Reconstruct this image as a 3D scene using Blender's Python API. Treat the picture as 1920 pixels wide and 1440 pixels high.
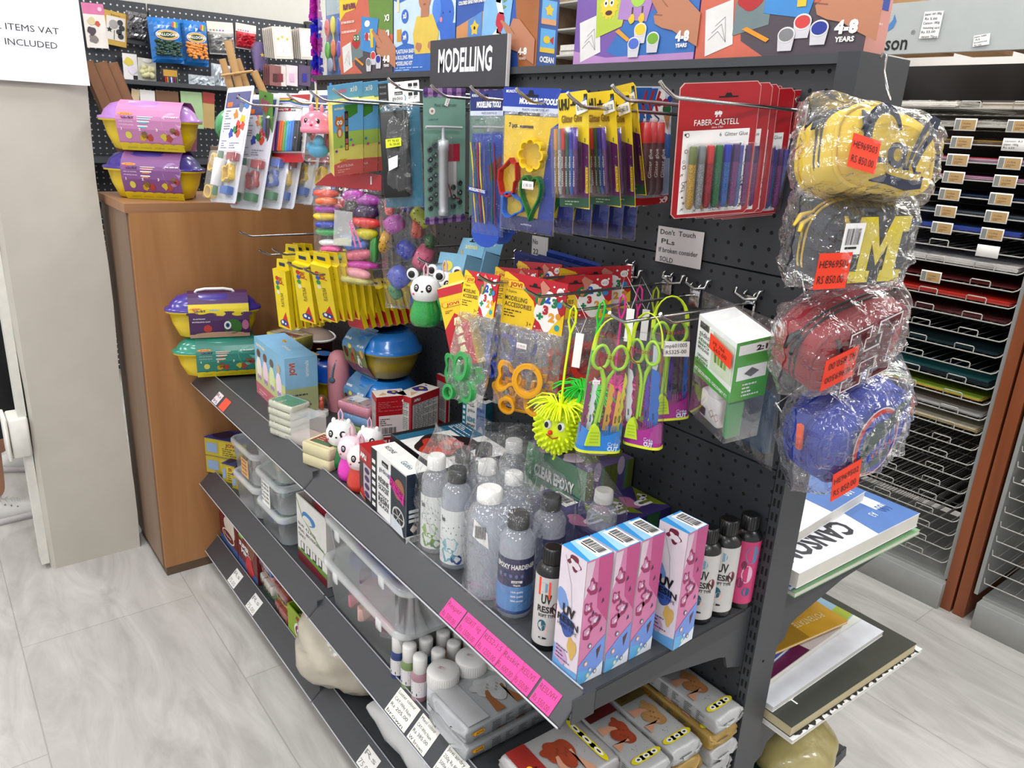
import bpy,math,random
from mathutils import Matrix,Vector,noise as mn
random.seed(7)
SC=bpy.context.scene
for _o in list(bpy.data.objects):bpy.data.objects.remove(_o)
# ---------------------------------------------------------------- camera
CAM_F=1430.37 # focal length in pixels of a 1920 px wide frame
CAM_C=Vector((0.6266,-1.02450,1.40565))
CAM_R=Matrix(((0.60996447,0.79069963,0.05232049),
                (0.28139544,-0.15440645,-0.94708778),
                (-0.74078334,0.59241264,-0.31668172))) # rows: right, down, forward
cd=bpy.data.cameras.new('camera');cd.sensor_width=36;cd.lens=CAM_F*36/1920
cd.clip_start=.01;cd.clip_end=60
co=bpy.data.objects.new('camera',cd);SC.collection.objects.link(co);SC.camera=co
rr,dd,ff=CAM_R
co.matrix_world=Matrix(((rr.x,-dd.x,-ff.x,CAM_C.x),(rr.y,-dd.y,-ff.y,CAM_C.y),(rr.z,-dd.z,-ff.z,CAM_C.z),(0,0,0,1)))
# ---------------------------------------------------------------- view, world
vs=SC.view_settings
vs.view_transform='Standard';vs.look='None';vs.gamma=1;vs.use_curve_mapping=False;vs.exposure=0.78
SC.cycles.transparent_max_bounces=40;SC.cycles.max_bounces=10
w=bpy.data.worlds.new('world');SC.world=w;w.use_nodes=True
w.node_tree.nodes['Background'].inputs[0].default_value=(.95,.97,1,1)
w.node_tree.nodes['Background'].inputs[1].default_value=.55
LAMP_POWER=12.0
def P(u,v,axis,val):
    """point of the photograph's line of sight (u, v) lying on the plane axis = val"""
    d=CAM_R.transposed()@Vector(((u-960)/CAM_F,(v-720)/CAM_F,1))
    t=(val-CAM_C[axis])/d[axis]
    return CAM_C+d*t
def pix(X):
    q=CAM_R@(Vector(X)-CAM_C)
    return 960+CAM_F*q.x/q.z,720+CAM_F*q.y/q.z
def ztop(base,v):
    """height above base at which a vertical line reaches image row v"""
    lo,hi=0,1.2
    for _ in range(40):
        m=(lo+hi)/2
        if pix(base+Vector((0,0,m)))[1]>v:lo=m
        else:hi=m
    return lo
# ---------------------------------------------------------------- materials
def lin(h):
    if not isinstance(h,str):return tuple(h)[:3]
    h=h.lstrip('#');c=[int(h[i:i+2],16)/255 for i in(0,2,4)]
    return tuple(x/12.92 if x<=.04045 else((x+.055)/1.055)**2.4 for x in c)
_M={}
def M(col,rough=.5,metal=0,var=.06,coat=0,bump=0,bs=60,trans=0,alpha=1,glit=0,spec=.5,emit=0,ns=25):
    key=(str(col),rough,metal,var,coat,bump,bs,trans,alpha,glit,spec,emit,ns)
    if key in _M:return _M[key]
    c=tuple(x**1.2 for x in lin(col))
    m=bpy.data.materials.new('surface_'+str(len(_M)));m.use_nodes=True
    nt=m.node_tree;N=nt.nodes;L=nt.links;b=N['Principled BSDF']
    b.inputs['Roughness'].default_value=rough;b.inputs['Metallic'].default_value=metal
    b.inputs['Coat Weight'].default_value=coat;b.inputs['Coat Roughness'].default_value=.08
    b.inputs['Transmission Weight'].default_value=trans;b.inputs['Alpha'].default_value=alpha
    b.inputs['Specular IOR Level'].default_value=spec
    tc=N.new('ShaderNodeTexCoord');nz=N.new('ShaderNodeTexNoise');nz.inputs['Scale'].default_value=ns if not glit else 900
    L.new(tc.outputs['Object'],nz.inputs['Vector'])
    mr=N.new('ShaderNodeMapRange');L.new(nz.outputs[0],mr.inputs[0])
    lo,hi=(1-var,1+var)if not glit else(1-glit,1+glit*2.5)
    mr.inputs[1].default_value=.3 if not glit else .45;mr.inputs[2].default_value=.7 if not glit else .62
    mr.inputs[3].default_value=lo;mr.inputs[4].default_value=hi
    mx=N.new('ShaderNodeVectorMath');mx.operation='SCALE';mx.inputs[0].default_value=c
    L.new(mr.outputs[0],mx.inputs['Scale']);L.new(mx.outputs[0],b.inputs['Base Color'])
    if bump:
        n2=N.new('ShaderNodeTexNoise');n2.inputs['Scale'].default_value=bs;n2.inputs['Detail'].default_value=4
        L.new(tc.outputs['Object'],n2.inputs['Vector'])
        bp=N.new('ShaderNodeBump');bp.inputs['Strength'].default_value=bump;bp.inputs['Distance'].default_value=.004
        L.new(n2.outputs[0],bp.inputs['Height']);L.new(bp.outputs[0],b.inputs['Normal'])
    if emit:
        b.inputs['Emission Color'].default_value=(*c,1);b.inputs['Emission Strength'].default_value=emit
    _M[key]=m;return m
def film(tint='#ffffff',milk=.05,shine=1.0,bump=.6,bs=45,rough=.12):
    """clear plastic: mostly see-through, reflective where it turns away, crinkled"""
    key=('film',tint,milk,shine,bump,bs,rough)
    if key in _M:return _M[key]
    m=bpy.data.materials.new('clear_film_'+str(len(_M)));m.use_nodes=True
    nt=m.node_tree;N=nt.nodes;L=nt.links
    N.remove(N['Principled BSDF']);out=N['Material Output']
    tr=N.new('ShaderNodeBsdfTransparent');tr.inputs[0].default_value=(*[x**.5 for x in lin(tint)],1)
    df=N.new('ShaderNodeBsdfDiffuse');df.inputs[0].default_value=(.8,.8,.8,1)if tint=='#ffffff' else(*lin(tint),1)
    gl=N.new('ShaderNodeBsdfGlossy');gl.inputs['Roughness'].default_value=rough;gl.inputs[0].default_value=(1,1,1,1)
    tc=N.new('ShaderNodeTexCoord');nz=N.new('ShaderNodeTexNoise');nz.inputs['Scale'].default_value=bs
    nz.inputs['Detail'].default_value=3;nz.inputs['Distortion'].default_value=1.2;L.new(tc.outputs['Object'],nz.inputs['Vector'])
    bp=N.new('ShaderNodeBump');bp.inputs['Strength'].default_value=bump;bp.inputs['Distance'].default_value=.01
    L.new(nz.outputs[0],bp.inputs['Height']);L.new(bp.outputs[0],gl.inputs['Normal'])
    fr=N.new('ShaderNodeLayerWeight');fr.inputs[0].default_value=.5;L.new(bp.outputs[0],fr.inputs['Normal'])
    pw=N.new('ShaderNodeMath');pw.operation='POWER';pw.inputs[1].default_value=3.2;L.new(fr.outputs['Facing'],pw.inputs[0])
    mu=N.new('ShaderNodeMath');mu.operation='MULTIPLY_ADD';mu.inputs[1].default_value=.75*shine;mu.inputs[2].default_value=.035*shine;mu.use_clamp=True
    L.new(pw.outputs[0],mu.inputs[0])
    m1=N.new('ShaderNodeMixShader');m1.inputs[0].default_value=milk;L.new(tr.outputs[0],m1.inputs[1]);L.new(df.outputs[0],m1.inputs[2])
    m2=N.new('ShaderNodeMixShader');L.new(mu.outputs[0],m2.inputs[0]);L.new(m1.outputs[0],m2.inputs[1]);L.new(gl.outputs[0],m2.inputs[2])
    L.new(m2.outputs[0],out.inputs[0]);_M[key]=m;return m
FILM=film(milk=.012,rough=.06);FILM_SOFT=film(milk=.01,bump=.25,bs=20,rough=.06);FILM_CRINKLE=film(milk=.015,bump=.7,bs=38,shine=1.3,rough=.07)
CHROME=M('#c8c8c8',.18,1,.03);WHITE=M('#ecebe8',.5);BLACK=M('#17171a',.45);PAPER=M('#eeecea',.7)
# ---------------------------------------------------------------- mesh builder
_TX={}
def glyphs(s,bold,shear=0):
    k=(s,bold,shear)
    if k not in _TX:
        c=bpy.data.curves.new('t','FONT');c.body=s;c.size=1;c.offset=bold;c.resolution_u=2;c.shear=shear
        o=bpy.data.objects.new('t',c);me=o.to_mesh()
        vs_=[v.co.copy()for v in me.vertices];fs=[tuple(p.vertices)for p in me.polygons]
        o.to_mesh_clear();bpy.data.objects.remove(o);bpy.data.curves.remove(c)
        x1=max([v.x for v in vs_]or[1]);x0=min([v.x for v in vs_]or[0])
        _TX[k]=(vs_,fs,x0,x1)
    return _TX[k]
def rotz(a):return Matrix.Rotation(a,4,'Z')
def T(x,y,z):return Matrix.Translation((x,y,z))
class G:
    def __init__(s):s.v=[];s.f=[];s.fm=[];s.sm=[];s.mats=[];s.X=Matrix()
    def add(s,vs_,fs,mat,smooth=False):
        n=len(s.v);X=s.X
        s.v+=[tuple(X@Vector(p))for p in vs_]
        if mat not in s.mats:s.mats.append(mat)
        k=s.mats.index(mat)
        for f in fs:s.f.append([i+n for i in f]);s.fm.append(k);s.sm.append(smooth)
        return s
    def box(s,x0,x1,y0,y1,z0,z1,mat):
        vs_=[(x,y,z)for x in(x0,x1)for y in(y0,y1)for z in(z0,z1)]
        return s.add(vs_,[(0,1,3,2),(4,6,7,5),(0,4,5,1),(2,3,7,6),(0,2,6,4),(1,5,7,3)],mat)
    def rbox(s,x0,x1,y0,y1,z0,z1,r,mat,n=3,taper=1.0,smooth=True):
        """box with rounded vertical edges and softened rims; taper scales the footprint at the bottom"""
        cx,cy,hx,hy=(x0+x1)/2,(y0+y1)/2,(x1-x0)/2,(y1-y0)/2
        r=min(r,hx*.98,hy*.98);e=min(r,(z1-z0)/2)*.35
        rings=[]
        for z,k,ins in((z0,taper,e),(z0+e,taper,0),(z1-e,1,0),(z1,1,e)):
            ring=[]
            for q,(sx,sy)in enumerate(((1,1),(-1,1),(-1,-1),(1,-1))):
                for i in range(n+1):
                    a=(q+i/n)*math.pi/2
                    ring.append((cx+(sx*(hx-r)+(r-ins)*math.cos(a))*k,cy+(sy*(hy-r)+(r-ins)*math.sin(a))*k,z))
            rings.append(ring)
        return s.loft(rings,mat,smooth,caps=True)
    def loft(s,rings,mat,smooth=True,caps=True,closed=True):
        n=len(rings[0]);vs_=[p for r in rings for p in r];fs=[]
        for i in range(len(rings)-1):
            for j in range(n if closed else n-1):
                k=(j+1)%n;fs.append((i*n+j,i*n+k,(i+1)*n+k,(i+1)*n+j))
        s.add(vs_,fs,mat,smooth)
        if caps:
            s.add(rings[0],[tuple(range(n))[::-1]],mat);s.add(rings[-1],[tuple(range(n))],mat)
        return s
    def lathe(s,prof,mat,n=24,c=(0,0,0),sx=1,sy=1,caps=True):
        rings=[[(c[0]+r*sx*math.cos(2*math.pi*i/n),c[1]+r*sy*math.sin(2*math.pi*i/n),c[2]+z)for i in range(n)]for r,z in prof]
        return s.loft(rings,mat,True,caps)
    def tube(s,pts,r,mat,n=6,closed=False,flat=1.0):
        pts=[Vector(p)for p in pts];rings=[];up=Vector((.13,.27,.95));m=len(pts)
        for i,p in enumerate(pts):
            if closed:t=pts[(i+1)%m]-pts[i-1]
            else:t=pts[min(i+1,m-1)]-pts[max(i-1,0)]
            t.normalize();a=t.cross(up)
            if a.length<.1:a=t.cross(Vector((1,0,0)))
            a.normalize();b=t.cross(a);up=-b if False else up
            rr_=r[i]if isinstance(r,(list,tuple))else r
            rings.append([tuple(p+a*rr_*math.cos(2*math.pi*k/n)+b*rr_*flat*math.sin(2*math.pi*k/n))for k in range(n)])
        if closed:rings.append(rings[0])
        return s.loft(rings,mat,True,caps=not closed)
    def ell(s,c,rad,mat,n=16,m=10):
        if not isinstance(rad,(tuple,list)):rad=(rad,)*3
        prof=[(max(1e-5,math.sin(math.pi*i/m)),-math.cos(math.pi*i/m))for i in range(m+1)]
        rings=[[(c[0]+rad[0]*r*math.cos(2*math.pi*j/n),c[1]+rad[1]*r*math.sin(2*math.pi*j/n),c[2]+rad[2]*z)for j in range(n)]for r,z in prof]
        return s.loft(rings,mat,True,False)
    def prism(s,out,y0,y1,mat):
        """outline in x, z extruded along y"""
        n=len(out);a=[(x,y0,z)for x,z in out];b=[(x,y1,z)for x,z in out]
        fs=[(i,(i+1)%n,n+(i+1)%n,n+i)for i in range(n)]
        return s.add(a+b,fs+[tuple(range(n))[::-1],tuple(range(n,2*n))],mat)
    # ---- flat prints on the local front plane (facing -y, x right, z up)
    def rect(s,x0,x1,z0,z1,mat,y=0):return s.add([(x0,y,z0),(x1,y,z0),(x1,y,z1),(x0,y,z1)],[(0,1,2,3)],mat)
    def flat(s,pts,mat,y=0):return s.add([(x,y,z)for x,z in pts],[tuple(range(len(pts)))],mat)
    def disc(s,x,z,r,mat,y=0,rz=None,n=20):return s.flat([(x+r*math.cos(2*math.pi*i/n),z+(rz or r)*math.sin(2*math.pi*i/n))for i in range(n)],mat,y)
    def blob(s,x,z,r,mat,y=0,seed=0,amp=.18,rz=None,n=28):
        f=[(random.Random(seed*7+k).uniform(0,6),random.Random(seed*3+k).uniform(.3,1))for k in range(2,6)]
        pts=[]
        for i in range(n):
            a=2*math.pi*i/n;k=1+amp*sum(w_*math.sin((j+2)*a+ph)for j,(ph,w_)in enumerate(f))/2
            pts.append((x+r*k*math.cos(a),z+(rz or r)*k*math.sin(a)))
        return s.flat(pts,mat,y)
    def star(s,x,z,r,mat,y=0,k=5,inner=.45,rot=math.pi/2):return s.flat([(x+(r if i%2==0 else r*inner)*math.cos(rot+math.pi*i/k),z+(r if i%2==0 else r*inner)*math.sin(rot+math.pi*i/k))for i in range(2*k)],mat,y)
    def line(s,pts,wd,mat,y=0):
        for(xa,za),(xb,zb)in zip(pts,pts[1:]):
            d=Vector((xb-xa,zb-za));
            if d.length<1e-6:continue
            d.normalize();nx,nz=-d.y*wd/2,d.x*wd/2;e=d*wd*.25
            s.flat([(xa-nx-e.x,za-nz-e.y),(xb-nx+e.x,zb-nz+e.y),(xb+nx+e.x,zb+nz+e.y),(xa+nx-e.x,za+nz-e.y)],mat,y)
        return s
    def text(s,t,x,z,h,mat,w=None,y=-.0004,bold=0,rot=0,shear=0,align='l'):
        """lettering with cap height h, lower left at x, z; w sets the full width"""
        vs_,fs,x0,x1=glyphs(t,bold,shear);k=h/.69;kx=k
        if w:kx=w/max(1e-6,x1-x0)
        wd=(x1-x0)*kx;ox=0 if align=='l' else(-wd/2 if align=='c' else-wd)
        ca,sa=math.cos(rot),math.sin(rot);out=[]
        for p in vs_:
            a,b=(p.x-x0)*kx+ox,p.y*k
            out.append((x+a*ca-b*sa,y,z+a*sa+b*ca))
        return s.add(out,fs,mat)
    def lines(s,x,z,w,n,dz,mat,y=-.0004,h=None,seed=1):
        """small print: rows of tiny word bars"""
        rd=random.Random(seed);h=h or dz*.45
        for i in range(n):
            a=x
            while a<x+w:
                l=min(rd.uniform(.06,.22)*w,x+w-a)
                s.rect(a,a+l,z-i*dz-h,z-i*dz,mat,y);a+=l+w*.035
                if rd.random()<.08:break
        return s
    def barcode(s,x0,x1,z0,z1,y=-.0004,vertical=False,bg=True):
        if bg:s.rect(x0,x1,z0,z1,PAPER,y+.0002)
        rd=random.Random(int(abs(x0+z1)*9999));a=x0+(x1-x0)*.08
        while a<x1-(x1-x0)*.1:
            w_=(x1-x0)*rd.choice((.012,.02,.035));s.rect(a,a+w_,z0+(z1-z0)*.25,z1-(z1-z0)*.1,BLACK,y);a+=w_+(x1-x0)*rd.choice((.015,.03))
        s.rect(x0+(x1-x0)*.12,x1-(x1-x0)*.2,z0+(z1-z0)*.08,z0+(z1-z0)*.17,BLACK,y);return s
    def build(s,name,parent=None,mw=None):
        me=bpy.data.meshes.new(name);me.from_pydata(s.v,[],s.f)
        for m in s.mats:me.materials.append(m)
        me.polygons.foreach_set('material_index',s.fm);me.polygons.foreach_set('use_smooth',s.sm);me.update()
        o=bpy.data.objects.new(name,me);SC.collection.objects.link(o)
        if parent:o.parent=parent
        if mw is not None:o.matrix_world=mw
        return o
SIDE_R=lambda w_:T(w_,0,0)@Matrix.Rotation(math.pi/2,4,'Z') # face looking +x, at x = w
SIDE_L=lambda d_:T(0,d_,0)@Matrix.Rotation(-math.pi/2,4,'Z') # face looking -x, at x = 0, text from back to front
TOP=lambda h_:T(0,0,h_)@Matrix.Rotation(-math.pi/2,4,'X') # face looking up, at z = h
def thing(name,label,cat,mw=None,group=None):
    o=bpy.data.objects.new(name,None);o.empty_display_size=.02;SC.collection.objects.link(o)
    if mw is not None:o.matrix_world=mw
    tag(o,label,cat,group);return o
def tag(o,label,cat,group=None):
    o['label']=label;o['category']=cat
    if group:o['group']=group
    return o
def struct(o):o['kind']='structure';return o
KIDS={}
def dup(root,mw,label,group=None):
    def cp(o,par):
        c=o.copy();SC.collection.objects.link(c)
        if par:c.parent=par
        for ch in[q for q in bpy.data.objects if q.parent==o]:cp(ch,c)
        return c
    r_=cp(root,None);r_.matrix_world=mw;r_['label']=label
    if group:r_['group']=group
    return r_
def frame(o,yaw=0,pitch=0,roll=0):return Matrix.Translation(o)@Matrix.Rotation(yaw,4,'Z')@Matrix.Rotation(pitch,4,'X')@Matrix.Rotation(roll,4,'Y')
def pose(tl,tr,bl,y,dyr=0,dyb=0,axis=1):
    """hanging card: three corners seen in the photograph, at depth y (changing by dyr to the right corner and dyb down); returns matrix with origin lower left, width, height"""
    a=P(*tl,axis,y);b=P(*tr,axis,y+dyr);c=P(*bl,axis,y+dyb)
    X=b-a;W=X.length;X.normalize();D=c-a;D-=X*D.dot(X);H=D.length;Z=-D.normalized();Yv=Z.cross(X)
    o=a-Z*H
    m=Matrix(((X.x,Yv.x,Z.x,o.x),(X.y,Yv.y,Z.y,o.y),(X.z,Yv.z,Z.z,o.z),(0,0,0,1)))
    return m,W,H
def stand(bl,br,z,vt=None,h=None,minw=None):
    """upright box on height z: its front bottom corners in the photograph and the image row of its top left corner"""
    a=P(*bl,2,z);b=P(*br,2,z);X=b-a;W=X.length
    H=h if h else ztop(a,vt)
    return frame(a,math.atan2(X.y,X.x)),W,H
# ================================================================ the room
def floor_mat():
    m=bpy.data.materials.new('stone_tile');m.use_nodes=True;nt=m.node_tree;N=nt.nodes;L=nt.links;b=N['Principled BSDF']
    tc=N.new('ShaderNodeTexCoord');mp=N.new('ShaderNodeMapping');mp.inputs['Scale'].default_value=(1,1,1);mp.inputs['Location'].default_value=(.17,-.84,0)
    L.new(tc.outputs['Object'],mp.inputs[0])
    mp2=N.new('ShaderNodeMapping');mp2.inputs['Rotation'].default_value=(0,0,.35);mp2.inputs['Scale'].default_value=(1.1,4.2,1);L.new(tc.outputs['Object'],mp2.inputs[0])
    n1=N.new('ShaderNodeTexNoise');n1.inputs['Scale'].default_value=2.2;n1.inputs['Detail'].default_value=9;n1.inputs['Roughness'].default_value=.62;n1.inputs['Distortion'].default_value=1.4
    L.new(mp2.outputs[0],n1.inputs['Vector'])
    cr=N.new('ShaderNodeValToRGB');cr.color_ramp.elements[0].position=.32;cr.color_ramp.elements[0].color=(*lin('#a3a09b'),1);cr.color_ramp.elements[1].position=.72;cr.color_ramp.elements[1].color=(*lin('#c6c3bf'),1)
    L.new(n1.outputs[0],cr.inputs[0])
    br=N.new('ShaderNodeTexBrick');br.offset=.5;br.inputs['Scale'].default_value=1;br.inputs['Mortar Size'].default_value=.0016
    br.inputs['Brick Width'].default_value=.9;br.inputs['Row Height'].default_value=.45;br.inputs['Color1'].default_value=(1,1,1,1);br.inputs['Color2'].default_value=(.95,.95,.95,1);br.inputs['Mortar'].default_value=(.72,.71,.7,1)
    mp.inputs['Rotation'].default_value=(0,0,0);L.new(mp.outputs[0],br.inputs['Vector'])
    mx=N.new('ShaderNodeMix');mx.data_type='RGBA';mx.blend_type='MULTIPLY';mx.inputs[0].default_value=1
    L.new(cr.outputs[0],mx.inputs[6]);L.new(br.outputs[0],mx.inputs[7]);L.new(mx.outputs[2],b.inputs['Base Color'])
    b.inputs['Roughness'].default_value=.42
    bp=N.new('ShaderNodeBump');bp.inputs['Strength'].default_value=.12;L.new(n1.outputs[0],bp.inputs['Height']);L.new(bp.outputs[0],b.inputs['Normal'])
    return m
def wood_mat(c1,c2,rough=.42,sc=1.0,axis='Z'):
    m=bpy.data.materials.new('wood');m.use_nodes=True;nt=m.node_tree;N=nt.nodes;L=nt.links;b=N['Principled BSDF']
    tc=N.new('ShaderNodeTexCoord');mp=N.new('ShaderNodeMapping');mp.inputs['Scale'].default_value={'Z':(9*sc,9*sc,.8*sc),'Y':(9*sc,.8*sc,9*sc),'X':(.8*sc,9*sc,9*sc)}[axis]
    L.new(tc.outputs['Object'],mp.inputs[0])
    n=N.new('ShaderNodeTexNoise');n.inputs['Scale'].default_value=1.3;n.inputs['Detail'].default_value=7;n.inputs['Distortion'].default_value=.9;L.new(mp.outputs[0],n.inputs['Vector'])
    cr=N.new('ShaderNodeValToRGB');cr.color_ramp.elements[0].position=.3;cr.color_ramp.elements[0].color=(*lin(c1),1);cr.color_ramp.elements[1].position=.7;cr.color_ramp.elements[1].color=(*lin(c2),1)
    L.new(n.outputs[0],cr.inputs[0]);L.new(cr.outputs[0],b.inputs['Base Color']);b.inputs['Roughness'].default_value=rough;return m
def peg_mat(c='#2c2e32',hole='#050506',px=.025,pz=.025,r=.0031,ox=0,oz=.903,ax='X',skip=None,rough=.45):
    """painted sheet steel with a grid of round punched holes"""
    m=bpy.data.materials.new('pegboard');m.use_nodes=True;nt=m.node_tree;N=nt.nodes;L=nt.links;b=N['Principled BSDF']
    tc=N.new('ShaderNodeTexCoord');sp=N.new('ShaderNodeSeparateXYZ');L.new(tc.outputs['Object'],sp.inputs[0])
    def cell(sock,off,pitch):
        a=N.new('ShaderNodeMath');a.operation='SUBTRACT';L.new(sock,a.inputs[0]);a.inputs[1].default_value=off
        d=N.new('ShaderNodeMath');d.operation='PINGPONG';L.new(a.outputs[0],d.inputs[0]);d.inputs[1].default_value=pitch/2
        q=N.new('ShaderNodeMath');q.operation='POWER';L.new(d.outputs[0],q.inputs[0]);q.inputs[1].default_value=2;return q
    qx=cell(sp.outputs[ax],ox,px);qz=cell(sp.outputs['Z'],oz,pz)
    ad=N.new('ShaderNodeMath');ad.operation='ADD';L.new(qx.outputs[0],ad.inputs[0]);L.new(qz.outputs[0],ad.inputs[1])
    lt=N.new('ShaderNodeMath');lt.operation='LESS_THAN';L.new(ad.outputs[0],lt.inputs[0]);lt.inputs[1].default_value=r*r
    mx=N.new('ShaderNodeMix');mx.data_type='RGBA';L.new(lt.outputs[0],mx.inputs[0]);mx.inputs[6].default_value=(*lin(c),1);mx.inputs[7].default_value=(*lin(hole),1)
    L.new(mx.outputs[2],b.inputs['Base Color']);b.inputs['Roughness'].default_value=rough
    rx=N.new('ShaderNodeMapRange');L.new(lt.outputs[0],rx.inputs[0]);rx.inputs[3].default_value=rough;rx.inputs[4].default_value=.95;L.new(rx.outputs[0],b.inputs['Roughness'])
    return m
STEEL=M('#4a4c50',.42,.0,.03);STEEL_D=M('#3e4044',.42,.0,.03)
g=G();g.add([(-5,-4,0),(4,-4,0),(4,4.5,0),(-5,4.5,0)],[(0,1,2,3)],floor_mat());struct(g.build('floor'))
WALLM=M('#d2d0c9',.8,0,.02,bump=.1,bs=30)
g=G().box(-4.1,-4.0,-4,4.5,0,2.85,WALLM);struct(g.build('wall_left'))
g=G().box(-5,4,2.6,2.7,0,2.85,M('#dddbd6',.8,0,.02));struct(g.build('wall_back'))
g=G().box(-5,4,-4,4.5,2.85,2.9,M('#e8e7e4',.85,0,.01));struct(g.build('ceiling'))
# ceiling lights
def ceiling_light(x,y,lab):
    t=thing('ceiling_light',lab,'light',T(x,y,2.85),'square ceiling lights')
    G().box(-.31,.31,-.31,.31,-.03,0,WHITE).build('frame',t)
    g=G();e=M('#ffffff',.5,emit=LAMP_POWER);g.add([(-.27,-.27,-.032),(-.27,.27,-.032),(.27,.27,-.032),(.27,-.27,-.032)],[(0,1,2,3)],e);g.build('diffuser',t)
for i,x in enumerate((-3.0,-1.5,0.0,1.5)):
    for j,y in enumerate((-2.4,-.9,.95,2.2)):
        ceiling_light(x,y,'square white ceiling light panel, %s row %s'%(('far','third','second','nearest')[i],('over the left aisle edge','over the aisle before the shelving','over the paper racks aisle','above the paper racks')[j]))
# concrete column at the left, face towards +x at x = -1.9
cm=M('#c4bfb6',.8,0,.05,bump=.35,bs=14,ns=5)
g=G()
rings=[]
for z in[i*.12 for i in range(25)]:
    d=.004*math.sin(z*9);k=0
    rings.append([(-1.9+d*.3,-.575+d,min(z,2.85)),(-2.25,-.575,min(z,2.85)),(-2.25,-.835,min(z,2.85)),(-1.912,-.835-d,min(z,2.85)),(-1.9+k,-.823,min(z,2.85))])
g.loft(rings,cm,False);struct(g.build('column'))
# cable duct and socket box on the column's outer side
t=thing('cable_duct','white plastic cable duct with a junction box running down the side of the column','cable duct',T(-1.94,-.8365,0))
G().box(-.03,.03,-.022,0,.02,.40,M('#dcdad3',.5)).box(-.03,.03,-.022,0,.52,1.4,M('#dcdad3',.5)).build('duct',t)
G().rbox(-.05,.05,-.05,0,.40,.52,.008,M('#e6e4de',.45)).rbox(-.055,.055,-.062,-.052,.395,.525,.008,M('#eceae4',.4)).build('junction_box',t)
# printed paper notice
g=G();n=14;vs_=[];
for j in range(n+1):
    for i in range(n+1):
        a,b_=i/n,j/n;vs_.append((.27*a,-.004-.006*math.sin(a*5+b_*2)*b_-(.03*max(0,a-.72)/.28*(1-b_)),.215*b_-.215))
g.add(vs_,[(j*(n+1)+i,j*(n+1)+i+1,(j+1)*(n+1)+i+1,(j+1)*(n+1)+i)for j in range(n)for i in range(n)],M('#e9e9ec',.6,0,.01),True)
ink=M('#3c3c40',.7)
g.text('ALL ITEMS VAT',.042,-.092,.0155,ink,w=.172,y=-.012);g.text('INCLUDED',.088,-.128,.0155,ink,w=.118,y=-.013)
o=g.build('paper_notice',None,Matrix.Translation((-1.885,-.845,1.672))@rotz(math.pi/2));tag(o,'white paper notice about VAT taped around the column','notice')
# wooden cabinet at the far end of the shelving
WOOD=wood_mat('#96643a','#ad7b4c');WOODD=wood_mat('#705a48','#876c57')
t=thing('wooden_cabinet','brown wooden cabinet closing the far end of the shelving, behind the shelf ends','cabinet',T(-1.669,-.553,0))
G().box(-.34,-.018,.0,1.2,.03,1.132,WOODD).build('carcass',t)
G().box(-.018,0,.004,1.2,.03,1.135,WOOD).build('side_panel',t)
G().box(-.35,.0,-.006,1.21,1.135,1.16,wood_mat('#8a5f40','#a07450',.4,1,'Y')).build('top',t)
G().box(-.33,-.002,.006,1.19,0,.03,M('#6d5a48',.6)).build('plinth',t)
# ================================================================ the gondola shelving
XL,XM,XR=-1.665,-.83,.026
gd=thing('shelving_unit','dark grey double sided metal shelving unit with perforated back panels','shelving unit',Matrix())
PEG=peg_mat()
for(a,b_)in((XL,XM-.012),(XM+.012,XR)):
    for k in range(5):
        z0=.0155+.3*k
        g=G();e=.0016
        g.add([(a,0,z0+e),(b_,0,z0+e),(b_,0,z0+.3-e),(a,0,z0+.3-e),(a,.006,z0),(b_,.006,z0),(b_,.006,z0+.3),(a,.006,z0+.3)],[(0,1,2,3),(4,5,1,0),(3,2,6,7),(1,5,6,2),(4,0,3,7)],PEG)
        g.build('back_panel',gd)
G().box(XL,XR,.075,.081,.02,1.51,STEEL_D).build('rear_panel',gd)
# uprights with two columns of slots
def upright(x0,x1,end):
    g=G();zb,zt=0,1.505
    w_=x1-x0;sl=M('#08080a',.9)
    g.box(x0,x1,.0015,.072,zb,zt,STEEL)
    z=.03
    while z<zt-.03:
        for c in(.30,.72):g.add([(x0+w_*c-.0019,.0009,z),(x0+w_*c+.0019,.0009,z),(x0+w_*c+.0019,.0009,z+.014),(x0+w_*c-.0019,.0009,z+.014)],[(0,1,2,3)],sl)
        z+=.025
    if end:
        for z in(.55,1.05,1.44):g.X=T(x1+.0004,0,0)@rotz(math.pi/2);g.disc(.035,z,.0028,sl);g.X=Matrix()
    g.build('upright',gd)
upright(XR+.0005,XR+.0185,True);upright(XM-.011,XM+.011,False);upright(XL,XL+.004,False)
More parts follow.
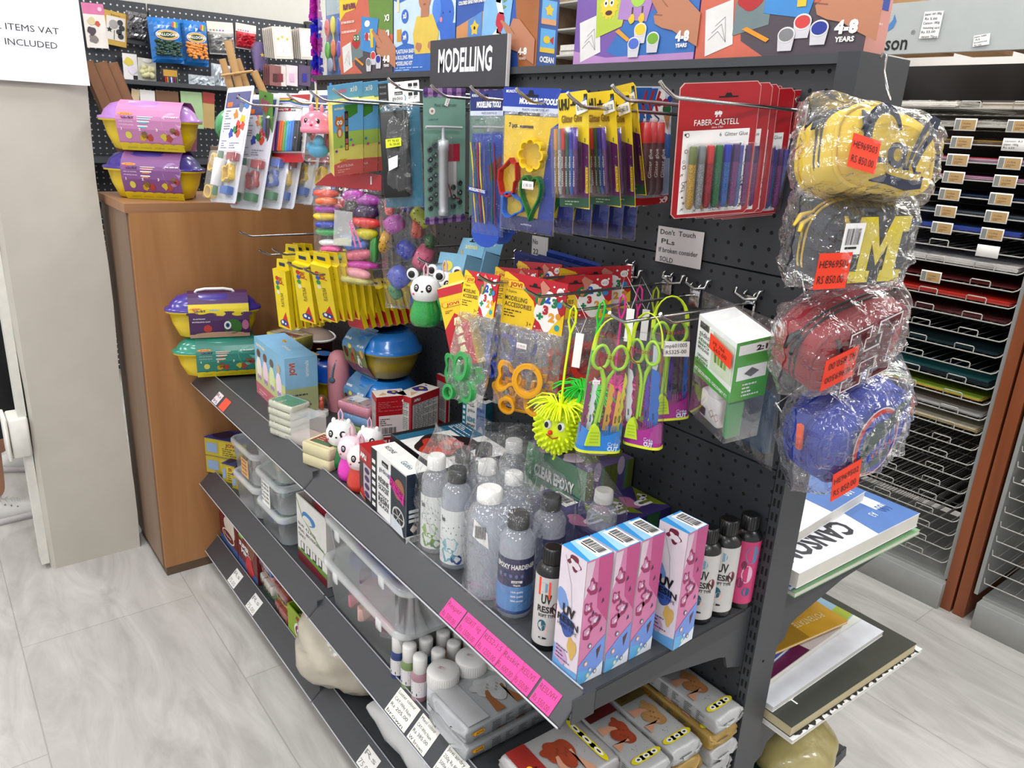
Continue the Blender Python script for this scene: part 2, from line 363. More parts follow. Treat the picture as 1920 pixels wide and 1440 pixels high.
# top cover carrying the boxes, and the end cap
G().box(XL+.002,XR+.03,-.014,.10,1.511,1.524,STEEL).build('top_cover',gd)
g=G().box(XR+.001,XR+.032,-.03,.10,1.44,1.5235,STEEL_D);g.build('end_cap',gd)
CLEAR=film('#ffffff',.015,.25,.0,10,.35)
def shelf(x0,x1,zd,dep,side=-1,bracket=True,rail=True,y_in=0.0,back=None):
    s=lambda y:y_in+side*y
    g=G();q=1 if side<0 else-1
    def bx(xa,xb,ya,yb,za,zb,m):g.box(xa,xb,min(s(ya),s(yb)),max(s(ya),s(yb)),za,zb,m)
    dm=M('#4b4d51',.55,0,.04)
    bx(x0,x1,.004,dep,zd-.028,zd,dm)
    o=g.build('shelf',gd)
    if bracket:
        for x in(x0,x1-.003):
            g=G();pts=[(.002,zd-.002),(dep+.005,zd-.002),(dep+.012,zd-.03),(dep-.01,zd-.036),(.22,zd-.045),(.075,zd-.075),(.055,zd-.082),(.045,zd-.108),(.0,zd-.125)]
            a=[(x-.0012,s(y),z)for y,z in pts];b2=[(x+.0032+.0012,s(y),z)for y,z in pts];n=len(pts)
            g.add(a+b2,[tuple(range(n)),tuple(range(2*n-1,n-1,-1))]+[(i,(i+1)%n,n+(i+1)%n,n+i)for i in range(n)],STEEL);
            if x>x0:bx(x+.0045,x+.0065,.02,dep-.02,zd-.034,zd-.003,STEEL_D)
            g.build('bracket',o)
    if rail:
        g=G();a=dep+.001
        # sloping ticket rail: dark insert behind a clear cover with bright lips
        P4=[(x0,s(a),zd+.004),(x1,s(a),zd+.004),(x1,s(a+.040),zd-.036),(x0,s(a+.040),zd-.036)]
        th=[(p[0],p[1],p[2]-.004)for p in P4]
        g.add(P4+th,[(3,2,1,0)if side<0 else(0,1,2,3),(4,5,6,7),(0,1,5,4),(2,3,7,6),(1,2,6,5),(3,0,4,7)],M('#3c3d43',.4,0,.03))
        g.build('ticket_rail',o)
        g=G();
        cv=[(p[0],p[1]+side*.002,p[2]+.003)for p in P4]
        g.add(cv,[(0,1,2,3)],CLEAR)
        g.tube([(x0+.002,s(a+.001),zd+.009),(x1-.002,s(a+.001),zd+.009)],.0016,M('#9a9aa2',.2,0,.02,coat=1))
        g.tube([(x0+.002,s(a+.043),zd-.037),(x1-.002,s(a+.043),zd-.037)],.0016,M('#b9b9c0',.2,0,.02,coat=1))
        g.build('clear_cover',o)
        g=G().box(x1-.0005,x1+.003,min(s(dep-.02),s(dep+.022)),max(s(dep-.02),s(dep+.022)),zd-.04,zd+.001,STEEL);g.build('rail_end',o)
    return o
ZD=.668;Z2=.335;Z3=.095
DEP=.385
for a,b_ in((XL+.003,XM-.002),(XM+.002,XR-.001)):
    shelf(a,b_,ZD,DEP);shelf(a,b_,Z2,DEP);shelf(a,b_,Z3,DEP,bracket=False)
    g=G().box(a,b_,-DEP+.01,0,0.0,.066,STEEL_D);g.build('plinth',gd)
for zz in(.655,.385,.09):
    shelf(XM+.002,XR-.001,zz,.38 if zz>.1 else .42,side=1,rail=False,y_in=.082)
shelf(XL+.003,XM-.002,.655,.38,side=1,rail=False,y_in=.082)
# ================================================================ wire paper racks beyond the shelving
RY=1.455
WIRE=M('#b9b8b2',.4,.3,.03);RG=M('#a9aaa7',.42,.2,.03);BRN=wood_mat('#7a4023','#955330',.4)
def wire_tier(g,x0,x1,loops,depth=.5):
    r=.0021
    pts=[(x0,.012,.012),(x0+.006,0,0),(x1-.014,0,0),(x1-.004,.004,.006),(x1,.012,.014)]
    g.tube(pts,r,WIRE,5)
    for a in loops:g.tube([(a,-.002,0),(a,-.002,.017),(a+.003,-.002,.0195),(a+.052,-.002,.0195),(a+.055,-.002,.017),(a+.055,-.002,-.001)],r*.9,WIRE,5)
    x=x0+.02
    while x<x1-.01:g.tube([(x,0,-.001),(x,depth,.002)],.0013,WIRE,3);x+=.035
    g.tube([(x0,depth,.002),(x1,depth,.002)],r,WIRE,4)
TAG=M('#b79a6c',.55,0,.04);TGR=M('#8c8d88',.5)
def paper_rack(label,x0,x1,y,kmin,kmax,tags,zbase=.11):
    t=thing('paper_rack',label,'rack',T(0,y,0))
    G().rbox(x0+.01,x1+.018,-.035,.5,.0,zbase-.02,.004,RG).box(x0+.012,x1+.01,0,.5,zbase-.02,zbase-.012,RG).build('base',t)
    for a,b_ in((x0-.014,x0-.003),(x1+.003,x1+.014)):G().box(a,b_,.0,.52,zbase-.012,1.69,RG).build('side_panel',t)
    G().box(x0,x1,.52,.53,zbase,1.7,M('#2a2725',.7)).build('back_panel',t)
    loops=[];a=x1-.132
    while a>x0+.02:loops.append(a);a-=.141
    for k in range(kmin,kmax+1):
        g=G();wire_tier(g,x0,x1,loops);z=.937+.0495*k
        o=g.build('wire_tray',t,None);o.location=(0,0,z)
        for i,a in enumerate(loops):
            if(k,i)in tags:
                q=G();q.rbox(a-.003,a+.058,-.006,-.003,-.012,.022,.001,M('#e4e2dc',.45));
                if tags[(k,i)]==1:
                    q.rect(a-.0005,a+.0135,-.009,.0185,TGR,-.0064);q.rect(a+.0135,a+.0145,-.009,.0185,PAPER,-.0066);q.rect(a+.0145,a+.0555,-.009,.0185,TAG,-.0064)
                    q.text('C à Grain',a+.021,.006,.0045,M('#6b5233',.6),y=-.0068,w=.022);q.lines(a+.02,.001,.03,2,.004,M('#8a6c45',.6),y=-.0068)
                elif tags[(k,i)]==2:
                    for j,s_ in enumerate(('canson A3','paper 180g','Rs 625')):q.text(s_,a+.002,.012-j*.009,.005,BLACK,y=-.0068,w=.045-j*.008)
                q.build('label_holder',o)
    return t
tg={}
for k,i in((11,0),(10,0),(9,0),(8,0),(7,0),(7,1),(6,0),(6,1),(5,1),(5,0),(2,1),(2,2),(10,1),(9,1),(8,1),(11,1)):tg[(k,i)]=1
tg[(10,0)]=2;tg[(4,0)]=3;tg[(-8,1)]=3
r1=paper_rack('tall wire paper rack with many thin trays, left of the brown posts',-.92,-.18,RY,-16,12,tg)
tg2={(6,3):1,(5,3):1,(3,3):1}
r2=paper_rack('wire paper rack at the right edge, right of the brown posts',-.066,.62,RY-.01,-16,12,tg2)
for a,b_,lab in((-.162,-.131,'left brown wooden post between the two paper racks'),(-.123,-.09,'right brown wooden post between the two paper racks')):
    o=G().box(a,b_,RY-.012,RY+.5,0,1.72,BRN).build('wooden_post');tag(o,lab,'post','brown posts between the racks')
# header board with the paper brand
t=thing('header_board','long pale grey header board above the paper racks with black lettering','sign',T(0,RY-.03,1.682))
G().box(-1.0,.62,0,.02,0,.142,M('#b4b8b6',.45,0,.02)).build('board',t)
g=G();xr=P(1700,90,1,RY-.03).x
g.text('Canson',xr-.15,.012,.040,BLACK,w=.15,bold=.015,y=-.001)
g.flat([(xr-.075+a,.062+b_)for a,b_ in((0,0),(.022,.012),(.028,.03),(.018,.05),(.016,.034),(.004,.02),(-.004,.006))],M('#5b88bd',.5),-.001)
g.text('®',xr+.004,.052,.012,M('#60605f',.5),y=-.001);g.build('lettering',t)
def note(name,label,tl,tr,bl,y,rows,axis=1,col='#e9e8e4',ink='#4a4a4c',off=(0,0,0),parent=None,cat='price note',scale=.75,group=None):
    m,W,H=pose(tl,tr,bl,y,axis=axis);g=G();mc=M(col,.6,0,.02);im=M(ink,.6)
    g.box(0,W,0,.0006,0,H,mc);n=len(rows)
    for i,s_ in enumerate(rows):
        if s_:g.text(s_,W*.06+W*.04*(i%2),H*(1-(i+.85)/n),H/n*.52*scale/.75,im,w=min(W*.86,max(W*.3,len(s_)*H/n*.42)),bold=.01,rot=.02*(-1)**i)
    o=g.build(name,None,m)
    if not parent:tag(o,label,cat,group)
    return o
note('price_note','tall handwritten paper price list taped on the grey header board',(1734,22),(1770,20),(1731,72),RY-.034,('paper A4 180g','Rs 5.00','Canson 180g','mounting card','Rs 55.00','canson 75pcs'))
note('price_note','smaller square handwritten price note near the right edge of the header board',(1826,67),(1857,62),(1823,88),RY-.034,('paper A400','A3','accessories','Rs 150'))
# paper on the trays
def paper_stack(label,k,x0,x1,col,th=.012,wrap=False,y0=.012,y1=.42,edge=None,rack=0,curl=0,group='papers on the rack'):
    z=.937+.0495*k+.0035;t=thing('paper_stack',label,'paper',T(0,RY+(0 if rack==0 else-.01),z),group)
    g=G();n=3 if th<.006 else 6;rd=random.Random(k*31+int(x1*100))
    for i in range(n):
        e=rd.uniform(-.004,.004)
        g.box(x0+e,x1+e,y0+rd.uniform(0,.006),y1,th*i/n,th*(i+.92)/n,M(col if(i==n-1 or edge is None)else edge,.6,0,.05))
    g.build('sheets',t)
    if wrap:
        g=G();N_=26;V=[]
        for j in range(9):
            for i in range(N_+1):
                a=i/N_;V.append((x0-.01+(x1-x0+.02)*a,y0-.01+(y1-y0)*j/8-(.004 if j==0 else 0),(th+.004+.004*rd.random())if j else rd.uniform(-.001,.004)))
        g.add(V,[(j*(N_+1)+i,j*(N_+1)+i+1,(j+1)*(N_+1)+i+1,(j+1)*(N_+1)+i)for j in range(8)for i in range(N_)],FILM_CRINKLE,False);g.build('clear_wrap',t)
    return t
paper_stack('clear wrapped white paper in the topmost tray, left part',12,-.80,-.46,'#d8d5cc',.014,True,-.01)
paper_stack('dark covered paper pads with a red oval in the topmost tray, right part',12,-.40,-.2,'#5a5450',.02,edge='#cfc6b8')
paper_stack('clear wrapped white paper one tray below the topmost',11,-.86,-.2,'#cfccc4',.012,True)
paper_stack('yellow and brown card under film, above the red sheets',10,-.84,-.2,'#c79a3c',.010,True,edge='#7e6a54')
paper_stack('bright red sheets in an upper tray',9,-.84,-.2,'#c4232f',.012,edge='#c8a8b8')
paper_stack('mauve sheets just below the bright red sheets',8,-.84,-.2,'#8a5470',.010,edge='#d4b0c0')
paper_stack('dark navy sheets below the mauve sheets',7,-.6,-.19,'#2a4266',.005)
paper_stack('grey blue card in the middle trays',6,-.62,-.19,'#59636c',.006)
paper_stack('blue film wrapped sheets below the labelled trays',5,-.7,-.22,'#2d5ea8',.012,True,edge='#3348a0')
paper_stack('thick wrapped white card near eye level',3,-.75,-.2,'#d9d6d0',.016,True)
paper_stack('dark red sheets above the orange red ones',2,-.6,-.2,'#6e1f22',.004,y0=.03)
paper_stack('orange red sheets in the tray above the empty ones',1,-.72,-.2,'#d43c28',.010,edge='#c85a50')
paper_stack('clear wrapped thin stack under the orange red sheets',0,-.72,-.2,'#7a3038',.004,True)
paper_stack('dark green sheets two trays above the cutting mats',-2,-.62,-.2,'#15373d',.003)
paper_stack('pile of dark green gridded cutting mats in a lower tray',-4,-.62,-.2,'#14575a',.018,edge='#20343a')
paper_stack('lime green folder in a lower tray',-5,-.6,-.21,'#a4bf4a',.006,edge='#c9a75a')
paper_stack('white paper sheets in a lower tray',-6,-.62,-.2,'#b9b9b8',.006)
paper_stack('cream paper pile in the lowest used tray',-7,-.62,-.2,'#cfc9b4',.010,edge='#bfae88')
paper_stack('pale green card at the right edge rack',-4,-.05,.5,'#7fb887',.008,rack=1)
paper_stack('wood coloured card at the right edge rack',-7,-.055,.5,'#b89a62',.008,rack=1)
paper_stack('white card low in the right edge rack',-9,-.045,.5,'#cfcfca',.006,rack=1)
paper_stack('film wrapped black card at the right edge rack',-5,-.04,.5,'#33343a',.02,True,rack=1)
# boxes and clutter above and beyond the racks
for i,(x,y,w_,d,h,c,lab)in enumerate(((-.82,1.5,.16,.3,.14,'#b08a62','brown carton lying on top of the rack at the left end of the header'),(-.62,1.55,.12,.3,.12,'#caa37a','small tan carton on top of the rack'),(-.45,1.6,.2,.3,.13,'#9b8468','wide brown carton on top of the rack'))):
    o=G().box(0,w_,0,d,0,h,M(c,.7,0,.08)).box(w_*.4,w_*.6,-.0008,d,h*.99,h+.0008,M('#c9b58c',.4)).build('carton',None,T(x,y,1.71));tag(o,lab,'carton','cartons above the rack')
t=thing('storage_shelf','tall brown wooden shelf with papers seen between the craft boxes','shelf',T(-2.9,1.9,0))
BR2=wood_mat('#6f5a47','#8a725c',.5,1,'X')
G().box(0,1.7,.4,.42,0,2.1,BR2).build('back_panel',t)
for x in(0,.57,1.13,1.68):G().box(x,x+.02,0,.4,0,2.1,BR2).build('upright',t)
for k in range(16):G().box(.0,1.7,.0,.4,.1+k*.13,.108+k*.13,M('#bdbbb4',.5)).build('board',t)
for k,(x,w_,c,z)in enumerate(((.62,.3,'#d3cfc6',1.668),(.2,.3,'#b7ad9c',1.538),(.7,.35,'#cfcbc4',1.798),(1.2,.4,'#d9d4ca',1.668),(1.2,.35,'#c7b89c',1.798),(.1,.4,'#cccac6',1.798))):
    o=G().box(0,w_,0,.3,0,.022,M(c,.7,0,.1)).box(.01,w_+.008,-.006,.3,.0225,.05,M('#d8d5cf',.7,0,.1)).build('paper_pile',None,T(-2.9+x,1.92,z+.0005));tag(o,('pale','tan','cream','white','buff','grey')[k]+' paper pile on the brown shelf far behind the craft boxes','paper')
# ================================================================ far party display on the left wall
BX=-3.95
fd=thing('wall_display','dark perforated wall display with party goods on the far left wall','display',T(BX,0,0))
pm=peg_mat('#34373e','#cfd0cf',.03,.03,.0042,0,0,'Y')
for a,b_ in((-1.0,.105),(.115,.96)):G().box(-.02,0,a,b_,0,1.915,pm).build('perforated_panel',fd)
G().box(0,.32,-1.0,.96,1.515,1.535,STEEL).build('shelf',fd);G().box(-.02,.02,.96,1.0,0,1.93,STEEL_D).build('upright',fd)
G().box(0,.4,-1.0,.96,.9,.93,STEEL).box(0,.4,-1,.96,1.15,1.17,STEEL).build('shelf',fd)
def far_pack(label,tl,tr,bl,draw,x=BX+.07,th=.02,name='party_pack',cat='party pack'):
    m,W,H=pose(tl,tr,bl,x,axis=0);g=G();draw(g,W,H,th);o=g.build(name,None,m);tag(o,label,cat,'party goods on the far wall');return o
def pack_pillow(g,W,H,th,mat,z0=0,z1=1,nx=10,nz=12,seed=1,amp=.006):
    rd=random.Random(seed);V=[]
    for j in range(nz+1):
        for i in range(nx+1):
            a,b_=i/nx,j/nz;k=(1-(2*a-1)**4)*(1-(2*b_-1)**6)
            V.append((W*a,-th*k-amp*rd.random()*k,H*(z0+(z1-z0)*b_)))
    q=[(j*(nx+1)+i,j*(nx+1)+i+1,(j+1)*(nx+1)+i+1,(j+1)*(nx+1)+i)for j in range(nz)for i in range(nx)]
    g.add(V,q,mat,False);g.add([(0,.002,H*z0),(W,.002,H*z0),(W,.002,H*z1),(0,.002,H*z1)],[(3,2,1,0)],mat)
def card(col,hdr=None,hh=.2):
    def f(g,W,H,th):
        g.box(0,W,0,th*.4,0,H,M(col,.5,0,.04))
        if hdr:g.rect(0,W,H*(1-hh),H,M(hdr,.5),-.001)
    return f
def d1(g,W,H,th):
    card('#e7e2dc','#d982ac',.24)(g,W,H,th);g.blob(W*.35,H*.6,W*.18,M('#d9c9a0',.5),-.002,3);g.blob(W*.3,H*.38,W*.2,M('#5b5058',.5),-.002,4);g.blob(W*.62,H*.55,W*.12,M('#c9624e',.5),-.002,5);g.blob(W*.35,H*.2,W*.2,M('#8d8784',.5),-.002,6);g.disc(W*.8,H*.88,W*.1,M('#f0cadb',.5),-.002)
def d2(g,W,H,th):
    g.box(0,W,0,th,0,H,M('#c2a254',.35,.4));g.rect(W*.1,W*.93,H*.16,H*.85,M('#ddd8d2',.5),-.001);g.disc(W*.42,H*.62,W*.2,M('#a7a3a0',.4),-.002);g.star(W*.24,H*.45,W*.14,BLACK,-.002)
    for a,b_ in((.7,.7),(.78,.55),(.66,.42),(.74,.3)):g.disc(W*a,H*b_,W*.13,M('#33363c',.3),-.002)
    g.line([(W*.45,H*.45),(W*.45,H*.18)],W*.025,BLACK,-.002);g.text('Balloons',W*.3,H*.87,H*.05,BLACK,w=W*.4)
def d3(g,W,H,th):
    pack_pillow(g,W,H,.03,M('#9c9ca0',.22,.9,.2),.12,1,12,14,3,.02);g.box(0,W,0,.012,0,H*.14,M('#3f4148',.5))
def dball(c,seed):
    def f(g,W,H,th):
        pack_pillow(g,W,H,.03,M('#2f86cf',.25,0,.05,coat=.6),0,1,8,12,seed,.006)
        rd=random.Random(seed)
        for i in range(75):g.ell((W*rd.uniform(.14,.86),-.034-rd.random()*.008,H*rd.uniform(.17,.50)),(W*.085,.008,H*.035),M(c,.35),6,5)
        g.disc(W*.5,H*.62,W*.37,M('#e6e4dc',.4),-.043,H*.115);g.disc(W*.5,H*.62,W*.34,M('#c64a3a',.4),-.0436,H*.1);g.disc(W*.5,H*.62,W*.31,M('#e6d268',.4),-.044,H*.088);g.disc(W*.5,H*.62,W*.25,M('#2c4a38',.4),-.0445,H*.068)
        g.text('BALLOONS',W*.17,H*.60,H*.055,M('#f2f1ee',.4),w=W*.66,y=-.046,bold=.03)
        for k_,cc in enumerate(('#d95a6a','#e6d04c','#6cb04c')):g.flat([(W*(.66+k_*.06),H*.80),(W*(.72+k_*.06),H*.78),(W*(.74+k_*.06),H*.9),(W*(.68+k_*.06),H*.92)],M(cc,.4),-.043)
    return f
def d6(c):
    def f(g,W,H,th):
        card('#e4e2df','#e8e1d8',.25)(g,W,H,th);pack_pillow(g,W,H,.02,M(c,.3,.35 if c=='#b9b9b6' else 0,.25),.04,.68,14,14,5,.02);g.text('BalloonFun',W*.3,H*.83,H*.06,M('#d2864e',.5),w=W*.5)
        for i in range(5):g.disc(W*(.12+.12*i),H*.74,W*.03,M(('#9aa','#c66','#6a9','#a6c','#88b')[i]*1 if False else('#99aaaa','#cc6666','#66aa99','#aa66cc','#8888bb')[i],.5),-.002)
    return f
far_pack('party pack with a pink header, leftmost on the far display',(152,4),(193,8),(153,88),d1)
far_pack('gold framed balloon pack with black star balloon',(195,17),(238,27),(199,82),d2)
far_pack('clear bag of shiny silver tinsel',(236,19),(276,27),(238,80),d3)
far_pack('blue bag of dark green balloons',(275,31),(336,36),(288,117),dball('#3c5a4e',11),BX+.12,name='balloon_bag',cat='balloon bag')
far_pack('blue bag of orange balloons',(336,36),(386,42),(346,122),dball('#e09a52',12),BX+.10,name='balloon_bag',cat='balloon bag')
far_pack('white pack of silver foil balloons',(387,39),(436,43),(392,101),d6('#b9b9b6'))
far_pack('pack of red and white ribbons',(442,42),(480,49),(444,90),d6('#c8384a'))
def d8(g,W,H,th):
    for i in range(6):g.box(W*.0-i*.006,W-i*.006,i*.012,i*.012+.004,H*.01*i,H*(1-.01*i),M('#ddd6cd',.55,0,.06))
    g.rect(W*.1,W*.9,H*.08,H*.94,M('#efe9e4',.5),-.001)
    for a in(.28,.5,.75):g.star(W*a,H*(.62+.06*(a==.5)),W*.1,M('#d3bd4a',.5),-.002);g.line([(W*a,H*.55),(W*.5,H*.2)],W*.02,M('#e6cfd2',.5),-.0015)
far_pack('stack of white blister cards with gold star candles',(509,49),(545,51),(516,110),d8,BX+.2)
def d9(g,W,H,th):
    for i in range(6):g.box(-i*.006,W-i*.006,i*.012,i*.012+.004,H*.01*i,H*(1-.01*i),M('#cfc8bf',.55,0,.06))
    g.rect(W*.08,W*.9,H*.08,H*.94,M('#eadcdc',.5),-.001)
    for i in range(12):g.disc(W*(.3+.4*((i*7)%5)/5),H*(.2+.055*i),W*.06,M('#f1ecec',.5),-.002)
far_pack('stack of pinkish blister cards at the right end of the far display',(560,52),(585,54),(564,111),d9,BX+.2)
def d10(g,W,H,th):
    for i in range(7):g.lathe([(.012,0),(.02,H*.5),(.028,H)],film('#d8c8f0',.2,1,.1),8,(W*(.2+.1*i),-.02+.01*(i%2),H*.06*(i%3)))
    g.star(W*.5,H*.62,W*.16,M('#d8c850',.5),-.06)
far_pack('clear bag of iridescent party cups',(470,84),(496,86),(474,134),d10)
def d11(g,W,H,th):
    card('#e6e2e2')(g,W,H,th);g.blob(W*.4,H*.7,W*.3,M('#d9c95a',.5),-.002,2);g.blob(W*.6,H*.4,W*.3,M('#e1d9e6',.5),-.002,8);g.rect(W*.65,W*.95,H*.05,H*.2,BLACK,-.002)
far_pack('white pack with yellow bows in the second row',(229,99),(256,102),(235,150),d11)
def d12(g,W,H,th):
    card('#dcdad2')(g,W,H,th);rd=random.Random(4)
    for i in range(14):g.ell((W*rd.uniform(.15,.8),-.02,H*rd.uniform(.2,.6)),.016,M('#d6d3a8',.5),8,6)
    g.disc(W*.5,H*.9,W*.26,WHITE,-.003,H*.09)
far_pack('card of cream paper roses in the second row',(258,107),(292,112),(263,150),d12)
def d13(g,W,H,th):
    g.box(0,W,0,th,0,H,M('#2c2a30',.4));g.rect(W*.08,W*.92,H*.55,H*.92,M('#c49c3c',.5),-.001)
    for i in range(7):g.box(W*(.12+i*.115),W*(.18+i*.115),-.02,-.002,0,H*.5,M(('#c43a40','#d8a040','#3a62b0','#e4e4e4','#7a3a8c','#a83858','#3a8c58')[i],.4))
far_pack('pack of coloured candles under a yellow card',(303,127),(334,130),(305,160),d13,BX+.15)
def d14(g,W,H,th):
    pack_pillow(g,W,H,.02,M('#cfd6dc',.25,.3,.3),0,1,12,8,9,.02)
far_pack('glossy white and blue wrapped pack in the second row',(353,139),(402,144),(356,163),d14,BX+.2)
far_pack('white crinkled pack behind the easels',(396,118),(432,124),(404,165),d14,BX+.12)
for i,(a,c,lab)in enumerate(((505,'#9a6a68','brownish stack of candle packs in the second row'),(515,'#dcd4d0','pale stack of candle packs in the second row'),(536,'#e5d6da','white pack with a pink candle in the second row'),(560,'#6b5a78','dark violet pack with blue lettering beside the gondola end'))):
    def dd_(g,W,H,th,c=c,i=i):
        for k in range(4):g.box(-k*.006,W-k*.006,k*.014,k*.014+.004,0,H,M(c,.5,0,.1))
        g.rect(W*.3,W*.7,H*.2,H*.6,M(('#5c2c30','#8c3038','#d9b8d0','#3838a0')[i],.5),-.002)
    far_pack(lab,(a,121),(a+22,124),(a+3,160),dd_,BX+.18)
for i,(a,b_,c,lab)in enumerate(((247,262,'#c9b79a','round wooden pack on the lower row of the far display'),(262,290,'#dedcda','white pack on the lower row of the far display'),(291,334,'#7d5c40','brown kraft pack on the lower row of the far display'),(338,378,'#a9c39a','green pack on the lower row of the far display'),(380,402,'#b9a06c','small red and yellow pack on the lower row of the far display'))):
    far_pack(lab,(a,166+i*1.5),(b_,169+i*1.5),(a+8,240),card(c,'#a64038' if i==4 else None,.3),BX+.3)
# feather garland
g=G();rd=random.Random(5)
a0=P(590,-40,0,-1.72);a1=P(595,150,0,-1.72)
for i in range(420):
    t_=rd.random();c=a0.lerp(a1,t_);col='#2b2bc4' if math.sin(t_*17+rd.uniform(-.5,.5))>.1 else '#c01fb0'
    d=Vector((rd.gauss(0,1),rd.gauss(0,1),rd.gauss(0,.5))).normalized()*rd.uniform(.012,.02);u=Vector((0,0,.006))
    g.add([c-u,c+u,c+d+u*.6,c+d*1.05-u],[(0,1,2,3)],M(col,.7,0,.1))
o=g.build('feather_garland');tag(o,'blue and magenta feather garland hanging beside the left end of the gondola top','garland')
# ================================================================ goods hanging on peg hooks
def ray_plane(u,v,p0,n):
    d=CAM_R.transposed()@Vector(((u-960)/CAM_F,(v-720)/CAM_F,1));return CAM_C+d*((p0-CAM_C).dot(n)/d.dot(n))
def hang(tl,tr,bl,y,aspect,x=None,lo=-.5,hi=1.6,maxp=.35):
    """hanging flat thing of known width / height: finds the turn and the swing at which three seen corners make a true rectangle"""
    a=P(*tl,1,y)if x is None else P(*tl,0,x);best=None
    rb=(CAM_R.transposed()@Vector(((tr[0]-960)/CAM_F,(tr[1]-720)/CAM_F,1)),CAM_R.transposed()@Vector(((bl[0]-960)/CAM_F,(bl[1]-720)/CAM_F,1)))
    def ev(yaw,pt):
        n=Vector((-math.sin(yaw)*math.cos(pt),math.cos(yaw)*math.cos(pt),math.sin(pt)))
        if(a-CAM_C).normalized().dot(n)<.15:return None
        k=(a-CAM_C).dot(n);b=CAM_C+rb[0]*(k/rb[0].dot(n));c=CAM_C+rb[1]*(k/rb[1].dot(n));X=b-a;D=c-a;W=X.length;H=D.length
        if W>1 or W<.01:return None
        e=abs(math.log(W/H/aspect))+2.5*abs(X.dot(D)/W/H)+.25*abs(pt)
        return e,X,D,W,H,yaw,pt
    for i in range(70):
        for j in range(25):
            r_=ev(lo+(hi-lo)*i/69,-maxp+2*maxp*j/24)
            if r_ and(best is None or r_[0]<best[0]):best=r_
    sy,sp2=(hi-lo)/69,2*maxp/24
    for _ in range(4):
        b0=best
        for i in range(-3,4):
            for j in range(-3,4):
                r_=ev(b0[5]+sy*i/3,b0[6]+sp2*j/3)
                if r_ and r_[0]<best[0]:best=r_
        sy/=3;sp2/=3
    e,X,D,W,H,yaw,pt=best;X=X.normalized();D=D-X*D.dot(X);H=D.length;Z=-D.normalized();Yv=Z.cross(X);o=a+D
    return Matrix(((X.x,Yv.x,Z.x,o.x),(X.y,Yv.y,Z.y,o.y),(X.z,Yv.z,Z.z,o.z),(0,0,0,1))),W,H
def behind(m,k,dy=.02,dx=0,dz=0,rot=0):return T(dx*k,dy*k,dz*k)@m@Matrix.Rotation(rot,4,'Z')
HOOKS='chrome peg hooks on the shelving'
def hook(tip,yt,label,r=.0026,x=None,to=.002):
    t=P(*tip,1,yt);g=G();zr=t.z-.016
    g.tube([(0,yt-to,t.z-zr),(0,yt+.006-to,t.z-zr-.005),(0,yt+.026-to,.0015),(0,yt+.034-to,0),(0,(yt-to)/2,0),(0,-.006-to,0),(0,-.001-to,-.004)],r,CHROME,8)
    g.rbox(-.011,.011,-.0045-to,0-to,-.02,.012,.002,CHROME)
    g.tube([(-.009,-.004-to,.01),(-.009,-.006-to,.014),(-.009,0-to,.018)],.0018,CHROME,5);g.tube([(.009,-.004-to,.01),(.009,-.006-to,.014),(.009,0-to,.018)],.0018,CHROME,5)
    o=g.build('peg_hook',None,T(t.x,0,zr));tag(o,label,'hook',HOOKS);return Vector((t.x,0,zr))
# wrinkled clear bag: front and back sheet
def bag(g,x0,x1,z0,z1,th,mat,seed=1,amp=.004,nx=14,nz=18,y=0,pin=1.0,back=True):
    rd=random.Random(seed)
    for side in((-1,1)if back else(-1,)):
        V=[]
        for j in range(nz+1):
            for i in range(nx+1):
                a,b_=i/nx,j/nz;k=(1-abs(2*a-1)**3)*(1-abs(2*b_-1)**5)
                nn=mn.noise(Vector((a*5+seed*3.1,b_*7,side*4+seed)))
                n2=abs(mn.noise(Vector((a*11+seed,b_*3.5+a*4,side*9+seed))))
                w_=pin+(1-pin)*math.sin(math.pi*b_)if pin<1 else 1
                xx=(x0+x1)/2+(a-.5)*(x1-x0)*w_
                V.append((xx+(.001*nn if 0<i<nx else .0015*nn),y+side*(th*k+amp*(nn*.6+n2*1.2)*(k>.02)*(.4+k)),z0+(z1-z0)*b_+(.001*nn)))
        q=[(j*(nx+1)+i,j*(nx+1)+i+1,(j+1)*(nx+1)+i+1,(j+1)*(nx+1)+i)for j in range(nz)for i in range(nx)]
        g.add(V,q,mat,False)
    return g
def slot_hole(g,x,z,w_,h,y=-.0006):g.flat([(x-w_/2,z),(x-w_*.2,z),(x-w_*.12,z+h),(x+w_*.12,z+h),(x+w_*.2,z),(x+w_/2,z),(x+w_/2,z-h*.5),(x-w_/2,z-h*.5)],M('#1c1c20',.8),y)
def jovi(g,x,z,h,y=-.0008,rot=0,w=None,bg='#f0c53c',ink='#b5312c',ring=True):
    """yellow oval badge with the maker's red lettering"""
    w=w or h*2.4;ca,sa=math.cos(rot),math.sin(rot);yb=M(bg,.45);rb=M(ink,.45)
    def R(a,b_):return(x+a*ca-b_*sa,z+a*sa+b_*ca)
    for k_,mt,yy in((1.0,rb,y),(.93,yb,y-.0002)):
        pts=[R(w/2+(w/2-h/2)*sx*k_**.2+h/2*k_*math.cos(t_),h/2+h/2*k_*math.sin(t_))for sx,t0 in((1,-math.pi/2),(-1,math.pi/2))for t_ in[t0+math.pi*i/6 for i in range(7)]]
        g.flat(pts,mt,yy)
    p=R(-.02*w,h*.72);g.disc(p[0],p[1],h*.34,rb,y);g.disc(p[0],p[1],h*.28,yb,y-.0002);g.disc(p[0],p[1],h*.16,rb,y-.0004);g.disc(p[0],p[1],h*.1,yb,y-.0005)
    p=R(w*.2,h*.24);g.text('JOVI',p[0],p[1],h*.5,rb,w=w*.66,y=y-.0004,bold=.035,rot=rot)
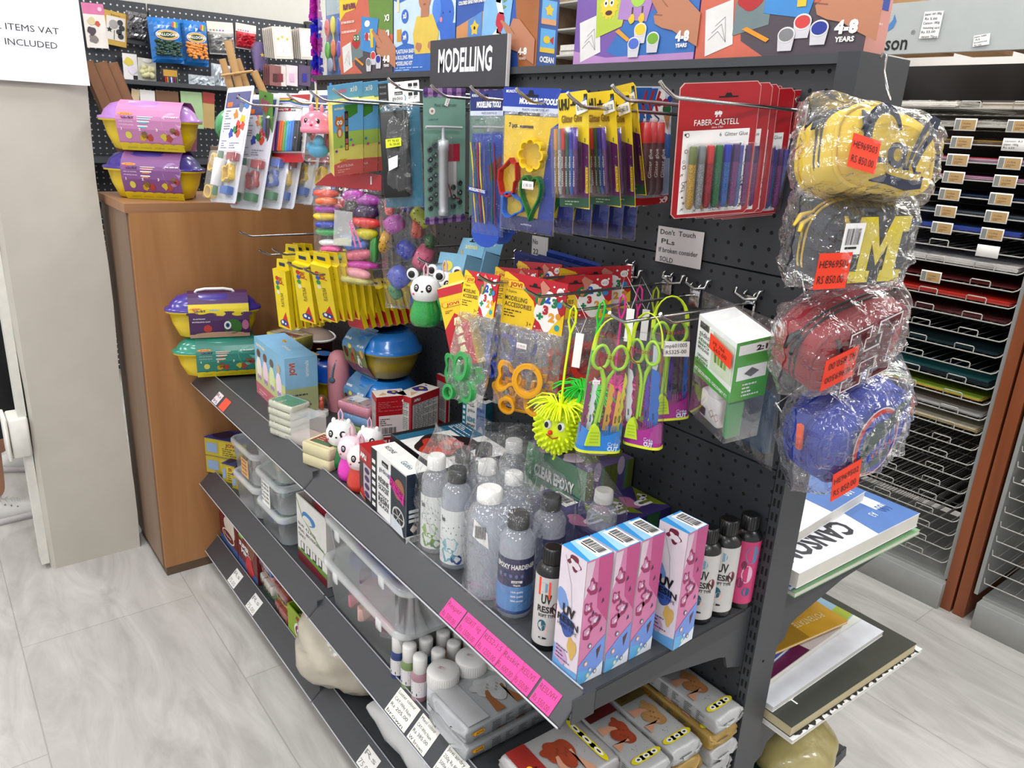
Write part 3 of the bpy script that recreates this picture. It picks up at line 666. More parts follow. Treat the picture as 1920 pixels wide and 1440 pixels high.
def price_sticker(g,x,z,w_,txt='£165.00',y=-.002,rot=0,parent=None):
    ca,sa=math.cos(rot),math.sin(rot);h=w_*.55
    g.flat([(x+a*ca-b_*sa,z+a*sa+b_*ca)for a,b_ in((0,0),(w_,0),(w_,h),(0,h))],M('#f1eceb',.6),y)
    g.text(txt,x+w_*.12*ca-h*.3*sa,z+w_*.12*sa+h*.3*ca,h*.4,M('#8d7a85',.6),w=w_*.75,y=y-.0003,rot=rot)
    g.flat([(x+a*ca-b_*sa,z+a*sa+b_*ca)for a,b_ in((w_*.05,h*.08),(w_*.95,h*.08),(w_*.95,h*.13),(w_*.05,h*.13))],M('#d98a92',.6),y-.0003)
# ---- red glitter glue cards
def glue_card(m,W,H,label,first=True,px0=0.):
    t=thing('glitter_glue_card',label,'glue set',m,'red glitter glue cards')
    g=G();RED=M('#b01f2c',.4);r=.006
    out=[(r,0),(W-r,0),(W,r),(W,H-r),(W-r,H),(r,H),(0,H-r),(0,r)]
    g.prism(out,0,.0010,M('#dba8a6',.5));g.flat([(W/2+(x-W/2)*.985,H/2+(z-H/2)*.99)for x,z in out],RED,-.0002);slot_hole(g,W*.6,H*.9,W*.24,H*.022,-.0004)
    g.rect(W*.075,W*.91,H*.03,H*.66,M('#efedec',.45),-.0005)
    wt=M('#f3efee',.5);g.text('FABER-CASTELL',W*.2,H*.695,H*.042,wt,w=W*.56,bold=.005,y=-.0007);g.text('since 1761',W*.42,H*.673,H*.014,wt,w=W*.14,y=-.0007)
    # jousting riders mark
    cx,cz=W*.49,H*.775
    for a in(-1,1):
        g.blob(cx+a*W*.022,cz,W*.024,wt,-.0007,4,.5);g.line([(cx+a*W*.03,cz-H*.022),(cx+a*W*.02,cz)],W*.008,wt,-.0007);g.line([(cx+a*W*.012,cz+H*.02),(cx+a*W*.045,cz+H*.012)],W*.006,wt,-.0007)
    g.text('6  Glitter Glue',W*.53,H*.61,H*.028,M('#47403f',.5),w=W*.36,y=-.0007)
    rd=random.Random(3);cols=['#8c2f3f','#35566f','#7a4a2a','#2d4a34','#403030','#5b2f62']
    for i in range(46): # printed doodles round the border
        a=rd.random();
        if a<.38:x,z=W*rd.uniform(.09,.15),H*rd.uniform(.05,.64)
        elif a<.76:x,z=W*rd.uniform(.80,.895),H*rd.uniform(.05,.56)
        else:x,z=W*rd.uniform(.1,.88),H*rd.uniform(.045,.085)
        c_=M(rd.choice(cols),.5);k=rd.random();s=W*rd.uniform(.014,.024)
        if k<.3:g.star(x,z,s,c_,-.0007)
        elif k<.6:g.disc(x,z,s,c_,-.0007,n=12);g.disc(x,z,s*.7,M('#efedec',.45),-.0008,n=12)
        else:g.line([(x-s,z-s),(x,z+s*.6),(x+s*.6,z-s*.6),(x+s*1.3,z+s)],W*.006,c_,-.0007)
    g.build('card',t)
    caps=['#6f7a45','#7d8288','#c02c33','#24703c','#2234ae','#55376e'];bod=['#a3863a','#84878c','#8f2533','#1f6844','#235a9c','#753a72']
    for i in range(6):
        x=W*(.185+.108*i);g=G();r_=W*.043
        g.lathe([(r_*.5,H*.075),(r_*.85,H*.09),(r_,H*.12),(r_,H*.42)],M(bod[i],.35,0,.1,glit=.35),12,(x,-.0075,0));g.build('glue_pen',t)
        g=G();g.lathe([(r_*.98,H*.42),(r_*1.02,H*.422),(r_*.98,H*.545),(r_*.9,H*.55)],M(caps[i],.35),12,(x,-.0075,0));g.build('pen_cap',t)
    g=G();x0,x1,z0,z1=W*.12,W*.80,H*.055,H*.575
    g.rbox(x0,x1,-.0145,-.001,z0,z1,.004,film(milk=.015,bump=.05,bs=12,shine=.8));g.build('blister',t)
    return t
m,W,H=hang((1276,156),(1429,151),(1257,411),-.215,.70)
gc=glue_card(m,W,H,'nearest red card of six glitter glue pens, frontmost on its hook')
FH=hook((1240,153),-.30,'chrome hook holding the red glitter glue cards')
for k,(dy,dx,rt,lb)in enumerate(((.026,0,0,'second'),(.046,0,.03,'third'),(.066,0,.1,'fourth'),(.086,0,.05,'fifth'),(.106,0,.02,'sixth'))):
    dup(gc,T(dx,dy,-.001*k)@m@Matrix.Rotation(rt,4,'Z'),lb+' red glitter glue card counting back from the nearest one')
m2,W2,H2=hang((1440,152),(1560,152),(1440,437),-.06,.66)
q=dup(gc,T(P(1395,152,1,-.045).x-m.translation.x,-.045-m.translation.y,.0)@m@Matrix.Rotation(-.35,4,'Z'),'red glitter glue card hanging apart at the right, half hidden by the yellow pencil case')
# ---- yellow and purple glitter glue cards
def uhu_card(m,W,H,label,cols=True):
    t=thing('glitter_glue_card',label,'glue set',m,'yellow and purple glitter glue cards')
    g=G();Yl=M('#e3c932',.42);Pu=M('#5f2a5c',.42);Gn=M('#2f5a44',.42)
    out=[(0,.004),(W,0),(W,H-.006),(W-.006,H),(.006,H),(0,H-.006)]
    g.prism(out,0,.0008,Yl);g.flat([(0,H*.1),(W,H*.1),(W,H*.55),(0,H*.66)],Pu,-.0004);g.rect(0,W,0.002,H*.1,Gn,-.0005)
    ik=M('#23201c',.5);g.text('UHU',W*.03,H*.86,H*.085,ik,w=W*.36,bold=.05,y=-.0008);g.text('Glitter Glue',W*.12,H*.75,H*.06,M('#8a6a2a',.5),w=W*.68,bold=.03,y=-.0008)
    slot_hole(g,W*.53,H*.9,W*.22,H*.03,-.0007);g.rect(W*.86,W*.97,H*.85,H*.97,ik,-.0006);g.flat([(W*.75,H*.89),(W*.94,H*.95),(W*.92,H*.88)],M('#5c88c0',.5),-.0008)
    rd=random.Random(8)
    for i in range(10):g.star(W*rd.uniform(.86,.97),H*rd.uniform(.14,.6),W*.03,M(rd.choice(('#6a8a6a','#6a78b0','#b08a4a')),.5),-.0007)
    g.flat([(W*.9,H*.14),(W*.98,H*.14),(W*.98,H*.36),(W*.9,H*.36)],M('#d9b93a',.5),-.0008)
    g.text('Cont. Net. 6 x 10 ml',W*.97,H*.15,H*.022,ik,rot=math.pi/2,w=H*.2,y=-.001)
    g.lines(W*.2,H*.07,W*.6,2,H*.025,M('#9ab59c',.5),y=-.0008);g.build('card',t)
    caps=['#c9902e','#8a8c90','#c4242c','#1d5232','#22249c','#5a2c9a'];bod=['#8f7030','#9a9c9e','#64202e','#205040','#1d4c98','#542260']
    for i in range(6):
        x=W*(.09+.128*i);r_=W*.055;g=G()
        g.lathe([(r_*.6,H*.13),(r_,H*.17),(r_,H*.52)],M(bod[i],.3,0,.1,glit=.35),10,(x,-.009,0));
        g.X=T(x,-.009-r_-.0003,0);g.text('Glitter Glue',r_*.4,H*.2,r_*.8,WHITE,rot=math.pi/2,w=H*.26,y=0);g.build('glue_pen',t)
        g=G();g.lathe([(r_,H*.52),(r_*1.04,H*.522),(r_*.98,H*.69),(r_*.9,H*.7)],M(caps[i],.35),10,(x,-.009,0));g.build('pen_cap',t)
    g=G();g.rbox(W*.01,W*.84,-.0175,-.001,H*.1,H*.72,.004,film(milk=.015,bump=.05,bs=12,shine=.8));g.build('blister',t)
    g=G();g.flat([(W*.66,H*.80),(W*1.02,H*.83),(W*.99,H*.92),(W*.64,H*.89)],M('#eae8e3',.6),-.0025);g.text('Rs165.00',W*.69,H*.835,H*.045,BLACK,w=W*.28,y=-.003,rot=.08);g.build('price_label',t)
    return t
m,W,H=hang((1046,176),(1103,168),(1050,390),-.27,.42)
uc=uhu_card(m,W,H,'frontmost yellow and purple card of six glitter glue pens')
hook((1066,174),-.31,'chrome hook holding the yellow and purple glitter glue cards')
m,W,H=hang((1094,168),(1154,161),(1108,385),-.235,.42)
dup(uc,m,'second yellow and purple glitter glue card, turned a little behind the frontmost')
dup(uc,T(.0,.03,.0)@m,'third yellow and purple glitter glue card from the front')
m,W,H=hang((1148,166),(1187,157),(1170,372),-.17,.35)
dup(uc,T(-.005,0,.004)@m,'rearmost yellow and purple glitter glue card, beside the single red pens')
# ---- nine colour pens with ice cream picture
def ice_card(m,W,H,label):
    t=thing('glitter_pen_card',label,'glue pens',m,'glitter pen cards with an ice cream picture');g=G()
    g.prism([(0,0),(W,.004),(W,H*.94),(W*.8,H),(0,H)],0,.0006,M('#cdd6e2',.45));g.rect(0,W,0.001,H*.075,M('#b8232c',.45),-.0005)
    g.flat([(0,H*.075),(W,H*.09),(W,H*.6),(0,H*.66)],M('#9fb4d0',.45),-.0003);g.flat([(0,H*.42),(W,H*.4),(W,H*.6),(0,H*.72)],M('#3f6fb2',.45),-.0004);g.flat([(W*.02,H*.99),(W*.45,H*.99),(0,H*.6)],M('#2d66a8',.45),-.0005)
    g.flat([(W*.5,H*.98),(W*.7,H*.98),(W*.9,H*.6),(W*.2,H*.72)],M('#eceaea',.45),-.0005)
    g.flat([(W*.64,H*.8),(W*.98,H*.8),(W*.85,H*.64)],M('#c08c5c',.5),-.0007);g.disc(W*.8,H*.82,W*.17,M('#1f6a3c',.5),-.0008,H*.04);g.disc(W*.74,H*.87,W*.13,M('#a02a4a',.5),-.0009,H*.035);g.disc(W*.9,H*.9,W*.1,M('#2c50a0',.5),-.0008,H*.028)
    g.line([(W*.5,H*.96),(W*.36,H*.86),(W*.42,H*.8)],W*.09,M('#a82c38',.5),-.0009);g.line([(W*.3,H*.78),(W*.5,H*.74),(W*.42,H*.69)],W*.04,M('#264a80',.5),-.0008)
    g.text('x9',W*.62,H*.015,H*.05,WHITE,w=W*.34,bold=.04,y=-.0008);g.build('card',t)
    g=G();r_=W*.16;g.lathe([(r_*.6,H*.1),(r_,H*.14),(r_,H*.54)],M('#5c3038',.3,0,.1,glit=.4),12,(W*.3,-.011,0));g.X=T(W*.3,-.0115-r_,0);g.text('Glitter glue',r_*.4,H*.25,r_*.8,WHITE,rot=math.pi/2,w=H*.24,y=0);g.build('glue_pen',t)
    g=G();g.lathe([(r_,H*.54),(r_*1.05,H*.545),(r_*.98,H*.7),(r_*.86,H*.71)],M('#cf2c30',.35),12,(W*.3,-.011,0));g.build('pen_cap',t)
    g=G();g.rbox(W*.06,W*.56,-.021,-.001,H*.08,H*.73,.004,film(milk=.02,bump=.05,bs=12,shine=.8));g.build('blister',t);return t
m,W,H=hang((1187,162),(1237,162),(1182,389),-.17,.34)
ic=ice_card(m,W,H,'nearest card with one red capped glitter pen and an ice cream picture')
dup(ic,T(0,.014,.001)@m,'middle one of the three ice cream pictured pen cards')
dup(ic,T(0,.028,.001)@m,'rearmost of the three ice cream pictured pen cards, touching the red cards')
hook((1150,160),-.29,'chrome hook behind the yellow glue cards holding the ice cream pictured pens')
# ---- blue header packs of modelling tools
def tool_pack(m,W,H,label,kind):
    t=thing('modelling_tool_pack',label,'tool pack',m,'blue headed modelling tool packs');g=G();B1=M('#2247a8',.35,coat=.3);B0=M('#1e2a78',.35,coat=.3);wt=M('#eef0f4',.45)
    hc=B1 if kind else B0
    g.prism([(0,H*.84),(W,H*.84),(W,H*.99),(W*.97,H),(W*.03,H),(0,H*.99)],-.0012,.0012,hc);g.rect(0,W,H*.84,H*.872,M('#cdd3e6',.45),-.0016)
    g.text('MUNGYO',W*.06,H*.965,H*.018,wt,w=W*.2,bold=.02,y=-.0018);g.text('MODELLING TOOLS',W*(.3 if kind else .2),H*.895,H*.036,wt,w=W*(.66 if kind else .74),bold=.05,y=-.0018,shear=.15);g.text('PLASTIC COLOR TOOL SET',W*.36,H*.85,H*.014,BLACK,w=W*.46,y=-.002)
    slot_hole(g,W*.5,H*.955,W*.25,H*.028,-.0019);g.build('header_card',t)
    g=G()
    if kind:
        g.box(W*.03,W*.985,.0,.0008,H*.02,H*.815,M('#e2c32e',.45,0,.1));g.rect(0.03*W,W*.985,H*.02,H*.12,B0,-.0006)
        g.flat([(W*.86,H*.74),(W*.985,H*.78),(W*.985,H*.12),(W*.7,H*.12)],M('#24409c',.45),-.0005)
        g.text('7 pcs.',W*.12,H*.735,H*.03,BLACK,w=W*.17,bold=.03,y=-.001);g.rect(W*.32,W*.56,H*.735,H*.752,M('#55441c',.5),-.001)
        g.text('www.MUNGYO.com',W*.4,H*.06,H*.013,wt,w=W*.2,y=-.001);g.build('insert_card',t)
        def ring(pts,c,nm,dep=.012,wd=.0013):
            q=G();P2=[Vector((x,0,z))for x,z in pts];n=len(P2);mt=M(c,.4);cx=sum(p.x for p in P2)/n;cz=sum(p.z for p in P2)/n
            inn=[(p.x+(cx-p.x)*.12,p.z+(cz-p.z)*.12)for p in P2]
            V=[(p.x,-.002,p.z)for p in P2]+[(p.x,-.002-dep,p.z)for p in P2]+[(x,-.002-dep,z)for x,z in inn]+[(x,-.002,z)for x,z in inn]
            F=[(a*n+i,a*n+(i+1)%n,((a+1)%4)*n+(i+1)%n,((a+1)%4)*n+i)for a in range(4)for i in range(n)]
            q.add(V,F,mt,False);q.build(nm,t,None);
        fl=[(W*.61+W*(.185+.045*abs(math.cos(4*a))**.6)*math.cos(a),H*.56+W*(.185+.045*abs(math.cos(4*a))**.6)*math.sin(a))for a in[2*math.pi*i/48 for i in range(48)]]
        ring(fl,'#e6c91e','flower_cutter')
        ring([(W*.04,H*.44),(W*.15,H*.48),(W*.25,H*.53),(W*.29,H*.50),(W*.36,H*.50),(W*.38,H*.38),(W*.34,H*.36),(W*.33,H*.29),(W*.22,H*.25),(W*.08,H*.27),(W*.03,H*.36)],'#b01e28','house_cutter')
        hp=[(W*(.63+.17*math.sin(a)**3*1.1),H*.29+H*.011*(13*math.cos(a)-5*math.cos(2*a)-2*math.cos(3*a)-math.cos(4*a)))for a in[2*math.pi*i/36 for i in range(36)]]
        ring(hp,'#20793c','heart_cutter')
        ring([(W*(.3+.2*math.cos(a)*(1+.16*math.cos(3*a))),H*(.2+.085*math.sin(a)*(1+.2*math.cos(3*a))))for a in[2*math.pi*i/30 for i in range(30)]],'#2a6cc0','cloud_cutter')
    else:
        g.box(W*.02,W*.97,0,.0008,H*.01,H*.72,M('#20489e',.45,0,.06));g.disc(W*.45,H*.02,W*.44,M('#2a5ab8',.45),-.0006,H*.1);g.flat([(W*.55,H*.5),(W*.95,H*.58),(W*.95,H*.42),(W*.6,H*.4)],M('#7a2430',.5),-.0006)
        g.text('MODELLING TOOLS',W*.08,H*.33,H*.02,wt,w=W*.5,rot=-.1,y=-.011,bold=.03)
        g.add([(W*.04,-.0105,H*.32),(W*.62,-.0105,H*.29),(W*.62,-.0105,H*.33),(W*.04,-.0105,H*.36)],[(0,1,2,3)],M('#1f3f90',.5));g.build('insert_card',t)
        for i,(xa,xb,c,nm)in enumerate(((.06,.24,'#e0c92e','yellow'),(.18,.36,'#1d5a3c','green'),(.36,.52,'#dfc52a','yellow'),(.33,.42,'#a82430','red'),(.52,.58,'#22449c','blue'),(.7,.8,'#1f6a44','green'),(.82,.9,'#8f2430','red'))):
            q=G();k=7;pts=[(W*(xa+(xb-xa)*s_+.02*math.sin(s_*6+i)),-.006-.0012*i%.004,H*(.66-.56*s_))for s_ in[j/k for j in range(k+1)]]
            q.tube(pts,[W*.02+W*.018*math.sin(j/k*math.pi*2.2+i)**2 for j in range(k+1)],M(c,.35),6,flat=.5);q.build('modelling_tool',t)
    g=G();bag(g,0,W,0.002,H*.87,.009,FILM,5+kind,.003);g.build('clear_bag',t)
    g=G();
    if kind:price_sticker(g,W*.52,H*.33,W*.2,'£ 80.00',y=-.0175);g.build('price_sticker',t)
    return t
m,W,H=hang((945,163),(1053,166),(937,430),-.275,.50)
tp=tool_pack(m,W,H,'frontmost yellow modelling tool pack with flower, house and heart cutters',1)
hook((970,166),-.31,'chrome hook holding the blue headed tool packs with shape cutters')
for k,(dx,dy,lb)in enumerate(((0,.04,'second'),(0,.075,'third'),(0,.11,'fourth'),(0,.14,'fifth'),(0,.17,'rearmost'))):
    dup(tp,T(dx,dy,-.004*k)@m@Matrix.Rotation(.05*k,4,'Z'),lb+' blue headed cutter pack, its foot showing below the yellow glue cards')
m,W,H=hang((883,172),(945,170),(884,440),-.26,.32)
ts=tool_pack(m,W,H,'narrow dark blue headed pack of long coloured modelling tools',0)
dup(ts,T(0,.03,.004)@m,'second narrow pack of coloured modelling tools, just behind the first')
hook((884,162),-.31,'chrome hook holding the narrow tool packs')
# ---- metal clay extruder card
m,W,H=hang((793,165),(873,165),(797,422),-.25,.36)
t=thing('clay_extruder_card','mint green card with silver clay extruder gun and round grey discs','clay extruder',m)
g=G();MI=M('#86a99c',.45);g.prism([(0,.003),(.004,0),(W,0),(W,H),(.004,H),(0,H-.004)],0,.0008,MI)
for i in range(9):
    for z0,z1 in((H*.955,H),(0,H*.04)):
        a=W*i/9;g.rect(a,a+W/9,z0,z1,M('#a987b4' if i%2 else '#6a4a86',.5),-.0005);g.disc(a+W/18,z0 if z0>.1 else z1,W/18,M('#a987b4' if i%2 else '#6a4a86',.5),-.0005)
g.disc(W*.2,H*.84,W*.07,M('#e8e4e0',.5),-.0006);g.star(W*.2,H*.84,W*.04,M('#b87a68',.5),-.0008);g.text('Lucky Craft',W*.12,H*.775,H*.014,M('#456a7a',.5),w=W*.22,y=-.0008);g.text('Metal clay Extruder',W*.26,H*.87,H*.022,M('#4c6a6a',.5),w=W*.52,y=-.0008)
g.rect(W*.55,W*.78,H*.2,H*.6,M('#d6d2d2',.5),-.0005);g.rect(W*.55,W*.86,H*.47,H*.6,M('#b5324a',.5),-.0006);g.line([(W*.58,H*.3),(W*.66,H*.2),(W*.86,H*.18)],W*.03,M('#b5324a',.5),-.0007);g.build('card',t)
al=M('#c4c6c9',.35,.45,.04)
g=G();g.lathe([(W*.1,H*.075),(W*.115,H*.08),(W*.115,H*.11),(W*.1,H*.115),(W*.105,H*.2),(W*.105,H*.56),(W*.115,H*.565),(W*.115,H*.635),(W*.06,H*.64),(W*.04,H*.65),(W*.035,H*.73)],al,18,(W*.38,-.013,0));g.build('extruder_barrel',t)
g=G();g.tube([(-W*.02,-.013,H*.735),(W*.4,-.013,H*.73),(W*.83,-.013,H*.72)],.0026,al,8);g.build('extruder_handle',t)
k_=0
for col_,xs in enumerate(((.12,.24),(.68,.84))):
    for j in range(7):
        for x in xs:
            z=H*(.13+.073*j+(.03 if x in(.24,.84)else 0));
            if k_>=20 or z>H*.62:continue
            g=G();dm=M('#5c5e62',.4,.6);g.X=T(W*x,-.003,z)@Matrix.Rotation(math.pi/2,4,'X')
            g.lathe([(W*.06,0),(W*.06,.0022),(W*.024,.0023),(W*.022,.0016)],dm,14);g.X=Matrix();g.disc(W*x,z,W*.018,M('#9fb5ad' if j%2 else '#2c2e32',.6),-.0056);g.build('die_disc',t);k_+=1
g=G();g.rbox(W*.2,W*.58,-.024,-.001,H*.06,H*.66,.006,FILM_SOFT);g.build('blister',t)
g=G();price_sticker(g,W*.56,H*.87,W*.16,'£ 350',y=-.002,rot=1.2);g.build('price_sticker',t)
q=dup(t,T(.02,.09,.004)@m,'second mint green extruder card, only its striped top showing behind the blue headers')
hook((810,160),-.30,'chrome hook holding the clay extruder cards')
# ---- black mould in a header bag
m,W,H=hang((709,158),(785,150),(722,392),-.26,.36)
t=thing('mould_pack','black rectangular silicone mould in a clear bag with a black and white header','mould',m)
g=G();g.prism([(0,H*.835),(W,H*.835),(W,H),(0,H)],-.0012,.0012,WHITE);g.rect(0,W*.25,H*.835,H,M('#1d1d20',.5),-.0014)
for i in range(3):g.text(('MOULES','MOLDES','MOLDS')[i],W*.04,H*(.965-.05*i),H*.014,M('#a9a9ac',.5),w=W*.16,y=-.0017)
slot_hole(g,W*.52,H*.96,W*.2,H*.02,-.0016);g.rect(W*.4,W*.6,H*.9,H*.925,BLACK,-.0016);g.text('pébéo',W*.42,H*.905,H*.014,WHITE,w=W*.16,y=-.002);g.text('gédéo',W*.34,H*.86,H*.032,M('#1c2226',.5),w=W*.26,y=-.0017);g.line([(W*.64,H*.895),(W*.67,H*.875),(W*.655,H*.852)],W*.02,M('#3f9aa8',.5),-.0017)
for a in(.74,.87):
    for b_ in(.955,.885):g.rect(W*a,W*(a+.1),H*b_,H*(b_+.026),BLACK,-.0016);g.lines(W*a,H*(b_-.006),W*.1,2,H*.011,M('#77777a',.5),-.0017)
g.build('header_card',t)
g=G();g.box(W*.02,W*.98,0,.001,H*.01,H*.8,M('#22728c',.45));g.build('insert_card',t)
g=G();g.rbox(0,W*.70,-.02,-.0015,0,H*.685,.008,M('#121214',.42,0,.1));g.rbox(W*.06,W*.6,-.0215,-.018,H*.03,H*.65,.01,M('#1d1d20',.5));q=g.build('mould',t);q.location=(W*.06,0,H*.085)
g=G();bag(g,0,W,0.0,H*.84,.024,FILM_CRINKLE,21,.003);g.build('clear_bag',t)
g=G();g.flat([(W*.28,H*.47),(W*.66,H*.48),(W*.66,H*.545),(W*.28,H*.54)],M('#d9e024',.6),-.031);g.text('PT 76 63',W*.34,H*.515,H*.018,BLACK,w=W*.26,y=-.0315);g.text('Rs 50-00',W*.38,H*.488,H*.018,BLACK,w=W*.24,y=-.0315);g.build('yellow_price_label',t)
g=G();g.flat([(W*.32,H*.29),(W*.54,H*.32),(W*.56,H*.41),(W*.32,H*.385)],PAPER,-.031);g.build('paper_label',t)
hook((729,147),-.31,'chrome hook holding the black mould pack')
# ---- plasticine boxes with a fox
def fox_box(m,W,H,label):
    D=.024;t=thing('plasticine_box',label,'plasticine',m,'fox pictured plasticine boxes');g=G()
    sky=M('#78b4dc',.4);Yl=M('#e7dd7c',.4);pk=M('#d6706a',.4)
    hb=H*.835
    g.box(0,W*.86,0,D,0,hb,Yl);g.rect(0,W*.86,hb*.62,hb,sky,-.0004);g.flat([(0,0.0005),(W*.86,.0005),(W*.86,hb*.2),(W*.4,hb*.22),(0,hb*.17)],pk,-.0005)
    g.flat([(W*.32,hb*.98),(W*.7,hb*.98),(W*.7,hb*.86),(W*.45,hb*.8),(W*.38,hb*.86)],M('#4f8f3a',.4),-.0005);g.flat([(0,hb*.64),(W*.86,hb*.7),(W*.86,hb*.42),(0,hb*.4)],M('#b4cc68',.4),-.0003)
    # fox
    fx=W*.185;o_=M('#c67a3c',.45);g.disc(fx,hb*.76,W*.135,o_,-.0006,hb*.07)
    for s_ in(-1,1):g.flat([(fx+s_*W*.02,hb*.8),(fx+s_*W*.11,hb*.8),(fx+s_*W*.09,hb*.86)],o_,-.0006);g.disc(fx+s_*W*.04,hb*.755,W*.038,WHITE,-.0008,hb*.03);g.disc(fx+s_*W*.035,hb*.757,W*.015,BLACK,-.001)
    g.disc(fx,hb*.735,W*.012,BLACK,-.001);g.disc(fx,hb*.62,W*.085,o_,-.0005,hb*.075);g.disc(fx,hb*.61,W*.045,M('#ead2b4',.5),-.0007,hb*.05)
    g.text('animals',W*.05,hb*.93,hb*.035,M('#e8e4c0',.5),w=W*.26,bold=.04,y=-.0007)
    # window with crayons
    g.rect(W*.33,W*.43,hb*.36,hb*.9,M('#2e2a2a',.5),-.0006)
    for i,c in enumerate(('#d8a840','#c46a78','#3f3f46','#c88a3c','#55707a','#7a4a40')):g.rect(W*.345,W*.415,hb*(.37+.085*i),hb*(.44+.085*i),M(c,.5),-.0009)
    for a,b_,c in((.08,.36,'#7a62b0'),(.5,.5,'#3f90c0'),(.56,.42,'#c8609a'),(.22,.42,'#6fae5a')):g.star(W*a,hb*b_,W*.05,M(c,.5),-.0008,6,.6)
    jovi(g,W*.2,hb*.205,hb*.035,-.0009);g.text('PLASTILINA',W*.1,hb*.12,hb*.035,M('#f0dcd4',.5),w=W*.46,y=-.0008);g.lines(W*.1,hb*.09,W*.45,2,hb*.03,M('#eab8ae',.5),-.0008)
    # side
    g.X=SIDE_R(W*.86);g.rect(0,D,0,hb,M('#d8cf7e',.4),-.0004);g.rect(0,D,hb*.6,hb,sky,-.0006);g.rect(0,D,0,hb*.18,pk,-.0006)
    for i,c in enumerate(('#4a4a44','#2a2622','#7a5a34','#b08a4c','#ece8d8','#c8a0b0','#b08ac0','#7fa0c8','#98b88a')):g.disc(D/2,hb*(.27+.065*i),D*.22,M(c,.5),-.001)
    g.text('JOVI',D*.7,hb*.86,D*.35,M('#c8542c',.5),rot=math.pi/2,w=hb*.1,y=-.001,bold=.04);g.X=Matrix()
    g.prism([(0,hb),(W*.98,hb),(W*.98,H),(0,H*.985)],D-.0012,D-.0003,sky);g.text('x10',W*.62,hb+(H-hb)*.42,(H-hb)*.34,WHITE,w=W*.2,bold=.03,y=D-.0016);g.rect(W*.3,W*.52,hb+(H-hb)*.4,hb+(H-hb)*.62,M('#c78aa6',.5),D-.0016)
    g.build('carton',t);return t
m,W,H=hang((622,168),(690,161),(627,331),-.34,.38)
fb=fox_box(m,W,H,'frontmost light blue and pink plasticine box with a smiling fox')
dup(fb,T(0,.034,.004)@m,'second fox plasticine box, partly behind the frontmost');dup(fb,T(0,.06,.006)@m,'third fox plasticine box, touching the black mould pack')
hook((626,167),-.375,'chrome hook holding the fox plasticine boxes')
# ---- modelling clay sticks
def stick_pack(m,W,H,label,theme):
    t=thing('clay_stick_pack',label,'clay sticks',m,'packs of clay sticks');g=G()
    if theme:
        g.prism([(0,0.0),(W,.004),(W,H*.98),(W*.95,H),(.003,H)],0,.0008,M('#e3e1e4',.45));g.rect(0,W,0,H*.14,M('#b3242c',.45),-.0004)
        for i,c in enumerate(('#b02a2c','#c05a28','#d8c03a','#3f8a50','#3a5cae','#c9c2d8')):
            z=H*(.995-.016*i);g.flat([(W*.1,z-H*.03),(W*.45,z-H*.04),(W*.62,z-H*.075),(W*.8,z-H*.1),(W,z-H*.11),(W,z)]+([(W*.3,z),]if i==0 else[(W,z-H*.09),(W*.8,z-H*.08),(W*.62,z-H*.055),(W*.45,z-H*.02),(W*.1,z-H*.012)]),M(c,.45),-.0004-.0001*i)if i else g.flat([(W*.35,H),(W,H*.995),(W,H*.9),(W*.86,H*.93)],M(c,.45),-.0004)
        g.text('Foska',W*.1,H*.86,H*.035,BLACK,w=W*.15,y=-.001);g.rect(0,W*.5,H*.765,H*.83,M('#b52a3a',.45),-.0009);g.text('Modeling Clay',W*.06,H*.78,H*.03,WHITE,w=W*.38,bold=.02,y=-.0012);g.lines(W*.52,H*.82,W*.3,2,H*.04,M('#8a8890',.5),-.001)
        cols=['#e4d848','#d88ac8','#4a2a88','#dc6a2c','#e07a3a','#7fb45a','#46b0c8','#3a8ad0','#3a7cc8','#36363a','#55555a','#232326']
    else:
        g.prism([(0,0.0),(W,.0),(W,H),(.003,H)],0,.0008,M('#63923c',.45));g.text('DOUGH',W*.2,H*.8,H*.08,M('#c84a8a',.5),w=W*.6,bold=.05,y=-.0006,rot=-.1);g.text('PLAY',W*.3,H*.7,H*.08,M('#c84a5a',.5),w=W*.4,bold=.05,y=-.0006,rot=-.1)
        cols=['#e85a5a','#e86a9a','#e8c048','#c8d03c','#58a848','#3a8a5a','#7a78b8','#6a6a98','#3a3a3e','#55555a']
    slot_hole(g,W*.5,H*.93,W*.16,H*.02,-.0012);g.build('card',t)
    n=len(cols)
    for i,c in enumerate(cols):
        x=W*(.06+.88*(i+.5)/n);g=G();g.lathe([(W*.03,H*.16),(W*.036,H*.165),(W*.036,H*.60),(W*.03,H*.605)],M(c,.45),8,(x,-.006,0));g.build('clay_stick',t)
    g=G();bag(g,W*.01,W*.99,H*.1,H*.64,.012,FILM_SOFT,3,.001);g.build('clear_bag',t);return t
m,W,H=hang((516,180),(582,176),(504,304),-.30,.80)
fk=stick_pack(m,W,H,'white and red card of coloured clay sticks with a rainbow band',1)
hook((540,176),-.36,'chrome hook holding the rainbow banded clay stick pack')
dup(fk,T(.04,.17,.0)@m@Matrix.Rotation(-.25,4,'Z'),'second rainbow banded clay stick pack, seen behind the pink animal jar')
dup(fk,T(.06,.09,-.10)@m@Matrix.Rotation(-.2,4,'Z'),'lower clay stick pack hanging under the front one')
m,W,H=hang((485,168),(512,176),(483,285),-.33,.55,lo=-.9,hi=.6)
sp_=stick_pack(m,W,H,'green card of coloured clay sticks turned sideways beside the tool blister cards',0)
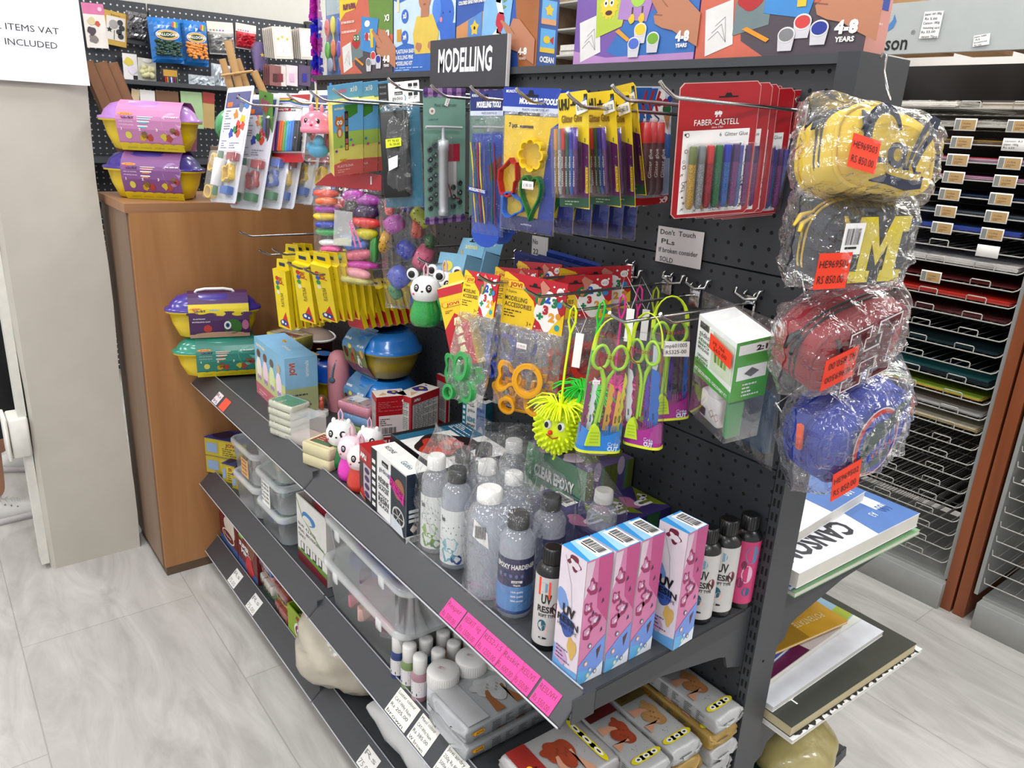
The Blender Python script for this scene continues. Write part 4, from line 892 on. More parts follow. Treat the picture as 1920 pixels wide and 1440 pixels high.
# ---- blister cards with rolling pin and cutters
def blister_card(m,W,H,label,cols=('#e0bd1c','#e0bd1c','#9c2836','#2a66b0')):
    t=thing('clay_tool_card',label,'clay tool set',m,'blister cards with rolling pin and cutters');g=G();cl=M('#d5d6de',.35,0,.03)
    g.prism([(0,.006),(.006,0),(W*.97,0),(W,.006),(W,H-.004),(W-.004,H),(.004,H),(0,H-.004)],0,.0012,cl)
    g.rect(W*.05,W*.93,H*.44,H*.955,M('#dcdbe4',.45),-.0005);g.rect(W*.05,W*.93,H*.82,H*.955,M('#56588a',.45),-.0007);g.flat([(W*.05,H*.955),(W*.05,H*.87),(W*.3,H*.83),(W*.7,H*.86),(W*.93,H*.9),(W*.93,H*.955)],M('#62648f',.45),-.0008)
    slot_hole(g,W*.5,H*.91,W*.18,H*.025,-.0012);g.rect(W*.12,W*.32,H*.83,H*.87,M('#de7a2c',.5),-.0011)
    for a,b_,c in((.5,.76,'#dc8a34'),(.66,.82,'#7a7c86'),(.84,.84,'#4d80c0'),(.78,.72,'#e0bd3c'),(.64,.67,'#cf4a38'),(.8,.66,'#d8523c'),(.42,.6,'#3f52b0'),(.56,.63,'#3c9050'),(.68,.6,'#cf5a3c')):g.blob(W*a,H*b_,W*.085,M(c,.5),-.001,int(a*99),.3)
    g.lines(W*.1,H*.80,W*.24,9,H*.022,M('#8e90a0',.5),-.001);g.lines(W*.1,H*.54,W*.24,4,H*.02,M('#9a9cac',.5),-.001);g.lines(W*.42,H*.52,W*.45,3,H*.02,M('#9a9cac',.5),-.001);g.build('card',t)
    def ringp(cx,cz,r,c,k,nm,s=0):
        q=G();n=28;o_=[(cx+r*(1+.22*math.cos(k*2*math.pi*i/n+s))*math.cos(2*math.pi*i/n),cz+1.25*r*(1+.22*math.cos(k*2*math.pi*i/n+s))*math.sin(2*math.pi*i/n))for i in range(n)]
        inn=[((x-cx)*.8+cx,(z-cz)*.8+cz)for x,z in o_]
        V=[(x,y,z)for y,L_ in((-.001,o_),(-.016,o_),(-.016,inn),(-.001,inn))for x,z in L_]
        q.add(V,[(a*n+i,a*n+(i+1)%n,((a+1)%4)*n+(i+1)%n,((a+1)%4)*n+i)for a in range(4)for i in range(n)],M(c,.35),False);q.build(nm,t)
    ringp(W*.1,H*.33,W*.14,cols[0],3,'cutter',1);ringp(W*.1,H*.08,W*.13,cols[0],2,'cutter',.6);ringp(W*.68,H*.25,W*.14,cols[1],4,'cutter',2)
    g=G();g.lathe([(W*.1,H*.13),(W*.115,H*.135),(W*.115,H*.36),(W*.1,H*.365)],M('#e6e6e8',.35),14,(W*.37,-.014,0));g.build('rolling_pin',t)
    for z0,z1 in((.05,.125),(.37,.43)):
        g=G();g.lathe([(W*.04,H*z0),(W*.06,H*(z0+.01)),(W*.055,H*z1)],M('#1f7a48',.35),10,(W*.37,-.014,0));g.build('pin_handle',t)
    for a,z,c in((.76,.355,cols[2]),(.72,.07,cols[3])):
        g=G();g.box(W*(a-.14),W*(a+.14),-.016,-.001,H*z,H*(z+.065),M(c,.4));g.build('clay_block',t)
    g=G();g.rbox(W*.02,W*.96,-.024,-.001,H*.02,H*.43,.008,film(milk=.08,bump=.12,bs=16,shine=.9));g.build('blister',t);return t
m,W,H=hang((427,165),(477,160),(393,378),-.38,.42)
bc=blister_card(m,W,H,'frontmost clear blister card with white rolling pin and yellow cutters')
hook((447,180),-.42,'chrome hook holding the rolling pin blister cards')
for k,(dx,dy,dz,c,rt)in enumerate(((.02,.04,-.012,'#a8242c',.12),(.04,.075,-.006,'#2a5cb4',.18),(.05,.10,-.004,'#2f6a4a',.2),(.06,.15,.004,'#a8242c',.1),(.10,.19,.0,'#b02a34',-.1))):
    bb=m@Matrix.Rotation(rt,4,'Z');bb=T(dx,dy,dz)@bb
    if k in(0,1):blister_card(bb,W,H,('second blister card from the front with red cutters','third blister card from the front with blue cutters')[k],(c,c,c,'#2c7a48'))
    else:dup(bc,bb,('fourth','fifth','rearmost')[k-2]+' rolling pin blister card in the row, behind the clay sticks')
# ---- pink animal jar with blue figures
p0=P(594,180,1,-.33)
t=thing('animal_jar','clear jar with a pink eared animal lid and blue toy inside','toy jar',frame(Vector((p0.x,-.33,p0.z)),.75))
s_=(P(600,302,1,-.33)-p0).length/.13
def Sc(g,s):g.X=Matrix.Scale(s,4);return g
pk=M('#e38ba0',.3,coat=.4);g=Sc(G(),s_)
g.lathe([(.001,-.028),(.012,-.03),(.026,-.038),(.033,-.052),(.034,-.062),(.036,-.063),(.0365,-.072),(.033,-.074)],pk,24)
for a in(-1,1):g.ell((a*.011,-.002,-.026),(.0045,.0045,.010),pk,10,8);g.ell((a*.0335,.004,-.05),(.006,.005,.010),M('#d97f95',.3),10,8)
g.build('lid',t)
g=Sc(G(),s_)
for a in(-1,1):g.X=Matrix.Scale(s_,4);g.ell((a*.013,-.029,-.05),(.004,.002,.0055),BLACK,10,8);g.ell((a*.012,-.031,-.048),(.0014,.001,.0018),WHITE,6,5)
g.ell((0,-.0325,-.058),(.004,.002,.003),M('#b02a3c',.4),8,6);g.build('face',t)
g=Sc(G(),s_);g.ell((0,0,-.108),(.022,.02,.016),M('#4fa8cc',.35),14,10);g.ell((.004,-.004,-.09),(.011,.012,.013),M('#5ab4d6',.35),12,8);g.ell((-.015,-.006,-.102),(.009,.009,.01),M('#4fa8cc',.35),10,8);g.ell((.02,.01,-.092),(.009,.009,.02),M('#b83a68',.35),10,8);g.build('toy_figure',t)
g=Sc(G(),s_);g.lathe([(.031,-.074),(.034,-.08),(.031,-.084),(.0345,-.09),(.031,-.095),(.0345,-.101),(.032,-.106),(.0345,-.112),(.033,-.126),(.027,-.131),(.001,-.131)],film(milk=.03,bump=.02,bs=8,shine=1.2,rough=.05),24);g.build('clear_jar',t)
g=Sc(G(),s_);g.tube([(0,0,-.027),(.002,0,0),(0,.001,.012),(-.002,0,0),(-.001,0,-.027)],.0012,M('#dcc24a',.5),6);g.build('hanging_loop',t)
hook((583,170),-.38,'chrome hook holding the pink animal jar')
q=thing('blue_jar','light blue rounded toy jar hidden behind the pink animal jar','toy jar',T(*P(628,225,1,-.22)))
g=G();g.ell((0,0,0),(.02,.02,.022),M('#4a90cc',.3),14,10);g.build('lid',q);g=G();g.tube([(0,0,.02),(-.004,0,.05),(-.012,-.004,.078)],.003,M('#3f8acc',.4),6);g.build('strap',q)
# ---- big bags of coloured light clay
def clay_bag(label,tl,tr,bl,y,aspect,rows,hdr=True,seed=2,th=.02,big=False):
    m,W,H=hang(tl,tr,bl,y,aspect);t=thing('light_clay_bag',label,'clay bag',m,'bags of coloured light clay')
    rd=random.Random(seed);hz=.87 if hdr else 1
    if hdr:
        g=G();g.prism([(W*.04,H*.87),(W*1.0,H*.85),(W,H*.985),(W*.4,H*1.02),(W*.2,H*.96)],-.003,.001,M('#b8242e',.3,coat=.5));g.rect(W*.86,W*.84,H*.9,H*.97,PAPER,-.0035);g.build('header_card',t)
    for(a,b_,w_,h_,c,ang)in rows:
        g=G();g.X=T(W*a,rd.uniform(-.006,.004),H*b_)@Matrix.Rotation(-ang,4,'Y')
        mt=M(c,.32,0,.05,coat=.3);k=W*w_/2*(1 if big else 1.12);hh=H*h_/2*(1.2 if big else 1.35)
        if big:g.lathe([(hh*.2,-k),(hh*.8,-k*.9),(hh,-k*.4),(hh*1.02,k*.3),(hh*.9,k*.75),(hh*.3,k)],mt,9,(0,0,0))
        else:g.ell((0,0,0),(k,.014,hh),mt,12,8);g.ell((k*rd.uniform(.2,.5),-.004,hh*.1),(k*.62,.013,hh*.8),mt,9,6);g.ell((-k*rd.uniform(.3,.5),-.003,-hh*.1),(k*.5,.012,hh*.8),mt,8,6)
        if big:
            X0=g.X;g.X=g.X@Matrix.Rotation(math.pi/2,4,'Y');
            pass
            g.X=X0
            for i_ in range(7):g.ell((rd.uniform(-.6,.6)*hh,-hh*.95,rd.uniform(-.7,.7)*k),.0012,M('#3a2030',.5),5,4)
        g.build('clay_sachet',t)
    g=G()
    if not big:g.flat([(W*.33,H*.36),(W*.60,H*.36),(W*.62,H*.66),(W*.36,H*.67)],film(milk=.45,bump=.2),-.024);g.flat([(W*.35,H*.37),(W*.58,H*.37),(W*.58,H*.44),(W*.35,H*.42)],M('#dad9a8',.5),-.0235);g.line([(W*.62,H*.55),(W*.74,H*.36)],.004,M('#e07ab0',.4),-.024);g.line([(W*.58,H*.57),(W*.66,H*.36)],.004,M('#e07ab0',.4),-.0242);g.build('accessory_sachet',t)
    g=G();bag(g,0,W,0,H*hz,th+.006,FILM_CRINKLE,seed,.006,20,26);g.build('clear_bag',t);return t
rows=[(.18,.80,.34,.06,'#e05a3c',0),(.2,.735,.3,.055,'#ea7a3c',0),(.2,.665,.34,.055,'#a83cae',0),(.18,.60,.34,.06,'#e4c82a',0),(.2,.53,.32,.055,'#2f46b4',0),(.2,.465,.34,.055,'#3ea85a',0),(.24,.37,.3,.05,'#e4e2e4',0),(.27,.315,.3,.055,'#e55a9c',0),(.28,.25,.28,.05,'#7ac090',0),(.26,.19,.3,.045,'#2e2c34',0),(.3,.135,.3,.05,'#e8804a',0),(.26,.075,.34,.055,'#e4dc5a',0),
        (.58,.80,.3,.075,'#c858c0',.1),(.80,.76,.34,.08,'#b04cb0',-.1),(.78,.66,.34,.1,'#47285a',0),(.78,.57,.4,.075,'#e0504a',-.08),(.78,.47,.34,.08,'#d8d030',0),(.62,.36,.34,.075,'#6a90dc',.1),(.66,.28,.38,.075,'#d8788a',.12),(.9,.34,.12,.2,'#4a9a4a',0),(.7,.19,.5,.06,'#d048b0',-.05),(.66,.115,.36,.075,'#e8aab0',-.2),(.6,.05,.5,.06,'#ded890',-.1),(.55,.42,.3,.06,'#57a0d0',0)]
clay_bag('large clear bag of many coloured light clay sachets under a red header',(586,318),(716,325),(590,530),-.31,.62,rows)
rows2=[(.2,.93,.3,.07,'#e8584a',0),(.28,.78,.3,.16,'#b850b0',.4),(.75,.84,.4,.12,'#b4b83c',.7),(.1,.62,.18,.17,'#c49a30',1.3),(.68,.74,.2,.16,'#c85a40',1.4),(.45,.55,.34,.14,'#2c44b0',.9),(.75,.48,.32,.2,'#d8688a',1.1),(.3,.3,.4,.16,'#5a68c0',.6),(.78,.27,.34,.1,'#4a9a78',-.3),(.6,.12,.5,.1,'#2a5a9c',-.2),(.88,.62,.16,.12,'#5a7a4a',1.5),(.2,.16,.3,.1,'#3f8a5a',.5),(.55,.93,.24,.1,'#2a3a90',1.5),(.85,.38,.2,.1,'#8a7a80',.4),(.9,.12,.2,.08,'#cfd0a0',0),(.8,.95,.3,.09,'#3040a0',0)]
clay_bag('clear bag of speckled clay blobs hanging below the black mould pack',(708,372),(815,372),(722,578),-.24,.52,rows2,False,9,.03,True)
# ---- row of lower goods: empty hooks
for tip,y,lb in(((450,433),-.33,'empty thin hook in front of the wooden cabinet, highest'),((487,468),-.31,'empty thin hook above the yellow plasticine boxes'),((512,466),-.36,'chrome hook with the leftmost yellow plasticine boxes'),((540,492),-.37,'chrome hook in the middle of the yellow plasticine boxes'),((571,503),-.36,'chrome hook right of the yellow plasticine boxes'),((726,453),-.24,'long chrome hook crossing the speckled clay bag'),((785,483),-.25,'chrome hook with the hanging panda bottles'),((1055,565),-.30,'long dark hook with the yellow spiky ball'),((1145,586),-.31,'long dark hook with the two front scissor sets'),((1240,588),-.21,'bright hook with the clear resin kit box')):
    hook(tip,y,lb)
for i,(u,v)in enumerate(((1205,520),(1285,530),(1331,540),(1428,560))):
    p=P(u,v,1,-.002);g=G();g.tube([(0,0,.012),(0,-.01,.012),(0,-.012,0),(-.02,-.014,-.004),(-.04,-.013,.002),(-.042,-.008,.01)],.0026,CHROME,7);o=g.build('peg_clip',None,T(p.x,-.002,p.z));tag(o,('small chrome clip left of the scissor sets on the back panel','small chrome clip above the rear scissor set','small chrome clip at the top corner of the silicone mould bag','small chrome clip behind the silicone mould bag')[i],'clip','short clips on the back panel')
# handwritten note on the back panel
note('paper_note','white handwritten do not touch note taped on the dark back panel',(1235,423),(1321,436),(1224,488),-.004,("Don't  Touch",'PLs','If broken consider','SOLD'),col='#cfcaca',cat='note')
note('paper_note','small white slip on the back panel above the red headed accessory bags',(998,441),(1028,446),(1000,478),-.03,('No','22'),col='#bdbab8',cat='note')
# ================================================================ second row: accessory bags, scissors, spiky balls, kit, mould
def access_bag(m,W,H,label,hh,col,kind,x12='x12',seed=3):
    """red and yellow printed header over a long clear bag with plastic cutters in the bottom"""
    t=thing('accessory_bag',label,'modelling accessories',m,'red and yellow headed accessory bags');g=G();Yl=M('#ecc92c',.42);Rd=M('#c02436',.42);z0=H*(1-hh);h=H*hh
    def Z(b_):return z0+h*b_
    g.prism([(0,z0),(W,z0),(W,H),(0,H)],-.0014,.0014,Rd)
    g.flat([(0,Z(0)),(W*.52,Z(0)),(W*.56,Z(.3)),(W*.5,Z(.55)),(W*.34,Z(.72)),(W*.22,Z(.9)),(W*.05,Z(1)),(0,Z(1))],Yl,-.0017)
    g.flat([(W*.78,Z(0)),(W,Z(0)),(W,Z(.42)),(W*.9,Z(.3)),(W*.8,Z(.2))],Yl,-.0018)
    g.blob(W*.72,Z(.42),W*.19,M('#efecea',.45),-.002,5,.15,h*.36);jovi(g,W*.05,Z(.72),h*.15,-.002)
    ik=M('#3a2f1c',.5);g.disc(W*.06,Z(.66),W*.01,Rd,-.002);g.text('Explore',W*.09,Z(.63),h*.05,ik,w=W*.13,y=-.002)
    g.text('MODELLING',W*.04,Z(.48),h*.085,ik,w=W*.36,y=-.002,bold=.015);g.text('ACCESSORIES',W*.04,Z(.36),h*.085,ik,w=W*.44,y=-.002,bold=.015);g.lines(W*.04,Z(.30),W*.36,3,h*.055,M('#6a5a28',.5),y=-.002);g.text('3+',W*.42,Z(.05),h*.08,ik,w=W*.08,y=-.002)
    g.disc(W*.6,Z(.62),W*.085,M('#1d7a4c',.5),-.0022,h*.12)
    for s_,a,b_,c in(('1',.57,.52,'#e0b42c'),('2',.67,.58,'#2a5cb8'),('3',.79,.52,'#2c8458'),('3',.66,.36,'#c02c3c'),('2',.76,.24,'#e0a53c'),('+',.57,.22,'#1f8a5c')):g.text(s_,W*a,Z(b_),h*.15,M(c,.5),y=-.0024,bold=.07)
    g.flat([(W*.62,Z(.98)),(W*.74,Z(.86)),(W*.66,Z(.7)),(W*.6,Z(.5)),(W*.57,Z(.52)),(W*.62,Z(.74)),(W*.58,Z(.9))],M('#c98a78',.5),-.0026)
    g.disc(W*.9,Z(.82),W*.055,WHITE,-.002,h*.08);g.text(x12,W*.865,Z(.79),h*.06,M('#a02838',.5),w=W*.07,y=-.0024)
    for b_,c in((.58,'#3f8cc4'),(.36,'#e09a3c'),(.14,'#3aa4b0')):g.disc(W*.91,Z(b_),W*.042,M(c,.5),-.0024,h*.06)
    for a,b_ in((.8,.9),(.84,.7),(.95,.9),(.56,.08)):g.disc(W*a,Z(b_),W*.014,WHITE,-.0024)
    slot_hole(g,W*.5,Z(.84),W*.18,h*.05,-.0028);g.build('header_card',t)
    rd=random.Random(seed);mt=M(col,.38,0,.03)
    def cutter(cx,cz,s,sh,y,dep=.012):
        q=G()
        if sh in '023689':
            n=26;o_=[];
            for i in range(n):
                a=2*math.pi*i/n;rr_=s*{'0':1,'8':1+.35*math.cos(2*a),'3':1+.3*math.cos(3*a),'2':1+.25*math.sin(3*a),'6':1+.2*math.cos(a),'9':1+.2*math.sin(a)}[sh];o_.append((cx+rr_*math.cos(a),cz+rr_*1.15*math.sin(a)))
        else:
            base={'7':[(-1,1),(1,1),(1,.55),(0,-1),(-.55,-1),(.3,.5),(-1,.5)],'+':[(-.35,1),(.35,1),(.35,.35),(1,.35),(1,-.35),(.35,-.35),(.35,-1),(-.35,-1),(-.35,-.35),(-1,-.35),(-1,.35),(-.35,.35)],'5':[(-.8,1),(.9,1),(.9,.55),(-.2,.55),(-.2,.2),(.8,0),(.8,-.8),(-.8,-1),(-.8,-.6),(.2,-.4),(-.8,.1)]}[sh]
            ra=rd.uniform(-.5,.5);o_=[(cx+s*(a*math.cos(ra)-b_*math.sin(ra)),cz+s*(a*math.sin(ra)+b_*math.cos(ra)))for a,b_ in base]
        n=len(o_);mx_,mz_=sum(p[0]for p in o_)/n,sum(p[1]for p in o_)/n
        inn=[((x-mx_)*.76+mx_,(z-mz_)*.76+mz_)for x,z in o_]
        V=[(x,yy,z)for yy,L_ in((y,o_),(y-dep,o_),(y-dep,inn),(y,inn))for x,z in L_]
        q.X=T(cx,y,cz)@Matrix.Rotation(rd.uniform(-.25,.25),4,'X')@Matrix.Rotation(rd.uniform(-.25,.25),4,'Z')@T(-cx,-y,-cz)
        q.add(V,[(a*n+i,a*n+(i+1)%n,((a+1)%4)*n+(i+1)%n,((a+1)%4)*n+i)for a in range(4)for i in range(n)],mt,False)
        fl=[((x-mx_)*1.12+mx_,(z-mz_)*1.12+mz_)for x,z in o_];V=[(x,y-dep,z)for x,z in fl]+[(x,y-dep-.0005,z)for x,z in o_]
        q.add(V,[(i,(i+1)%n,n+(i+1)%n,n+i)for i in range(n)],mt);q.build('number_cutter',t)
    for cx,cz,s,sh,y in((.27,.27,.14,'3',-.012),(.62,.29,.18,'0',-.016),(.40,.17,.13,'7',-.004),(.2,.13,.13,'2',.0),(.72,.12,.15,'6',-.006),(.5,.07,.12,'5',.004),(.8,.24,.13,'+',.004),(.33,.06,.1,'9',-.016)):cutter(W*cx,H*cz,W*s*1.22,sh,y)
    g=G();bag(g,-W*.02,W*1.04,0,z0+.004,.024,film(milk=.06,bump=1.0,bs=45,shine=2.2,rough=.09),seed,.006,22,30);g.build('clear_bag',t);return t,z0
m,W,H=hang((948,508),(1066,533),(925,755),-.285,.46)
ab,_=access_bag(m,W,H,'front right headed accessory bag with yellow number cutters',.37,'#e9ad12',0,seed=3)
g=G();price_sticker(g,W*.42,H*.53,W*.16,'£140.00',y=-.034);g.build('price_sticker',ab)
hook((985,540),-.32,'chrome hook holding the yellow cutter accessory bag')
m,W,H=hang((874,506),(938,517),(840,744),-.30,.40)
ag,_=access_bag(m,W,H,'front left headed accessory bag with green number cutters',.32,'#3fa45c',0,seed=6)
hook((898,515),-.34,'chrome hook holding the green cutter accessory bag')
m,W,H=hang((1010,519),(1148,514),(1010,735),-.20,.60)
r0,_=access_bag(m,W,H,'accessory bag with red cutters, its header right of the front yellow one',.36,'#c8402c',0,seed=9)
dup(r0,T(.0,.045,.012)@m,'rearmost right headed accessory bag, reaching furthest to the right');
m,W,H=hang((930,500),(1010,507),(915,700),-.16,.5)
r1,_=access_bag(m,W,H,'accessory bag behind the two front ones, its header between them',.34,'#2a4aa8',0,'x8',seed=12)
dup(r1,T(.03,.03,.014)@m,'rear middle headed accessory bag above the front yellow header');
for k,(u,v,lb,c)in enumerate(((1000,480,'dark blue patterned pack with a yellow badge behind the accessory bags','#2a3472'),(1040,487,'second dark blue patterned pack behind the accessory bags','#222c66'),(1060,478,'rear blue pack with a grey corner behind the accessory bags','#23408c'))):
    m,W,H=hang((u-35,v-6),(u+65,v+22),(u-38,v+100),-.10+.025*k,.9);t=thing('accessory_pack',lb,'pack',m,'dark blue packs at the back panel');g=G();g.prism([(0,0),(W,0),(W,H),(0,H)],0,.012,M(c,.5));rd=random.Random(k)
    for i in range(40):g.text('jovi',W*rd.random()*.9,H*(.05+.9*rd.random()),H*.03,M('#6a78b0',.5),y=-.0005,rot=.5)
    if k==0:jovi(g,W*.1,H*.72,H*.14,-.001,ink='#3a2c1c')
    g.build('pack',t)
# yellow and red boxed jovi pack at the left of the accessory bags
m,W,H=hang((817,532),(862,520),(850,690),-.33,.33)
t=thing('modelling_set_box','tall yellow and red box with small cups pictured, left of the green cutter bag','modelling set',m);g=G();D=.03
g.box(0,W,0,D,0,H*.93,M('#e3c22e',.42));g.flat([(0,0),(W,0),(W,H*.5),(W*.5,H*.62),(0,H*.45)],M('#bb2533',.42),-.0005);g.rect(0,W,H*.83,H*.93,M('#c0303c',.42),-.0005);jovi(g,W*.1,H*.70,H*.06,-.001,w=W*.8);g.lines(W*.15,H*.66,W*.4,2,H*.02,M('#8a5a20',.5),y=-.001)
for i in range(4):g.flat([(W*.4,H*(.48-.11*i)),(W*.72,H*(.49-.11*i)),(W*.66,H*(.57-.11*i)),(W*.46,H*(.56-.11*i))],M('#dfd7b0',.5),-.001)
g.X=SIDE_R(W);g.rect(0,D,0,H*.93,M('#d9b82c',.42),-.0004);g.X=Matrix();g.add([(0,0,H*.93),(W,0,H*.93),(W,D,H*.985),(0,D,H*.985)],[(0,1,2,3)],M('#e6d58a',.45));g.prism([(W*.1,H*.93),(W*.9,H*.93),(W*.75,H*1.1),(W*.25,H*1.1)],D-.001,D,M('#e3c22e',.42));g.build('carton',t)
# pale blue animal boxes behind the pandas
def blue_box(m,W,H,lab):
    t=thing('animal_box',lab,'modelling set',m,'pale blue animal boxes on a hook');g=G();D=.04;bl=M('#86b4cc',.45)
    g.box(0,W,0,D,0,H*.6,bl);g.flat([(0,0.001),(W,.001),(W,H*.2),(0,H*.14)],M('#d8917e',.45),-.0005);g.disc(W*.4,H*.35,W*.2,M('#d9cf5a',.5),-.0006,H*.1);jovi(g,W*.56,H*.07,H*.07,-.001,w=W*.4)
    g.X=T(0,0,H*.6);g.X=Matrix();g.add([(0,0,H*.601),(W,0,H*.601),(W,D,H*.62),(0,D,H*.62)],[(0,1,2,3)],M('#9cc8dc',.45));g.prism([(W*.02,H*.6),(W*.98,H*.6),(W,H),(W*.12,H*.98)],D,D+.001,bl);g.text('animals',W*.3,H*.78,H*.09,M('#d9d6a8',.5),w=W*.45,y=D-.0006,bold=.03);g.text('x6',W*.8,H*.86,H*.07,WHITE,w=W*.12,y=D-.0006);slot_hole(g,W*.5,H*.93,W*.2,H*.04,D-.0006);g.flat([(W*.15,H*.62),(W*.3,H*.62),(W*.2,H*.78)],M('#c9a85c',.5),D-.0006);g.build('carton',t);return t
m,W,H=hang((835,433),(885,437),(812,530),-.17,.8)
bb=blue_box(m,W,H,'front pale blue animal box hanging above the panda bottles');dup(bb,T(0,.045,.004)@m,'rear pale blue animal box hanging behind the front one')
# panda bottles
def panda(m,body,label,s=1.0,glit=.0,cat='panda bottle',head='#e9e9e8',hang_=True,ears=True):
    t=thing('panda_bottle',label,'bottle',m,'animal headed bottles')
    g=Sc(G(),s);g.lathe([(.001,0),(.020,.0),(.0235,.006),(.0245,.014),(.022,.026),(.0185,.036),(.018,.040)],M(body,.25,0,.08,coat=.5,glit=glit),24);g.build('bottle',t)
    g=Sc(G(),s);w_=M(head,.25,coat=.5);g.lathe([(.0185,.040),(.0205,.042),(.0235,.052),(.0235,.060),(.019,.070),(.009,.076),(.001,.077)],w_,24)
    if ears:
        for a in(-1,1):g.ell((a*.021,0,.078),(.0095,.005,.0095),w_,12,8)
    else:
        for a in(-1,1):g.ell((a*.012,.002,.074),(.004,.003,.006),w_,10,8)
    g.build('head',t)
    g=Sc(G(),s)
    if ears:
        for a in(-1,1):g.ell((a*.0215,-.0035,.078),(.006,.0025,.006),BLACK,10,6)
    for a in(-1,1):
        X0=g.X;g.X=X0@T(a*.0095,-.0205,.061)@Matrix.Rotation(a*.42,4,'Z')@Matrix.Rotation(-.1,4,'X');g.ell((0,0,0),(.0048,.0016,.0062),BLACK,12,8);g.ell((.0005,-.0013,.0008),(.0024,.0008,.0028),WHITE,8,6);g.ell((.0006,-.002,.0008),(.0013,.0004,.0016),BLACK,6,5);g.X=X0
    g.ell((0,-.0233,.0565),(.002,.0012,.0015),BLACK,8,6);g.ell((-.0145,-.0185,.051),(.0018,.0012,.0018),M('#d8506a',.4),6,5);g.build('face',t)
    g=Sc(G(),s);pkm=M('#e8b4c0',.4);g.tube([(-.002,0,.072),(-.0035,0,.088),(0,0,.096),(.0035,0,.088),(.002,0,.072)],.0016,pkm,6);g.build('hanging_loop',t);return t
pb=P(797,608,1,-.29);s_=(P(800,505,1,-.29)-pb).length/.087
pg=panda(frame(pb,.78),'#2f9a4c','green bottle with a panda head hanging on the second row',s_,.15)
dup(pg,frame(P(832,600,1,-.22)+Vector((0,0,.004)),.7),'panda bottle half hidden behind the front hanging panda');dup(pg,frame(P(868,575,1,-.12),.6),'rearmost panda bottle on the long hook')
# neon spiky balls
def spiky(m,col,label,R_=.036,n=230,hairs=60,seed=1,face=True,cord=.16,group='neon spiky balls on cords'):
    t=thing('spiky_ball',label,'toy ball',m,group);rd=random.Random(seed);mt=M(col,.4,0,.05)
    g=G();g.ell((0,0,0),(R_*.82,R_*.78,R_),mt,24,16);ga=math.pi*(3-5**.5)
    for i in range(n):
        z=1-2*(i+.5)/n;r_=math.sqrt(1-z*z);a=ga*i;d=Vector((r_*math.cos(a),r_*math.sin(a),z));p=Vector((d.x*R_*.8,d.y*R_*.76,d.z*R_*.97))
        if z>.72:continue
        if face and d.y<-.35 and abs(d.x)<.55 and-.1<d.z<.45:continue
        L_=R_*rd.uniform(.18,.25);g.tube([p,p+d*L_*.7,p+d*L_],[R_*.075,R_*.07,R_*.04],mt,6)
    g.tube([(0,0,-R_*.9),(.001,0,-R_*1.35),(-.001,0,-R_*1.45)],.0018,mt,5);g.build('ball',t)
    g=G()
    for i in range(hairs):
        a=rd.uniform(0,6.283);up=rd.uniform(.5,1.0);d=Vector((math.cos(a),math.sin(a),0));b0=Vector((d.x*R_*.3,d.y*R_*.3,R_*.92));L_=R_*rd.uniform(.7,1.15)
        g.tube([b0,b0+d*L_*.35+Vector((0,0,L_*.25*up)),b0+d*L_*.75+Vector((0,0,L_*.12*up)),b0+d*L_*1.05+Vector((0,0,-L_*.15))],[R_*.045,R_*.042,R_*.036,R_*.025],mt,4)
    g.build('hair',t)
    if face:
        g=G()
        for a in(-1,1):g.X=T(a*R_*.27,-R_*.76,R_*.32);g.ell((0,0,0),(R_*.15,R_*.08,R_*.19),WHITE,14,10);g.ell((R_*-.03,-R_*.05,0),(R_*.095,R_*.05,R_*.13),BLACK,10,8);g.X=Matrix()
        g.build('eyes',t)
        g=G();g.ell((-R_*.12,-R_*.82,R_*.02),R_*.1,M('#d8321e',.4),10,8);g.tube([(-R_*.28,-R_*.76,-R_*.1),(0,-R_*.81,-R_*.22),(R_*.26,-R_*.76,-R_*.12)],R_*.025,M('#b8481e',.4),5);g.build('nose_and_mouth',t)
    g=G();g.tube([(0,0,R_),(-.001,0,R_+cord*.5),(0,0,R_+cord)],.0022,mt,6,flat=.6)
    g.tube([(0,0,R_+cord),(-.005,0,R_+cord+.018),(-.004,.0,R_+cord+.035),(0,0,R_+cord+.042),(.004,0,R_+cord+.035),(.005,0,R_+cord+.018),(0,0,R_+cord)],.0018,mt,6);g.build('cord',t);return t
def with_tag(t,z,dx=.008):
    g=G();g.box(dx,dx+.012,-.0005,0,z-.03,z+.022,PAPER);g.tube([(dx+.006,0,z+.02),(dx+.012,0,z+.045),(0,0,z+.075),(dx-.012,0,z+.045),(dx+.006,0,z+.02)],.0004,WHITE,4);g.build('swing_tag',t)
yb=P(1046,800,1,-.295);R0=(P(1046,760,1,-.295)-P(1046,852,1,-.295)).length/2.05
top=P(1066,572,1,-.295);sb=spiky(frame(yb,.62)@Matrix.Rotation(-.055,4,'Y').inverted(),'#d8e81c','neon yellow spiky ball with two eyes and red nose on a cord',R0,cord=(top-yb).length-R0-.042,seed=2);with_tag(sb,R0+.09)
gb=P(1088,768,1,-.24);top=P(1118,560,1,-.24);s2=spiky(frame(gb,.5)@Matrix.Rotation(.12,4,'Y'),'#33c93c','neon green spiky ball on a cord, behind the yellow one',R0*.95,face=False,cord=(top-gb).length-R0-.042,seed=4)
for i,(u,v,u2,v2,y,c,lb)in enumerate(((1148,760,1160,545,-.18,'#d83a96','pink spiky ball cord right of the green one'),(1178,750,1196,530,-.10,'#d83a96','second pink corded spiky ball, furthest back'),(1205,770,1205,530,-.06,'#b8c82a','olive yellow spiky ball behind the scissor sets'))):
    b0=P(u,v,1,y);tp_=P(u2,v2,1,y);s3=spiky(frame(b0,.5),c,lb,R0*.9,n=120,hairs=40,face=False,cord=(tp_-b0).length-R0-.042,seed=7+i);
    if i<2:with_tag(s3,R0+.10)
